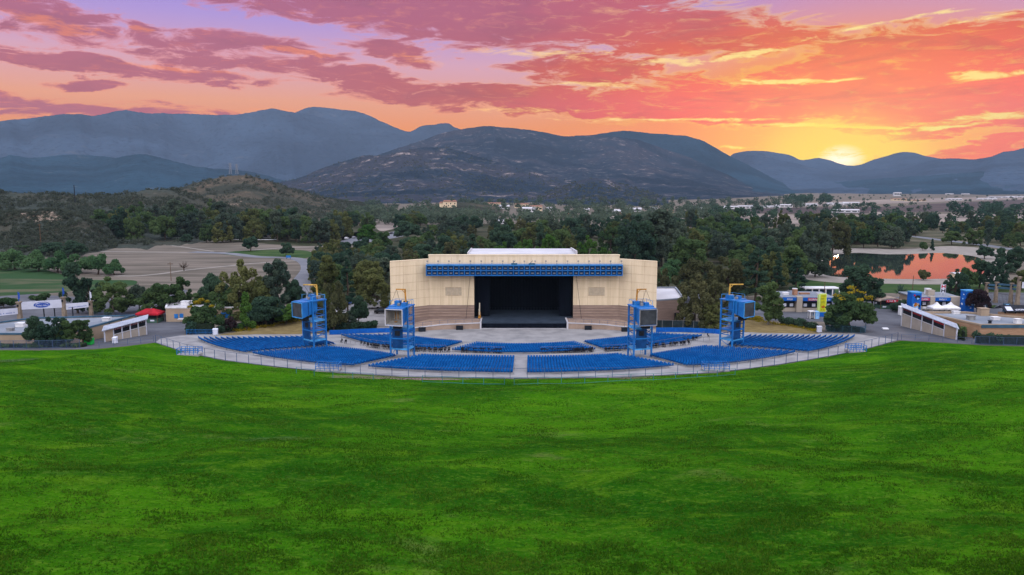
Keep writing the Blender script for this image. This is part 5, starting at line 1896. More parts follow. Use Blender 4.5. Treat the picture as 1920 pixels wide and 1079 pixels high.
food_building([(1466, 585), (1562, 586)], 557, 'flat-roofed food building with blue fascia behind the yellow banner', [(0, .27, 'blue'), (.275, .385, 'pier'), (.39, .72, 'red'), (.725, 1, 'blue')], 31, 12,
              [(.32, 4, 1.2, 1.2, 1.6, mat('rust_vent', (.30, .16, .10), .7, .2)), (.15, 5, 1.6, 1.4, .6, M_white), (.55, 6, 3.0, 1.0, .35, mat('rust_vent', (.3, .16, .1))), (.8, 4, 1.4, 1.2, .6, M_roofw), (.4, 8, 1.2, 1, 1.4, M_white)])
R, pt, L, zt = food_building([(1716, 582), (1800, 583)], 557, 'flat-roofed food building with red and blue fascia between two blue wrapped towers', [(.02, .3, 'red'), (.305, .41, 'pier'), (.415, .76, 'blue'), (.765, 1.0, 'pier')], 47, 11,
                             [(.45, 4, 2.0, 1.6, 1.5, M_stonel), (.5, 7, 1.4, 1.4, 1.6, M_white), (.2, 6, 1.2, 1.0, .5, M_roofw)])
# red and white roof sign
p = pt(.72 * L, 3.5)
R = empty('roof_sign', (p[0], p[1], zt), 'small red and white two-panel sign standing on the food building roof', 'sign')
MB().bar((p[0] - .5, p[1], zt), (p[0] - .5, p[1], zt + 1.2), .1).build('post', M_white, R)
MB().bar((p[0] + .5, p[1], zt), (p[0] + .5, p[1], zt + 1.2), .1).build('post', M_white, R)
for k in (0, 1):
    z = zt + .9 + k * 1.25
    pn = MB().bx(p[0] - .75, p[0] + .75, p[1] - .1, p[1] + .1, z, z + 1.2).build('panel', M_signw, R)
    m = MB()
    m.bx(p[0] - .62, p[0] - .3, p[1] - .14, p[1] - .1, z + .12, z + 1.08)
    m.bx(p[0] + .3, p[0] + .62, p[1] - .14, p[1] - .1, z + .12, z + 1.08)
    m.bx(p[0] - .3, p[0] + .3, p[1] - .14, p[1] - .1, z + .48, z + .75)
    m.build('panel_mark', M_redp if k else M_dark, pn)


# blue wrapped towers with printed shapes
def blob(mb, c, u, nv, w, h, d, n=14, seed=0, z=0):
    r = random.Random(seed)
    vs = []
    for k in range(n):
        t = 2 * math.pi * k / n
        f = r.uniform(.75, 1.15)
        x, zz = math.cos(t) * w * f, math.sin(t) * h * f
        vs.append((c.x + u.x * x + nv.x * d, c.y + u.y * x + nv.y * d, z + zz))
    mb.add(vs, [tuple(range(n))])


def wrapped_tower(px, py, top, w, lab, shapes):
    x, y = G(px, py)
    z1 = zrow(top, y)
    R = empty('wrapped_tower', (x, y, 0), lab, 'advertising tower')
    m = MB().bx(x - w / 2, x + w / 2, y - w / 2, y + w / 2, .3, z1 - .3)
    bd = m.build('wrap', M_bluevin, R)
    MB().bx(x - w / 2 - .15, x + w / 2 + .15, y - w / 2 - .15, y + w / 2 + .15, 0, .3).build('plinth', M_blued, R)
    MB().bx(x - w / 2 - .08, x + w / 2 + .08, y - w / 2 - .08, y + w / 2 + .08, z1 - .3, z1).build('cap', M_blue2, R)
    for (fx, fz, fw, fh, mt, sd, side) in shapes:
        mm = MB()
        if side == 0:
            blob(mm, Vector((x + fx * w, y - w / 2)), Vector((1, 0)), Vector((0, -1)), fw * w, fh, .03 + .004 * (sd % 9), seed=sd, z=fz * z1)
        else:
            blob(mm, Vector((x - w / 2, y + fx * w)), Vector((0, -1)), Vector((-1, 0)), fw * w, fh, .03 + .004 * (sd % 9), seed=sd, z=fz * z1)
        mm.build('printed_shape', mt, bd)


wrapped_tower(1712, 590, 547, 2.7, 'blue wrapped advertising tower with brown and white pictures, left of the food building',
              [(.1, .77, .30, .75, M_dark, 1, 0), (.12, .72, .14, .3, M_lightblue, 2, 0), (-.25, .86, .12, .3, M_redp, 3, 0), (.02, .42, .38, .95, M_lightblue, 4, 0), (-.08, .45, .20, .6, M_orange, 5, 0), (.18, .46, .14, .5, M_skin, 6, 0),
               (.05, .28, .2, .4, M_signw, 7, 0), (.3, .4, .1, .6, M_dark, 8, 0)])
wrapped_tower(1812, 585, 544, 2.7, 'blue wrapped advertising tower with white swirls, right of the food building',
              [(.1, .84, .28, .25, M_lightblue, 11, 0), (.08, .66, .2, .14, M_signw, 12, 0), (.05, .54, .22, .16, M_lightblue, 13, 0), (-.1, .33, .14, .3, M_signw, 14, 0), (.25, .36, .14, .28, M_lightblue, 15, 0), (.1, .2, .1, .16, M_signw, 16, 0),
               (0, .6, .16, .25, M_lightblue, 17, 1), (.1, .36, .2, .35, M_signw, 18, 1), (-.1, .8, .16, .2, M_signw, 19, 1)])

# yellow banner tower
x, y = G(1541, 594)
z1 = zrow(551, y)
zb_ = zrow(585, y)
R = empty('banner_tower', (x, y, 0), 'tall yellow advertising banner on a blue base in front of the food building', 'banner')
MB().bx(x - 1.0, x + 1.0, y - .6, y + .6, 0, zb_ - .05).build('base', M_bluevin, R)
MB().bx(x - .98, x + .98, y - .3, y + .3, zb_ - .05, z1).build('frame', M_lime, R)
bn = MB().bx(x - .78, x + .78, y - .36, y - .30, zb_ + .15, z1 - .2).build('banner', M_yel, R)
MB().bx(x - 1.35, x - .99, y - .5, y + .5, 0, z1 - .3).build('side_panel', M_lime, R)
m = MB()
H_ = z1 - zb_
M_olive = mat('olive_print', (.20, .24, .02), .6, .2, 2)
lettering(m, (x - .55, y - .36, z1 - .8), (1, 0, 0), (0, 0, 1), 1.1, .4, 4, 3)
lettering(m, (x - .6, y - .36, z1 - 1.7), (1, 0, 0), (0, 0, 1), 1.2, .5, 4, 4)
lettering(m, (x - .6, y - .36, z1 - 2.7), (1, 0, 0), (0, 0, 1), 1.2, .7, 3, 5)
lettering(m, (x - .5, y - .36, zb_ + .45), (1, 0, 0), (0, 0, 1), 1.0, .4, 5, 6)
m.build('banner_lettering', M_olive, bn)
m = MB()
blob(m, Vector((x + .05, y - .36)), Vector((1, 0)), Vector((0, -1)), .58, .42, .03, seed=8, z=zb_ + 1.5)
m.build('banner_picture', M_orange, bn)

# white booth by the banner
x, y = G(1524, 598)
R = empty('ticket_booth', (x, y, 0), 'small white frame booth with light blue side left of the yellow banner', 'booth')
for dx in (-1.1, .1):
    for dy in (-.7, .7):
        MB().bx(x + dx - .09, x + dx + .09, y + dy - .09, y + dy + .09, 0, 2.1).build('post', M_white, R)
MB().bx(x - 1.3, x + .3, y - .9, y + .9, 2.1, 2.3).build('top', M_white, R)
MB().bx(x - 1.0, x, y - .6, y + .6, .4, .9).build('shelf', M_grey, R)
MB().bx(x + .35, x + 1.45, y - .9, y + .9, 0, 2.2).build('side_cabinet', M_lightblue, R)


# white peaked tents
def tent(px, py, w, lab):
    x, y = G(px, py)
    R = empty('canopy_tent', (x, y, 0), lab, 'tent', 'white canopy tents by the food building')
    for sx in (-1, 1):
        for sy in (-1, 1):
            MB().bx(x + sx * w * .47 - .05, x + sx * w * .47 + .05, y + sy * w * .4 - .05, y + sy * w * .4 + .05, 0, 2.2).build('leg', M_grey, R)
    b = [(x - w / 2, y - w * .43, 2.2), (x + w / 2, y - w * .43, 2.2), (x + w / 2, y + w * .43, 2.2), (x - w / 2, y + w * .43, 2.2)]
    mid = [(x + (p[0] - x) * .35, y + (p[1] - y) * .35, 2.85) for p in b]
    m = MB()
    m.add(b + mid + [(x, y, 3.75)] + [(p[0], p[1], 1.75) for p in b],
          [(0, 1, 5, 4), (1, 2, 6, 5), (2, 3, 7, 6), (3, 0, 4, 7), (4, 5, 8), (5, 6, 8), (6, 7, 8), (7, 4, 8), (0, 9, 10, 1), (1, 10, 11, 2), (2, 11, 12, 3), (3, 12, 9, 0)])
    m.build('canopy', M_white, R)


tent(1755, 590, 4.0, 'white peaked canopy tent nearer the brown and white picture tower')
tent(1781, 590, 4.0, 'white peaked canopy tent nearer the white swirl tower')
x, y = G(1770, 588)
R = empty('drinks_counter', (x, y, 0), 'long white counter standing under the two peaked tents', 'counter')
MB().bx(x - 5.2, x + 5.2, y + 1.9, y + 2.5, 1.0, 1.5).build('top', M_white, R)
for k in range(4):
    MB().bx(x - 5 + k * 3.2, x - 4.6 + k * 3.2, y + 2.0, y + 2.4, 0, 1.0).build('leg', M_grey, R)

# big flat-roofed brick building right
ZR = zrow(609, G(1838, 636)[1]) - .3
U = lambda px, py: plane_pt(px, py, ZR)
P = RP([(1727, 587), (1838, 611), (2080, 611), (2080, 604), (1920, 597), (1810, 587)], ZR)
R, zt = flat_building('brick_building', 'big flat-roofed building with tan brick side wall and grey roof at the right edge', P, 0, M_tanb, M_roofg, M_tan, z=ZR,
                      units=[(*U(1843, 591), 2.0, 1.6, 1.6, M_tan), (*U(1820, 599), 1.5, 1.2, .8, M_grey), (*U(1866, 599), 1.5, 1.3, .5, M_white), (*U(1908, 606), 1.3, 1.1, .9, M_white), (*U(1792, 588), 1.6, 1.0, .5, M_white), (*U(1856, 606), .5, .5, .5, M_dark)])
a, b = Vector(P[1]), Vector(P[2])
MB().bx(a.x + .2, b.x, min(a.y, b.y) - .18, min(a.y, b.y) - .06, zt - .5, zt + .2).build('teal_fascia', M_teal, R)

# dark roofed stand with white lettering near the right gate
x, y = G(1906, 595)
R = empty('merchandise_stand', (x, y, 0), 'dark sloped-roof stand with white lettering in front of the right gate', 'stand')
MB().bx(x - 4.4, x + 4.5, y - 1.6, y + 1.6, 0, 1.3).build('counter', M_tanb, R)
for dx in (-4.3, -1.4, 1.5, 4.3):
    MB().bx(x + dx - .1, x + dx + .1, y - 1.5, y - 1.3, 1.3, 2.4).build('post', M_dark, R)
rf = MB().prism([(x - 5, y - 2.6), (x + 5, y - 2.6), (x + 5, y + .3), (x - 5, y + .3)], [1.9, 1.9, 3.3, 3.3], [2.05, 2.05, 3.45, 3.45]).build('roof', M_blackb, R)
MB().prism([(x - 5, y + .31), (x + 5, y + .31), (x + 5, y + 2.6), (x - 5, y + 2.6)], [3.3, 3.3, 2.2, 2.2], [3.45, 3.45, 2.35, 2.35]).build('rear_roof', M_roofg, R)
m = MB()
lettering(m, (x - 1.8, y - 2.2, 2.28), (1, 0, 0), (0, .9, .44), 4.6, .7, 11, 77, (0, -.44, .9), .03)
m.build('roof_lettering', M_signw, rf)
MB().prism([(x - 4.4, y - 2.3), (x - 2.6, y - 2.3), (x - 2.3, y - .5), (x - 4.0, y - .5)], [2.24, 2.24, 3.1, 3.1], [2.27, 2.27, 3.14, 3.14]).build('roof_panel', M_signw, rf)
for (dx, dy, w, lab) in ((-7.0, 4.0, .8, 'narrow blue and white information pillar left of the dark-roofed stand'), (.9, 6.0, .9, 'teal information pillar behind the dark-roofed stand')):
    R2 = empty('information_pillar', (x + dx, y + dy, 0), lab, 'pillar')
    MB().bx(x + dx - w, x + dx + w, y + dy - .3, y + dy + .3, 0, 3.0).build('frame', M_teal, R2)
    MB().bx(x + dx - w * .5, x + dx + w * .5, y + dy - .36, y + dy - .3, .6, 2.8).build('panel', M_signw if dx < 0 else M_lightblue, R2)

# shelter with white columns behind the food building
x, y = G(1538, 556)
R = empty('picnic_shelter', (x, y, 0), 'low white-columned shelter below the lake lawn', 'shelter')
MB().bx(x - 6, x + 6, y - 1.5, y + 3, 2.7, 3.05).build('roof', M_white, R)
for k in range(6):
    MB().bx(x - 5.7 + k * 2.28, x - 5.4 + k * 2.28, y - 1.3, y - 1.0, 0, 2.7).build('column', M_white, R)
MB().bx(x - 5.8, x + 5.8, y + 2.4, y + 2.8, 0, 2.7).build('back_wall', M_teal, R)

# annex behind the stage house on the right
P = [(39.0, 199.5), (47.5, 203.5), (50, 226), (38.9, 226)]
R, zt = flat_building('stage_annex', 'low brown block annex with a white flat roof attached right of the stage house', P, 6.2, M_block, M_roofw, M_roofg)
MB().bx(44.6, 45.8, 201.6, 202.6, 0, 2.6).build('door', M_blackb, R)

# ------------------------------------------------------------------ vehicles in the service yard and car parks
def car(px, py, rz, body, lab, van=False, group=None):
    x, y = G(px, py)
    z = float(ground(x, y)) + .06
    R = empty('delivery_van' if van else 'parked_car', (x, y, z), lab, 'van' if van else 'car', group, rz)
    OFF[R.name] = Vector((0, 0, 0))
    L, W = (6.4, 2.1) if van else (4.5, 1.8)
    m = MB()
    if van:
        sec = [(-L / 2, .45), (-L / 2, 3.0), (L / 2 - 1.9, 3.0), (L / 2 - 1.9, 2.1), (L / 2 - 1.0, 2.0), (L / 2 - .5, 1.25), (L / 2, 1.1), (L / 2, .45)]
    else:
        sec = [(-L / 2, .35), (-L / 2 + .05, .9), (-L / 2 + .7, 1.0), (-L / 2 + 1.2, 1.45), (.4, 1.48), (1.15, .98), (L / 2 - .1, .82), (L / 2, .4)]
    n = len(sec)
    m.add([(a, -W / 2, b) for a, b in sec] + [(a, W / 2, b) for a, b in sec], [tuple(range(n)), tuple(range(2 * n - 1, n - 1, -1))] + [(i, (i + 1) % n, (i + 1) % n + n, i + n)[::-1] for i in range(n)])
    m.build('body', body, R, local=True)
    m = MB()
    if not van:
        for s in (-1, 1):
            m = MB()
            m.add([(-1.2, s * (W / 2 + .01), 1.0), (.85, s * (W / 2 + .01), 1.0), (.35, s * (W / 2 + .01), 1.4), (-.95, s * (W / 2 + .01), 1.4)], [(0, 1, 2, 3) if s < 0 else (3, 2, 1, 0)])
            m.build('side_window', M_glass, R, local=True)
    else:
        for s in (-1, 1):
            m = MB().bx(L / 2 - 1.7, L / 2 - .95, s * (W / 2 + .015) - .01, s * (W / 2 + .015) + .01, 1.3, 1.9)
            m.build('side_window', M_glass, R, local=True)
    for sx in (-1, 1):
        for sy in (-1, 1):
            MB().tube([(sx * L * .31, sy * (W / 2 - .2), .33), (sx * L * .31, sy * (W / 2 + .02), .33)], [.34, .34], 12).build('wheel', M_rubber, R, local=True)


CW = mat('car_white', (.5, .51, .53), .35, .05)
CD = mat('car_dark', (.02, .022, .026), .3, .1)
CS = mat('car_silver', (.22, .23, .25), .35, .08, metal=.4)
CB = mat('car_blue', (.02, .07, .2), .35, .1)
car(696, 579, rad(8), CW, 'white box van parked in the yard left of the stage house', True)
car(716, 588, rad(12), CD, 'dark car parked beside the yard drive left of the stage house')
car(708, 574, rad(165), CS, 'silver car parked behind the white box van')
car(722, 577, rad(10), CD, 'dark car parked deepest in the yard left of the stage house')
car(652, 572, rad(75), CB, 'blue car half hidden by trees left of the service yard')
car(640, 592, rad(70), CW, 'white car half hidden by the round green tree near the hedge')
car(1392, 592, rad(30), CW, 'white car behind the easternmost speaker tower')
car(1264, 568, rad(5), CD, 'dark car parked behind the stage annex')
for i, (px, py) in enumerate(((1462, 556), (1470, 560), (1440, 562), (1478, 553))):
    car(px, py, rad(15 + i * 40), [CW, CB, CW, CS][i], ['white car right under the tall pine behind the food building', 'blue car parked behind the food building', 'white car beside the green tree near the east tower', 'silver car at the edge of the lot behind the food building'][i])
for i in range(9):
    px, py = 650 + i * 14, 449 - i * 1.6
    car(px, py, rad(80), [CW, CS, CD, CB][i % 4], 'small parked car in the far car park left of centre', group='cars in the far car park')

# blue bin by the park road
x, y = G(541, 486.5)
R = empty('park_sign', (x, y, 0), 'small blue board beside the park road at the oval lawn', 'sign')
MB().bx(x - 1.2, x + 1.2, y - .1, y + .1, .8, 1.9).build('board', M_blue, R)
MB().bx(x - 1.0, x - .85, y - .06, y + .06, 0, .8).build('post', M_dark, R)
MB().bx(x + .85, x + 1.0, y - .06, y + .06, 0, .8).build('post', M_dark, R)

# picnic building and small white objects
def hut(px, py, w, d, h, lab, wall=None, roof=None, rz=0.0, name='house', ridge=1.4, cat='house', group=None, z=None, wins=3):
    x, y = G(px, py) if z is None else plane_pt(px, py, z)
    z = 0.0 if z is None else z
    R = empty(name, (x, y, z), lab, cat, group, rz)
    OFF[R.name] = Vector((0, 0, 0))
    MB().bx(-w / 2, w / 2, -d / 2, d / 2, -1.5, h).build('wall', wall or M_white, R, local=True)
    m = MB()
    o = .5
    m.add([(-w / 2 - o, -d / 2 - o, h), (w / 2 + o, -d / 2 - o, h), (w / 2 + o, d / 2 + o, h), (-w / 2 - o, d / 2 + o, h), (-w / 2 - o, 0, h + ridge), (w / 2 + o, 0, h + ridge)],
          [(0, 1, 5, 4), (2, 3, 4, 5), (1, 2, 5), (3, 0, 4), (3, 2, 1, 0)])
    m.build('roof', roof or M_tile, R, local=True)
    for k in range(wins):
        xx = -w / 2 + w * (k + .5) / wins
        MB().bx(xx - w * .09, xx + w * .09, -d / 2 - .06, -d / 2 + .05, h * .35, h * .75).build('window', M_dark, R, local=True)


# mansion on the knoll
def mansion():
    x, y = plane_pt(843, 384, 10.5)
    R = empty('hill_house', (x, y, 10.0), 'large pale house with tiled roofs on the brown knoll below the main hill', 'house')
    k = .72
    W = MB().bx(x - 13 * k, x + 14 * k, y - 5, y + 6, 4, 15).build('wall', M_cream, R)
    MB().bx(x - 20 * k, x - 13 * k, y - 4, y + 5, 4, 12.8).build('side_wing', M_cream, R)
    for (x0, x1, z, y0, y1) in ((x - 14 * k, x + 4 * k, 15, y - 6, y + 7), (x + 4.1 * k, x + 15 * k, 15, y - 6, y + 7), (x - 21 * k, x - 13 * k, 12.8, y - 5, y + 6)):
        m = MB()
        ym = (y0 + y1) / 2
        m.add([(x0, y0, z), (x1, y0, z), (x1, y1, z), (x0, y1, z), (x0 + 2, ym, z + 2), (x1 - 2, ym, z + 2)], [(0, 1, 5, 4), (1, 2, 5), (2, 3, 4, 5), (3, 0, 4), (3, 2, 1, 0)])
        m.build('roof', M_tile, R)
    for i in range(6):
        MB().bx(x + (-11 + i * 4.2) * k, x + (-9 + i * 4.2) * k, y - 5.15, y - 5, 8 + 3 * (i % 2), 10 + 3 * (i % 2)).build('window', M_dark, R)


mansion()
# valley houses and sheds
VH = [(925, 389, 42, 14, 9, 'pale'), (946, 392, 26, 12, 6, 'white'), (978, 390, 40, 14, 8, 'pale'), (992, 398, 30, 14, 7, 'white'), (1003, 396, 34, 14, 9, 'pale'), (1031, 396, 14, 10, 5, 'white'),
      (940, 420, 14, 8, 4, 'white'), (1069, 408, 10, 8, 4, 'pale'), (1100, 397, 12, 8, 4, 'white'), (1138, 401, 18, 8, 5, 'white'), (1160, 401, 28, 9, 5, 'white'), (1188, 397, 36, 10, 5, 'white'), (1226, 396, 14, 8, 5, 'white'), (1255, 408, 12, 10, 10, 'pale'), (1168, 408, 22, 8, 5, 'pale'), (1186, 411, 18, 8, 5, 'white'),
      (1313, 394, 28, 9, 5, 'white'), (1340, 393, 40, 9, 4, 'white'), (1367, 392, 34, 9, 6, 'white'), (1397, 391, 30, 9, 6, 'white'), (1440, 390, 50, 9, 4, 'white'), (1470, 389, 34, 9, 7, 'white'), (1516, 387, 40, 9, 6, 'white'), (1570, 385, 50, 10, 6, 'white'), (1595, 383, 40, 10, 5, 'white'), (1582, 399, 44, 10, 6, 'white'), (1602, 399, 14, 8, 6, 'white'), (1685, 377, 46, 12, 9, 'pale'), (1682, 368, 32, 14, 22, 'white'), (1716, 378, 60, 12, 5, 'pale'),
      (1788, 376, 50, 12, 6, 'white'), (1876, 372, 100, 12, 6, 'white'), (1905, 371, 80, 12, 6, 'white'), (1850, 375, 60, 12, 5, 'white'), (1780, 365, 40, 10, 6, 'white'), (1810, 365, 40, 10, 6, 'white')]
for i, (px, py, w, d, h, kk) in enumerate(VH):
    east = px > 1290
    lab = ('long pale shed beside the valley road at the foot of the eastern hills' if kk == 'white' else 'tan building on the valley floor below the eastern hills') if east else \
          ('small white building among trees at the foot of the main hill' if kk == 'white' else 'pale tan house among trees at the foot of the main hill')
    grp = 'valley buildings ' + ('east' if east else 'west') + ' ' + kk
    if py == 368:
        lab, grp = 'tall white block building rising alone above the eastern valley road', None
    hut(px, py, w * (.8 if east else .62), d, h * (.6 if east else .75), lab, M_white if kk == 'white' else M_cream, M_roofw if kk == 'white' else M_tile, rz=random.uniform(-.2, .2), group=grp, ridge=1.2 if east else 2.0, wins=4)
hut(1799, 524, 5.5, 3.5, 2.4, 'small cream hut with windows on the lake shore', M_cream, M_roofw, ridge=.5, wins=4)
hut(1630, 456, 9, 5, 3, 'small shed beside the lake road among the trees', M_tan, M_roofw)
hut(500, 446.5, 14, 5, 2.6, 'low turquoise-roofed park building shaded by the grove', M_white, mat('turquoise_roof', (.02, .25, .30), .5, .1), ridge=1.6, name='park_building', cat='building')
pathsheet('grove_road', [(380, 450), (430, 449.5), (480, 450), (520, 450)], 5, M_white, .15)

# poles and pylons
def pole(px, py, h, lab, w=.3, cross=True, group=None):
    x, y = G(px, py)
    R = empty('utility_pole', (x, y, 0), lab, 'pole', group)
    MB().tube([(x, y, 0), (x, y, h)], [w / 2, w / 3], 7).build('mast', M_wood, R)
    if cross:
        MB().bx(x - 1.1, x + 1.1, y - .08, y + .08, h - .9, h - .7).build('crossarm', M_wood, R)


pole(78, 472, 16, 'dark wooden pole standing alone left of the dry field by the green trees', .5)
pole(321, 527, 7.5, 'short pole beside the tree at the left dry field', .25)
pole(1780, 560, 7.5, 'slim pole behind the roof sign of the food building', .2, False)
pole(1709, 570, 9, 'blue-grey lamp pole behind the brown picture tower', .25, False)
pole(1545, 560, 5.5, 'pale post just behind the yellow banner', .3, False)
x, y = plane_pt(140, 366, 30)
R = empty('chimney_stack', (x, y, 26), 'lone thin mast on the scrub ridge at the left', 'mast')
MB().tube([(x, y, 24), (x, y, 38)], [.4, .3], 8).build('shaft', M_dark, R)
for i, (px, py, top) in enumerate(((432, 322, 306), (444, 322, 308))):
    d = 4300
    x = ray(px, py)[0] / ray(px, py)[1] * d
    z0, z1 = zrow(py, d), zrow(top, d)
    R = empty('power_pylon', (x, d, z0), ('left' if i == 0 else 'right') + ' of two lattice pylons on the blue western ridge', 'pylon', 'pylons on the western ridge')
    m = MB()
    for sx in (-1, 1):
        for sy in (-1, 1):
            m.bar((x + sx * 6, d + sy * 6, z0 - 14), (x + sx * 1.2, d + sy * 1.2, z1), 1.4)
    m.build('lattice', M_grey, R)
    m = MB()
    for k in (.62, .8, .95):
        m = MB().bx(x - 11, x + 11, d - .5, d + .5, z0 + (z1 - z0) * k, z0 + (z1 - z0) * k + 1.6)
        m.build('crossarm', M_grey, R)

# ------------------------------------------------------------------ trees
L_oak = leaf_mat('leaf_oak', (.032, .066, .028), (.085, .130, .046), .35)
L_dark = leaf_mat('leaf_dark', (.020, .046, .034), (.055, .098, .056), .28)  # blue pushed into the green to suggest haze over the tree belts
L_olive = leaf_mat('leaf_olive', (.050, .070, .026), (.125, .138, .050), .35)
L_brown = leaf_mat('leaf_brown', (.048, .058, .028), (.108, .110, .050), .3)
L_bright = leaf_mat('leaf_bright', (.028, .080, .016), (.082, .160, .032), .3)
L_gum = leaf_mat('leaf_gum', (.034, .058, .046), (.085, .116, .076), .35)  # grey-green eucalyptus leaf with some haze blue mixed into its colour
L_willow = leaf_mat('leaf_willow', (0.033, 0.083, 0.037), (0.083, 0.156, 0.065), .3)
L_scrub = leaf_mat('leaf_scrub', (.022, .034, .026), (.068, .078, .054), .3)
L_yellow = leaf_mat('leaf_yellow_flower', (.16, .13, .01), (.27, .21, .016), .2)
L_purple = leaf_mat('leaf_plum', (.020, .014, .018), (.045, .030, .034), .2)
M_bark = mat('bark', (.045, .034, .026), .9, scale=1.5, col2=(.085, .068, .052), stretch=(3, 3, .6), spec=.1)
M_barkp = mat('pale_bark', (.13, .115, .095), .9, scale=1.5, col2=(.20, .18, .15), stretch=(3, 3, .6), spec=.1)


def leaves(clumps, n, size, rng, flat=0.0, aspect=.62):
    """n leaf sprays over the shells of ellipsoid clumps (cx,cy,cz,rx,ry,rz)"""
    C = np.array(clumps, dtype=float)
    area = (C[:, 3] * C[:, 4] + C[:, 3] * C[:, 5] + C[:, 4] * C[:, 5])
    idx = rng.choice(len(C), n, p=area / area.sum())
    d = rng.normal(size=(n, 3))
    d[:, 2] += .25
    d /= np.linalg.norm(d, axis=1, keepdims=True)
    r = rng.uniform(.45, 1.0, n) ** .45
    r *= 1 + rng.normal(size=n) * .07
    P = C[idx, :3] + d * C[idx, 3:] * r[:, None]
    nrm = d + rng.normal(size=(n, 3)) * .75
    nrm[:, 2] += flat
    nrm /= np.linalg.norm(nrm, axis=1, keepdims=True)
    t = np.cross(nrm, rng.normal(size=(n, 3)))
    t /= np.linalg.norm(t, axis=1, keepdims=True) + 1e-9
    b = np.cross(nrm, t)
    s = size * rng.uniform(.6, 1.4, n)
    t *= s[:, None]
    b *= (s * aspect)[:, None]
    V = np.stack([P - t - b * .5, P + t * .2 - b, P + t + b * .4, P - t * .3 + b], 1).reshape(-1, 3)
    Q = np.arange(n * 4).reshape(-1, 4)
    ct = rng.random(len(C))
    tint = np.clip(.55 * ct[idx] + .35 * rng.random(n) + .1, 0, 1)
    return V, Q, tint


def trunk_mesh(H, r, limbs, rng, lean=.3, n=7):
    m = MB()
    top = Vector((rng.normal() * lean, rng.normal() * lean, H))
    mid = top * .5 + Vector((rng.normal() * lean * .5, rng.normal() * lean * .5, 0))
    m.tube([(0, 0, -.6), (0, 0, .2), tuple(mid), tuple(top)], [r * 1.5, r * 1.05, r * .8, r * .4], n)
    for (cx, cy, cz) in limbs:
        s = mid.lerp(top, rng.uniform(0, .8))
        e = Vector((cx, cy, cz))
        k = s.lerp(e, .5) + Vector((0, 0, -.1 * (e - s).length))
        m.tube([tuple(s), tuple(k), tuple(e)], [r * .5, r * .32, r * .12], 5)
    me = bpy.data.meshes.new('trunk')
    me.from_pydata(m.v, [], m.f)
    me.update()
    return me


PROTO = {}


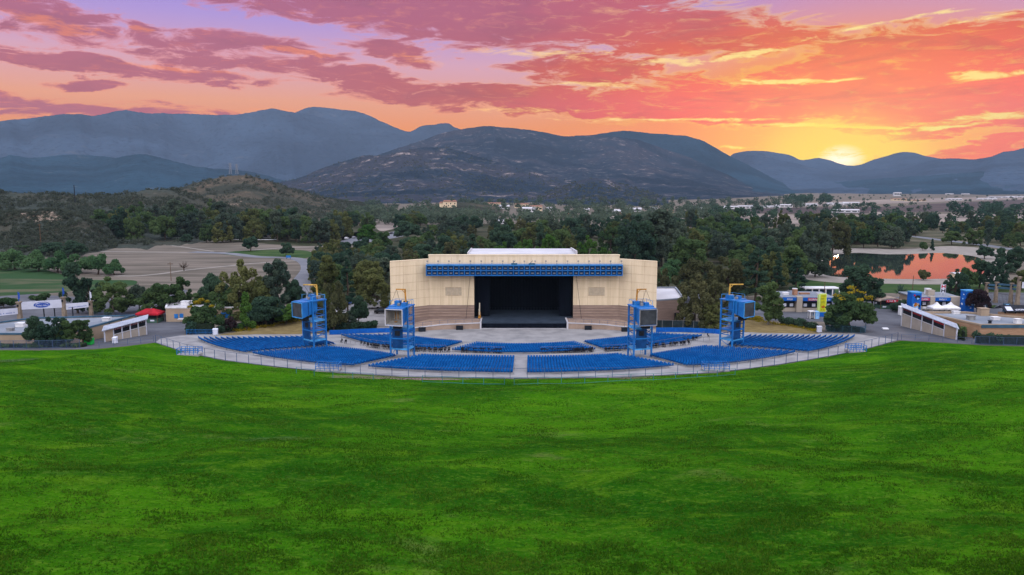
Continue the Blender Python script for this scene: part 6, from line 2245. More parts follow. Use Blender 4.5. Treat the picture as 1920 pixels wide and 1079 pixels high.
def proto(kind, v):
    """unit tree: height 1 x width 1 comes from scaling; built at natural size, returns (crown, trunk, H, W)"""
    key = (kind, v)
    if key in PROTO:
        return PROTO[key]
    rng = np.random.default_rng(hash(kind) % 1000 * 0 + sum(map(ord, kind)) * 31 + v * 7)
    cl = []
    n, size, r = 6800, .34, .3
    if kind == 'oak':
        H, W = 11.0, 11.0
        for i in range(44):
            a, rr = rng.uniform(0, 6.28), rng.uniform(0, 1) ** .55 * 4.4
            z = 2.6 + (1 - (rr / 5.2) ** 2) * rng.uniform(.1, 1) * 7.0
            s = rng.uniform(.85, 1.5)
            cl.append((rr * math.cos(a), rr * math.sin(a), z, s, s, s * .8))
        tr, lm = 4.2, 8
    elif kind == 'gum':
        H, W = 17.0, 9.5
        for i in range(46):
            z = rng.uniform(.2, .97) * 16.0
            w = 3.6 * math.sin(min(1, (z / 16.0)) * 2.9) ** .6
            a, rr = rng.uniform(0, 6.28), rng.uniform(.1, 1) * w
            s = rng.uniform(.55, 1.25)
            cl.append((rr * math.cos(a), rr * math.sin(a), z, s, s, s * 1.2))
        tr, lm, n, size = 11.0, 10, 5600, .37
    elif kind == 'broad':
        H, W = 14.0, 12.0
        for i in range(64):
            a, rr = rng.uniform(0, 6.28), rng.uniform(0, 1) ** .5 * 5.1
            hi = 13.0 - (rr / 5.0) ** 2 * 5.0
            z = rng.uniform(1.4, hi - .4)
            s = rng.uniform(.6, 1.3)
            cl.append((rr * math.cos(a), rr * math.sin(a), z, s, s, s * .95))
        tr, lm, n = 7.0, 10, 7000
    elif kind == 'pine':
        H, W = 16.0, 8.5
        for i in range(44):
            z = 2.2 + 13.4 * rng.uniform(0, 1) ** .85
            w = 3.9 * (1 - (z / 16.6)) ** .75
            a, rr = rng.uniform(0, 6.28), rng.uniform(.45, 1) * w
            s = max(.4, rng.uniform(.7, 1.25) * (1.15 - z / 24))
            cl.append((rr * math.cos(a), rr * math.sin(a), z, s * 1.2, s * 1.2, s * .6))
        cl.append((0, 0, 15.6, .3, .3, .7))
        tr, lm, n, size = 14.0, 4, 5000, .38
    elif kind == 'poplar':
        H, W = 9.0, 4.4
        for i in range(26):
            z = .9 + 7.8 * rng.uniform(0, 1)
            w = 1.75 * (1 - (z / 9.2) ** 1.8) + .12
            a, rr = rng.uniform(0, 6.28), rng.uniform(.2, 1) * w * .75
            s = rng.uniform(.55, .85) * (1.1 - z / 16)
            cl.append((rr * math.cos(a), rr * math.sin(a), z, s, s, s * 1.1))
        tr, lm, n, size, r = 5.0, 3, 3200, .32, .16
    elif kind == 'willow':
        H, W = 7.5, 10.0
        for i in range(26):
            a, rr = rng.uniform(0, 6.28), rng.uniform(0, 1) ** .5 * 3.9
            z = .9 + (1 - (rr / 4.6) ** 2) * rng.uniform(.3, 1) * 5.4
            s = rng.uniform(1.0, 1.6)
            cl.append((rr * math.cos(a), rr * math.sin(a), z, s, s, s * .8))
        tr, lm, n = 2.6, 7, 4000
    elif kind == 'bush':
        H, W = 3.0, 4.6
        for i in range(12):
            a, rr = rng.uniform(0, 6.28), rng.uniform(0, 1) ** .5 * 1.6
            z = .5 + (1 - (rr / 2.2) ** 2) * rng.uniform(.2, 1) * 1.7
            s = rng.uniform(.5, .85)
            cl.append((rr * math.cos(a), rr * math.sin(a), z, s, s, s * .85))
        tr, lm, n, size, r = .9, 5, 1500, .25, .1
    elif kind == 'palm':
        H, W = 4.2, 6.0
        cl = [(0, 0, 2.0, 1, 1, .8)]
        tr, lm, n, r = 2.0, 0, 0, .35
    elif kind == 'bare':
        H, W = 5.5, 6.0
        lmb = []
        for i in range(22):
            a, rr = rng.uniform(0, 6.28), rng.uniform(.5, 1) * 2.9
            lmb.append((rr * math.cos(a), rr * math.sin(a), rng.uniform(2.4, 5.5)))
        t = trunk_mesh(2.4, .3, lmb, rng, .1)
        PROTO[key] = (None, t, H, W)
        return PROTO[key]
    if kind == 'palm':
        V, Q, tint = [], [], []
        for i in range(46):
            a, e = rng.uniform(0, 6.28), rng.uniform(.1, 1.35)
            L = rng.uniform(2.2, 3.0)
            d = np.array([math.cos(a) * math.cos(e), math.sin(a) * math.cos(e), math.sin(e)])
            s = np.array([-math.sin(a), math.cos(a), 0]) * .2
            p0 = np.array([0, 0, 1.4])
            p1 = p0 + d * L * .6
            p2 = p0 + d * L + np.array([0, 0, -.5])
            k = len(V)
            V += [p0 - s * .4, p0 + s * .4, p1 + s, p1 - s, p2 + s * .15, p2 - s * .15]
            Q += [(k, k + 1, k + 2, k + 3), (k + 3, k + 2, k + 4, k + 5)]
            tint += [rng.random()] * 2
        cm = np_mesh('crown', V, Q, tint)
    else:
        V, Q, tint = leaves(cl, n, size, rng)
        cm = np_mesh('crown', V, Q, tint)
    limbs = [cl[i][:3] for i in rng.permutation(len(cl))[:lm]]
    t = trunk_mesh(tr, r, limbs, rng)
    PROTO[key] = (cm, t, H, W)
    return PROTO[key]


CMESH = {}
TREES = []


def tree_at(x, y, h, w, kind, leaf, label, group=None, v=None, name=None, bark=None, z=None):
    v = random.randrange(4) if v is None else v
    cm, tm, H, W = proto(kind, v)
    z = float(ground(x, y)) if z is None else z
    nm = name or {'oak': 'oak_tree', 'gum': 'eucalyptus_tree', 'broad': 'broadleaf_tree', 'pine': 'pine_tree', 'poplar': 'poplar_tree', 'willow': 'round_tree', 'bush': 'shrub', 'palm': 'spiky_palm', 'bare': 'bare_tree'}[kind]
    R = empty(nm, (x, y, z), label, 'shrub' if kind == 'bush' else 'tree', group, random.uniform(0, 6.28))
    R.scale = (w / W, w / W, h / H)
    OFF[R.name] = Vector((0, 0, 0))
    if cm is not None:
        key = (kind, v, leaf.name)
        if key not in CMESH:
            c2 = cm if not cm.materials else cm.copy()
            c2.materials.clear()
            c2.materials.append(leaf)
            CMESH[key] = c2
        o = bpy.data.objects.new('crown', CMESH[key])
        COL.objects.link(o)
        o.parent = R
    b = bark or M_bark
    key = ('t', kind, v, b.name)
    if key not in CMESH:
        t2 = tm if not tm.materials else tm.copy()
        t2.materials.clear()
        t2.materials.append(b)
        CMESH[key] = t2
    o = bpy.data.objects.new('trunk', CMESH[key])
    COL.objects.link(o)
    o.parent = R
    TREES.append((x, y))
    return R


def tree(px, py, hpx, wpx, kind, leaf, label, group=None, **k):
    x, y = G(px, py)
    m = mpp(y)
    return tree_at(x, y, hpx * m * 1.1, wpx * m * 1.06, kind, leaf, label, group, **k)


def blossom(R, n, seed, zlo=.62):
    """yellow flower sprays on the upper crown, a part of the tree"""
    rng = np.random.default_rng(seed)
    cl = []
    for i in range(9):
        a, rr = rng.uniform(0, 6.28), rng.uniform(0, .36)
        cl.append((rr * math.cos(a) * 11, rr * math.sin(a) * 11, 11 * (zlo + .36 * (1 - rr * 2)), .8, .8, .4))
    V, Q, t = leaves(cl, n, .26, rng)
    o = link_mesh('blossom', np_mesh('blossom', V, Q, t), L_yellow)
    o.parent = R


# --- individual trees near the venue (left side)
tree(66, 650, 60, 44, 'oak', L_dark, 'dark dense tree, leftmost of the clump behind the left picket fence', v=0)
tree(103, 650, 62, 60, 'broad', L_dark, 'dark dense tree in the middle of the clump behind the left picket fence', v=1)
tree(130, 649, 54, 48, 'oak', L_oak, 'dark green tree right of the middle in the clump behind the left picket fence', v=2)
tree(156, 648, 48, 44, 'gum', L_oak, 'lighter open-crowned tree at the right end of the clump behind the left picket fence', v=1)
tree(146, 588, 92, 60, 'gum', L_dark, 'tall dark tree behind the blue flag of the left gate', v=2)
tree(168, 587, 70, 52, 'broad', L_dark, 'dark tree filling in right behind the white narrow board of the left gate', v=3)
tree(213, 591, 70, 78, 'broad', L_oak, 'broad olive green tree between the left gate and the red kiosk', v=0, bark=M_barkp)
tree(262, 585, 58, 44, 'oak', L_gum, 'thin grey-green tree half hidden left of the tree over the red kiosk', v=3)
tree(303, 594, 72, 80, 'broad', L_oak, 'broad dark olive tree right behind the red kiosk', v=2)
tree(340, 588, 68, 46, 'gum', L_oak, 'upright green tree between the red kiosk and the service building', v=3)
r_ = tree(382, 622, 58, 68, 'oak', L_oak, 'round tree with yellow blossom on top in front of the tan service building', v=1)
blossom(r_, 420, 4)
tree(463, 620, 66, 36, 'poplar', L_bright, 'bright green cone-shaped tree beside the tan service building', v=0)
tree(430, 622, 30, 30, 'oak', L_purple, 'small dark plum-leaved tree between the blossoming tree and the green cone tree', v=2)
tree(404, 590, 84, 58, 'oak', L_dark, 'dark round-topped tree above the roof of the tan service building', v=3)
tree(386, 594, 52, 54, 'broad', L_oak, 'low green tree close behind the left end of the service building', v=1)
tree(452, 598, 108, 84, 'broad', L_olive, 'largest olive-yellow tree left of the westernmost speaker tower', v=0)
tree(425, 600, 66, 70, 'broad', L_oak, 'wide green tree in front of the largest olive-yellow tree', v=2)
tree(492, 600, 86, 64, 'broad', L_olive, 'dull olive tree right of the largest olive-yellow tree', v=3)
tree(521, 600, 106, 64, 'gum', L_gum, 'tall open grey-green tree nearest the road bend', v=0)
tree(548, 584, 62, 52, 'oak', L_dark, 'dark low-branched tree at the right of the olive group, by the road', v=0)
tree(500, 612, 66, 80, 'oak', L_dark, 'broad dark tree just behind the left ochre bank', v=1)
tree(536, 608, 40, 56, 'oak', L_bright, 'low bright green bushy tree left of the westernmost speaker tower', v=2)
tree(612, 574, 92, 56, 'gum', L_olive, 'yellow-green tall tree behind the yellow crane of the westernmost tower', v=2)
tree(626, 622, 104, 56, 'broad', L_brown, 'tall brownish olive tree just right of the westernmost speaker tower', v=1)
tree(598, 600, 66, 50, 'broad', L_olive, 'olive tree hidden partly by the westernmost speaker tower', v=3)
tree(652, 585, 92, 44, 'pine', L_dark, 'dark narrow conifer between the brownish tree and the stage house', v=0)
tree(697, 578, 82, 74, 'broad', L_olive, 'broad olive tree beside the left wing wall of the stage house', v=2)
tree(673, 612, 60, 42, 'oak', L_dark, 'small round dark tree in the service yard hedge', v=0)
tree(650, 616, 34, 40, 'broad', L_gum, 'low thin grey tree behind the dark hedge left of the stage house', v=3)
# left green row and meadow trees
for i, (px, py, h, w, lab) in enumerate(((-30, 506, 40, 70, 'light green round tree at the left picture edge of the meadow row'), (28, 506, 42, 60, 'light green round tree, second from the left in the meadow row'), (72, 509, 38, 52, 'round green tree in the meadow row right behind the dark wooden pole'),
                                         (108, 511, 42, 54, 'broad round green tree in the middle of the meadow row'), (146, 513, 40, 56, 'round green tree right of the middle of the meadow row'), (184, 515, 42, 52, 'taller round green tree second from the right end of the meadow row'), (214, 516, 28, 42, 'small round green tree at the right end of the meadow row'))):
    tree(px, py, h, w, 'willow', L_willow, lab, 'green trees along the meadow', v=i % 4)
tree(100, 480, 30, 52, 'oak', L_dark, 'dark round tree behind the meadow row, left of a pair', v=1)
tree(141, 483, 34, 46, 'oak', L_dark, 'dark round tree behind the meadow row, right of a pair', v=2)
tree(40, 476, 16, 50, 'oak', L_oak, 'small low tree on the slope behind the left meadow row', v=0)
tree(76, 568, 20, 42, 'bush', L_oak, 'dark mound-shaped shrub above the white emblem board of the left gate', v=0)
tree(8, 578, 22, 46, 'bush', L_oak, 'dark shrub at the left picture edge by the gate', v=1)
tree(345, 508, 17, 22, 'bare', L_oak, 'leafless tree beside the footpath in the dry field', v=0)
tree(470, 471, 30, 32, 'oak', L_dark, 'lone round dark tree at the near edge of the oval lawn', v=3)
tree(537, 482, 28, 30, 'oak', L_dark, 'lone small dark tree by the blue board on the oval lawn', v=0)
tree(351, 456, 20, 24, 'oak', L_dark, 'small dark tree standing in front of the left grove', v=1)
# right side
tree(1302, 614, 96, 74, 'broad', L_brown, 'large brownish olive tree right of the stage annex', v=0)
tree(1345, 600, 78, 70, 'broad', L_brown, 'brown-leaved tree just left of the easternmost speaker tower', v=3)
tree(1336, 618, 54, 52, 'broad', L_olive, 'lower green bushy tree beside the dark windscreen fence', v=1)
tree(1300, 566, 92, 76, 'broad', L_brown, 'tall brown olive tree behind the large brownish tree by the annex', v=2)
tree(1362, 560, 86, 72, 'broad', L_brown, 'broad olive-brown tree above the crane of the easternmost tower', v=1)
tree(1416, 566, 92, 60, 'pine', L_dark, 'big dark pine right of the easternmost tower crane', v=1)
tree(1440, 610, 78, 60, 'gum', L_oak, 'green open tree in front of the food building, right of the easternmost tower', v=3, bark=M_barkp)
tree(1456, 552, 72, 30, 'pine', L_dark, 'slender dark pine behind the food building', v=2)
tree(1492, 556, 68, 46, 'pine', L_dark, 'dark broad pine at the left of the lake lawn', v=3)
tree(1528, 520, 70, 60, 'broad', L_gum, 'grey-green tree at the left lake end', v=0)
r_ = tree(1594, 622, 76, 96, 'oak', L_oak, 'broad spreading green tree with yellow tips at the east end of the seats', v=2)
blossom(r_, 160, 9, .66)
tree(1602, 590, 92, 66, 'gum', L_dark, 'tall dark open tree behind the broad tree at the east end of the seats', v=1)
tree(1570, 622, 40, 46, 'oak', L_dark, 'low dark tree at the left foot of the broad tree east of the seats', v=0)
tree(1636, 575, 54, 50, 'gum', L_dark, 'dark feathery tree left of the arched kiosk', v=3)
tree(1688, 566, 36, 44, 'palm', L_dark, 'dark spiky palm-like plant left of the brown picture tower', v=0)
tree(1690, 585, 26, 44, 'bush', L_dark, 'dark shrub under the spiky palm-like plant', v=2)
tree(1790, 566, 60, 48, 'broad', L_dark, 'round dark tree right behind the food building with the roof sign', v=0)
tree(1815, 545, 46, 38, 'oak', L_oak, 'green tree between the lake and the round dark tree', v=2)
tree(1832, 588, 54, 44, 'oak', L_purple, 'dark plum-leaved tree right of the white swirl tower', v=1)
tree(1836, 540, 52, 44, 'gum', L_dark, 'dark open tree at the right shore of the lake', v=1)
tree(1868, 545, 62, 46, 'broad', L_dark, 'dark tree rising above the left beam of the right gate', v=3)
tree(1894, 512, 56, 60, 'broad', L_dark, 'tall dark tree at the right picture edge above the gate', v=2)
tree(1915, 545, 40, 40, 'oak', L_olive, 'small olive tree at the right picture edge by the emblem board', v=0)
tree(1732, 526, 22, 26, 'bush', L_brown, 'small brown tree on the near lake shore', v=0)
tree(1846, 486, 28, 32, 'oak', L_dark, 'small dark tree at the right end of the lake', v=3)
tree(1730, 470, 18, 18, 'bush', L_oak, 'small bush on the far lake shore, left of a pair', v=1)
tree(1747, 470, 20, 10, 'poplar', L_dark, 'small dark cone bush on the far lake shore, right of a pair', v=1)
# beside and behind the stage house
tree(1252, 545, 56, 44, 'oak', L_willow, 'green round tree just right of the stage house wing', v=1)
tree(1240, 560, 62, 32, 'broad', L_brown, 'narrow brown tree against the right edge of the stage house', v=1)
tree(1262, 525, 40, 46, 'oak', L_willow, 'pale green tree beside the small pond right of the stage house', v=0)
for px, py, h, w, lab in ((946, 508, 52, 52, 'bright green tree behind the left part of the white penthouse roof'), (985, 508, 62, 50, 'bright green tree behind the middle of the white penthouse roof'), (1032, 510, 74, 56, 'tallest bright green tree behind the white penthouse roof'),
                          (1066, 510, 68, 40, 'yellowish green tree behind the right end of the white penthouse roof'), (1100, 508, 64, 48, 'bright green tree right of the white penthouse roof'), (1132, 506, 44, 34, 'small bright green tree above the right end of the blue canopy')):
    tree(px, py, h, w, 'broad', L_bright if px != 1066 else L_olive, lab, 'bright trees behind the stage house')
tree(886, 512, 66, 40, 'pine', L_dark, 'dark pointed tree behind the left part of the blue canopy', v=2)
tree(691, 458, 38, 46, 'oak', L_bright, 'light green round tree beside the far car park', v=0)
tree(766, 452, 40, 56, 'oak', L_dark, 'round dark oak at the right end of the far car park', v=2)
tree(1236, 500, 100, 74, 'gum', L_gum, 'tall grey-green eucalyptus above the right wing of the stage house, nearer the annex', v=0)
tree(1190, 505, 98, 80, 'broad', L_dark, 'massive dark tree above the right end of the blue canopy', v=0)
tree(1216, 502, 84, 44, 'gum', L_dark, 'dark upright eucalyptus between two massive trees above the right stage wing', v=2)
tree(1290, 520, 84, 82, 'broad', L_oak, 'broad green tree behind the small pond', v=2)
tree(1560, 478, 72, 66, 'broad', L_brown, 'big rounded grey-brown tree at the left end of the lake', v=3)
tree(1528, 500, 92, 60, 'broad', L_gum, 'tall grey tree left of the lake in front of the rounded grey-brown tree', v=1)


# --- the tree belts: every tree its own object
def zone(n, xr, yr, hr, kinds, desc, group, wr=(.75, 1.1), curve=None, gap=1.0, avoid=()):
    r = random.Random(len(TREES) * 7 + n)
    done = []
    for k in range(n * 12):
        if len(done) >= n:
            break
        px = r.uniform(*xr)
        py = r.uniform(*yr)
        if curve:
            py += curve(px)
        if any(a <= px <= b and c <= py <= d for a, b, c, d in avoid):
            continue
        x, y = G(px, py)
        h = r.uniform(*hr)
        if any((x - a) ** 2 + (y - b) ** 2 < (h * .36 * gap) ** 2 for a, b in done):
            continue
        done.append((x, y))
        kind, leaf, adj = r.choice(kinds)
        w = h * {'oak': 1.05, 'broad': .88, 'gum': .6, 'pine': .5, 'poplar': .45, 'willow': 1.3, 'bush': 1.4}[kind] * r.uniform(*wr)
        tree_at(x, y, h, w, kind, leaf, f'{adj} {desc}', f'{adj} trees {group}')


KD = [('broad', L_dark, 'dark rounded'), ('gum', L_gum, 'tall grey-green'), ('broad', L_oak, 'mid green'), ('oak', L_oak, 'mid green'), ('broad', L_olive, 'olive'), ('gum', L_dark, 'dark upright')]
KD = KD + [('broad', L_olive, 'olive'), ('oak', L_oak, 'mid green'), ('broad', L_gum, 'rounded grey-green')]
KS = [('oak', L_oak, 'mid green'), ('oak', L_dark, 'dark rounded'), ('broad', L_olive, 'olive'), ('broad', L_brown, 'brownish'), ('broad', L_gum, 'grey-green')]
zone(64, (190, 660), (440, 456), (15, 25), KD, 'tree in the grove at the far side of the dry field', 'in the left grove', gap=.8, avoid=((486, 516, 447, 456),))
zone(14, (215, 420), (432, 441), (20, 30), KD[:3], 'tree at the back of the grove under the scrub hill', 'at the back of the left grove')
zone(52, (590, 890), (470, 520), (8, 14), KS, 'tree in the thicket left of the stage house roof', 'in the thicket left of the stage', avoid=((690, 770, 476, 486),))
zone(14, (586, 722), (512, 552), (10, 15), KS, 'tree between the road bend and the stage house', 'between the road and the stage')
zone(40, (640, 1190), (434, 452), (10, 19), KS + KD[:2], 'tree in the valley wood behind the stage house', 'in the valley wood', avoid=((640, 790, 428, 456),))
zone(16, (640, 800), (420, 430), (11, 18), KD, 'tree behind the far car park', 'behind the far car park', avoid=((700, 745, 416, 434),))
zone(14, (800, 930), (456, 482), (8, 14), KS, 'tree just left of the bright trees behind the stage', 'left of the bright trees')
zone(14, (930, 1160), (462, 480), (13, 19), KD, 'tree rising behind the bright trees of the stage house', 'behind the bright trees')
zone(44, (1170, 1520), (455, 500), (13, 22), KD, 'tree in the dense wood right of the stage house', 'in the dense right wood')
zone(12, (1380, 1500), (505, 545), (10, 17), KD, 'tree in the wood just behind the food building', 'behind the food building')
zone(18, (1580, 1688), (452, 467), (13, 23), KD, 'tree on the far shore of the lake', 'on the far lake shore', avoid=((1690, 1760, 440, 464),))
zone(26, (1690, 1925), (428, 444), (9, 13), KD[2:6], 'tree in the row between the lake road and the pale valley', 'in the row above the lake road', wr=(.95, 1.3))
zone(30, (1520, 1925), (424, 436), (12, 17), KD, 'tree behind the lake road', 'behind the lake road')
zone(16, (1780, 1925), (446, 468), (9, 15), KD, 'tree at the right end of the lake road', 'at the right end of the lake road', avoid=())
zone(30, (1180, 1560), (424, 446), (13, 20), KD, 'tree at the back of the right wood before the pale field', 'at the back of the right wood')
print('trees', len(TREES))


# --- far woods, scrub and ground cover: masses nobody could count
def mass(name, spots, mat_, leafn, size, seed, kindstuff='stuff'):
    rng = np.random.default_rng(seed)
    VV, TT = [], []
    for (x, y, z, h, w) in spots:
        cl = []
        for i in range(5):
            a, rr = rng.uniform(0, 6.28), rng.uniform(0, .3) * w
            cl.append((x + rr * math.cos(a), y + rr * math.sin(a), z + h * rng.uniform(.25, .75), w * .3, w * .3, h * .28))
        V, Q, t = leaves(cl, leafn, size * h, rng)
        VV.append(V)
        TT.append(t)
    V = np.concatenate(VV)
    o = link_mesh(name, np_mesh(name, V, np.arange(len(V)).reshape(-1, 4), np.concatenate(TT)), mat_)
    o['kind'] = kindstuff
    return o


def far_spots(n, xr, yr, hr, seed):
    r = random.Random(seed)
    out = []
    for i in range(n):
        x, y = plane_pt(r.uniform(*xr), r.uniform(*yr), 0)
        h = r.uniform(*hr)
        out.append((x, y, 0, h, h * r.uniform(.9, 1.5)))
    return out


sp = far_spots(240, (650, 1330), (397, 424), (7, 14), 1) + far_spots(60, (900, 1330), (390, 398), (7, 12), 2) + far_spots(60, (620, 900), (400, 424), (8, 15), 3)
mass('distant_woodland', sp, L_gum, 110, .10, 5)
sp = far_spots(260, (560, 1500), (376, 392), (8, 15), 31)
mass('distant_woodland', sp, L_gum, 70, .12, 15)
sp = far_spots(120, (1300, 1960), (384, 402), (4, 9), 41)
mass('distant_woodland', sp, L_dark, 60, .13, 17)
sp = far_spots(34, (1480, 1560), (378, 383), (12, 22), 4) + far_spots(50, (1300, 1640), (386, 398), (5, 11), 6) + far_spots(60, (1560, 1960), (366, 380), (4, 9), 7) + far_spots(30, (1300, 1960), (402, 420), (6, 13), 8) + far_spots(14, (1330, 1500), (408, 414), (9, 15), 12)
mass('distant_woodland', sp, L_dark, 90, .11, 9)
sp = far_spots(16, (1790, 1930), (398, 412), (12, 20), 10) + far_spots(16, (1560, 1960), (414, 422), (10, 16), 13)
mass('distant_woodland', sp, L_dark, 140, .09, 10)


def scatter_on(objname, n, hr, seed, zmin=1.0, cond=None):
    o = bpy.data.objects[objname]
    me = o.data
    nv = len(me.vertices)
    co = np.empty(nv * 3, dtype=np.float32)
    me.vertices.foreach_get('co', co)
    co = co.reshape(-1, 3)
    q = np.empty(len(me.polygons) * 4, dtype=np.int32)
    me.polygons.foreach_get('vertices', q)
    q = q.reshape(-1, 4)
    rng = np.random.default_rng(seed)
    A = np.linalg.norm(np.cross(co[q[:, 1]] - co[q[:, 0]], co[q[:, 3]] - co[q[:, 0]]), axis=1)
    idx = rng.choice(len(q), n * 3, p=A / A.sum())
    u, v = rng.random(n * 3)[:, None], rng.random(n * 3)[:, None]
    P = (co[q[idx, 0]] * (1 - u) + co[q[idx, 1]] * u) * (1 - v) + (co[q[idx, 3]] * (1 - u) + co[q[idx, 2]] * u) * v
    keep = (P[:, 2] > zmin) & (np.abs(P[:, 0]) < .75 * P[:, 1]) & (fbm(P[:, 0] * .02, P[:, 1] * .02, 3) > .38)
    P = P[keep][:n]
    h = rng.uniform(hr[0], hr[1], len(P))
    return [(p[0], p[1], p[2] - .4, k, k * rng.uniform(1.2, 1.9)) for p, k in zip(P, h)]


mass('hillside_scrub', scatter_on('hill_scrub_west', 5200, (1.6, 4.6), 3) + scatter_on('hill_scrub_front', 3000, (1.2, 3.4), 4, .2), L_scrub, 26, .17, 21)
mass('hillside_scrub', scatter_on('hill_grassy', 2600, (2.0, 5.5), 5) + scatter_on('house_knoll', 60, (1.5, 3), 8), L_scrub, 26, .17, 22)
mass('hillside_scrub', scatter_on('hill_front_spur', 2600, (3, 7), 6, 4) + scatter_on('hill_low_east', 1200, (3, 7), 7, 4), L_scrub, 14, .22, 23)


# --- grass blades standing on the lawn in front of the camera
def grass():
    rng = np.random.default_rng(77)
    n = 420000
    Y = 38 + 95 * rng.random(n) ** 1.5
    X = (rng.random(n) * 2 - 1) * (Y * .74 + 4)
    keep = Y < yb(X) - .8
    X, Y = X[keep], Y[keep]
    d = fbm(X * .3, Y * .45, 4) + .35 * (fbm(X * 1.6, Y * 2.0, 2) - .5)
    keep = rng.random(len(X)) < np.clip((d - .34) * 3.4, .12, 1)
    X, Y, d = X[keep], Y[keep], d[keep]
    n = len(X)
    Z = lawn_z(X, Y) - .02
    a = rng.random(n) * 6.283
    h = rng.uniform(.05, .15, n) * (.6 + d)
    w = rng.uniform(.025, .065, n)
    lx, ly = rng.normal(size=n) * .07, rng.normal(size=n) * .07
    c, s = np.cos(a) * w, np.sin(a) * w
    V = np.stack([np.stack([X - c, Y - s, Z], -1), np.stack([X + c, Y + s, Z], -1), np.stack([X + lx + c * .3, Y + ly + s * .3, Z + h], -1), np.stack([X + lx - c * .5, Y + ly - s * .5, Z + h * .8], -1)], 1).reshape(-1, 3)
    t = np.clip(.5 * (fbm(X * .15 + 40, Y * .25, 4) - .3) * 2 + rng.normal(size=n) * .22, 0, 1)
    o = link_mesh('grass_blades', np_mesh('grass_blades', V, np.arange(n * 4).reshape(-1, 4), t), leaf_mat('leaf_grass', (.018, .068, .003), (.090, .155, .014), .0))
    o['kind'] = 'stuff'


grass()


# --- hedges and ground cover beside the bowl
def hedge(px, h, d, lab, leaf=L_dark, n=1500, seed=1):
    pts = np.array([G(*p) for p in px])
    P, L = resample(pts, max(2, int(len(px) * 3)))
    rng = np.random.default_rng(seed)
    cl = []
    for i in range(max(6, int(L / .9))):
        t = rng.random()
        k = t * (len(P) - 1)
        a = P[int(k)] + (P[min(int(k) + 1, len(P) - 1)] - P[int(k)]) * (k % 1)
        cl.append((a[0], a[1] + rng.uniform(-.5, .5) * d, float(ground(*a)) + rng.uniform(.3, .72) * h, .9, d * .4, h * .36))
    V, Q, t = leaves(cl, n, .26, rng)
    c = V.mean(0)
    c[2] = float(ground(c[0], c[1]))
    R = empty('hedge', tuple(c), lab, 'hedge')
    o = link_mesh('foliage', np_mesh('foliage', V - c, Q, t), leaf, R)
    m = MB()
    for i in range(len(P) - 1):
        z = float(ground(*P[i]))
        a, b = P[i], P[i + 1]
        m.prism([(a[0], a[1] - d * .34), (b[0], b[1] - d * .34), (b[0], b[1] + d * .34), (a[0], a[1] + d * .34)], z - .1, z + h * .8)
    m.build('branches', mat('hedge_core', (.012, .02, .012), .95, .3, 3), R)


hedge([(352, 626), (376, 626), (400, 626)], 2.9, 3.0, 'clipped dark box hedge at the west end of the seats', seed=2)
hedge([(408, 626), (440, 620), (474, 615)], 1.9, 2.2, 'low dark hedge under the bright green cone tree', seed=3)
hedge([(474, 614), (510, 608), (548, 601)], 2.2, 2.6, 'ragged purple-brown hedge along the top of the left ochre bank', L_purple, seed=4)
hedge([(545, 600), (560, 600), (578, 601)], 3.4, 3, 'tall green hedge behind the westernmost speaker tower', L_oak, seed=5)
hedge([(608, 620), (640, 620), (672, 618), (706, 616)], 2.2, 2.4, 'dark hedge along the service yard left of the stage house', n=2200, seed=6)
hedge([(1466, 609), (1500, 614), (1532, 620)], 2.2, 3.2, 'dark rounded hedge above the right ochre bank', L_dark, n=2000, seed=7)
hedge([(1552, 621), (1586, 623), (1618, 624)], 1.6, 2.2, 'low dark hedge inside the green fence east of the seats', seed=8)
hedge([(1832, 645), (1870, 646), (1920, 647), (2000, 648)], 2.4, 2.4, 'dark hedge behind the picket fence at the far right', n=2400, seed=9)
hedge([(-60, 652), (0, 652), (60, 652), (160, 651)], .9, 2.0, 'low green planting strip behind the left picket fence', L_oak, n=1600, seed=10)
hedge([(1786, 629), (1800, 634), (1806, 640)], 2.8, 1.4, 'ivy-like climber against the brick wall behind the right food stand', L_oak, n=900, seed=11)
hedge([(1826, 577), (1850, 578), (1868, 577)], .8, 2.2, 'low planting bed under the plum-leaved tree by the right gate', L_oak, n=700, seed=12)
hedge([(220, 600), (250, 604), (262, 602)], 1.2, 2, 'low green hedge behind the flat roof left of the red kiosk', L_oak, n=700, seed=13)


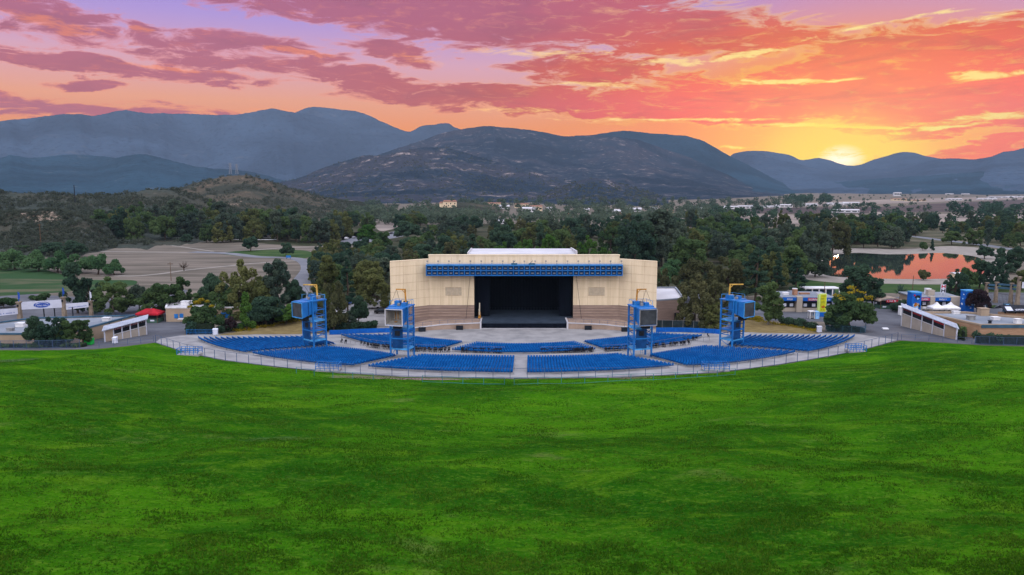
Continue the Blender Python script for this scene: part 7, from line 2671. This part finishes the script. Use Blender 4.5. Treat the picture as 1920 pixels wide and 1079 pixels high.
def cover(name, px, n, h, leaf, seed):
    """low flowering ground cover along a pixel line"""
    pts = np.array([G(*p) for p in px])
    P, L = resample(pts, 60)
    rng = np.random.default_rng(seed)
    sp = []
    for i in range(n):
        p = P[rng.integers(60)] + rng.normal(size=2) * (.7, .55)
        sp.append((p[0], p[1], float(ground(*p)) - .1, h * rng.uniform(.6, 1.3), 1.4 * rng.uniform(.7, 1.5)))
    return mass(name, sp, leaf, 22, .2, seed)


cover('yellow_ground_cover', [(446, 622), (490, 614), (520, 608), (546, 603)], 120, .7, L_yellow, 31)
cover('yellow_ground_cover', [(546, 604), (560, 602), (578, 603)], 60, .8, L_yellow, 32)
cover('yellow_ground_cover', [(1400, 600), (1412, 599), (1424, 602)], 70, 1.0, L_yellow, 33)
cover('yellow_ground_cover', [(1420, 604), (1456, 608), (1500, 615), (1534, 622)], 120, .6, L_yellow, 34)


# rocks on the scrub hills
def rock_patch(name, px, n, seed):
    rng = np.random.default_rng(seed)
    m = MB()
    o = bpy.data.objects[px[2]]
    for i in range(n):
        a, b = px[0] + rng.normal() * px[3], px[1] + rng.normal() * px[4]
        d = Vector(ray(a, b)).normalized()
        hit = o.ray_cast(Vector((0, 0, CAMZ)), d)
        if not hit[0]:
            continue
        p = hit[1]
        s = rng.uniform(.3, 1.3)
        vs = [(p.x + sx * s * rng.uniform(.5, 1.1), p.y + sy * s * rng.uniform(.5, 1.1), p.z + (s * rng.uniform(.3, .9) if sz else -1)) for sz in (0, 1) for sx, sy in ((-1, -1), (1, -1), (1, 1), (-1, 1))]
        m.add(vs, [(4, 5, 6, 7), (0, 1, 5, 4), (1, 2, 6, 5), (2, 3, 7, 6), (3, 0, 4, 7)])
    if m.v:
        ob = m.build(name, mat('pale_rock', (.24, .20, .16), .95, .25, .5), None)
        ob['kind'] = 'stuff'


bpy.context.view_layer.update()
rock_patch('rock_outcrop', (86, 408, 'hill_scrub_front', 17, 5), 130, 1)
rock_patch('rock_outcrop', (420, 384, 'hill_grassy', 16, 3), 90, 2)
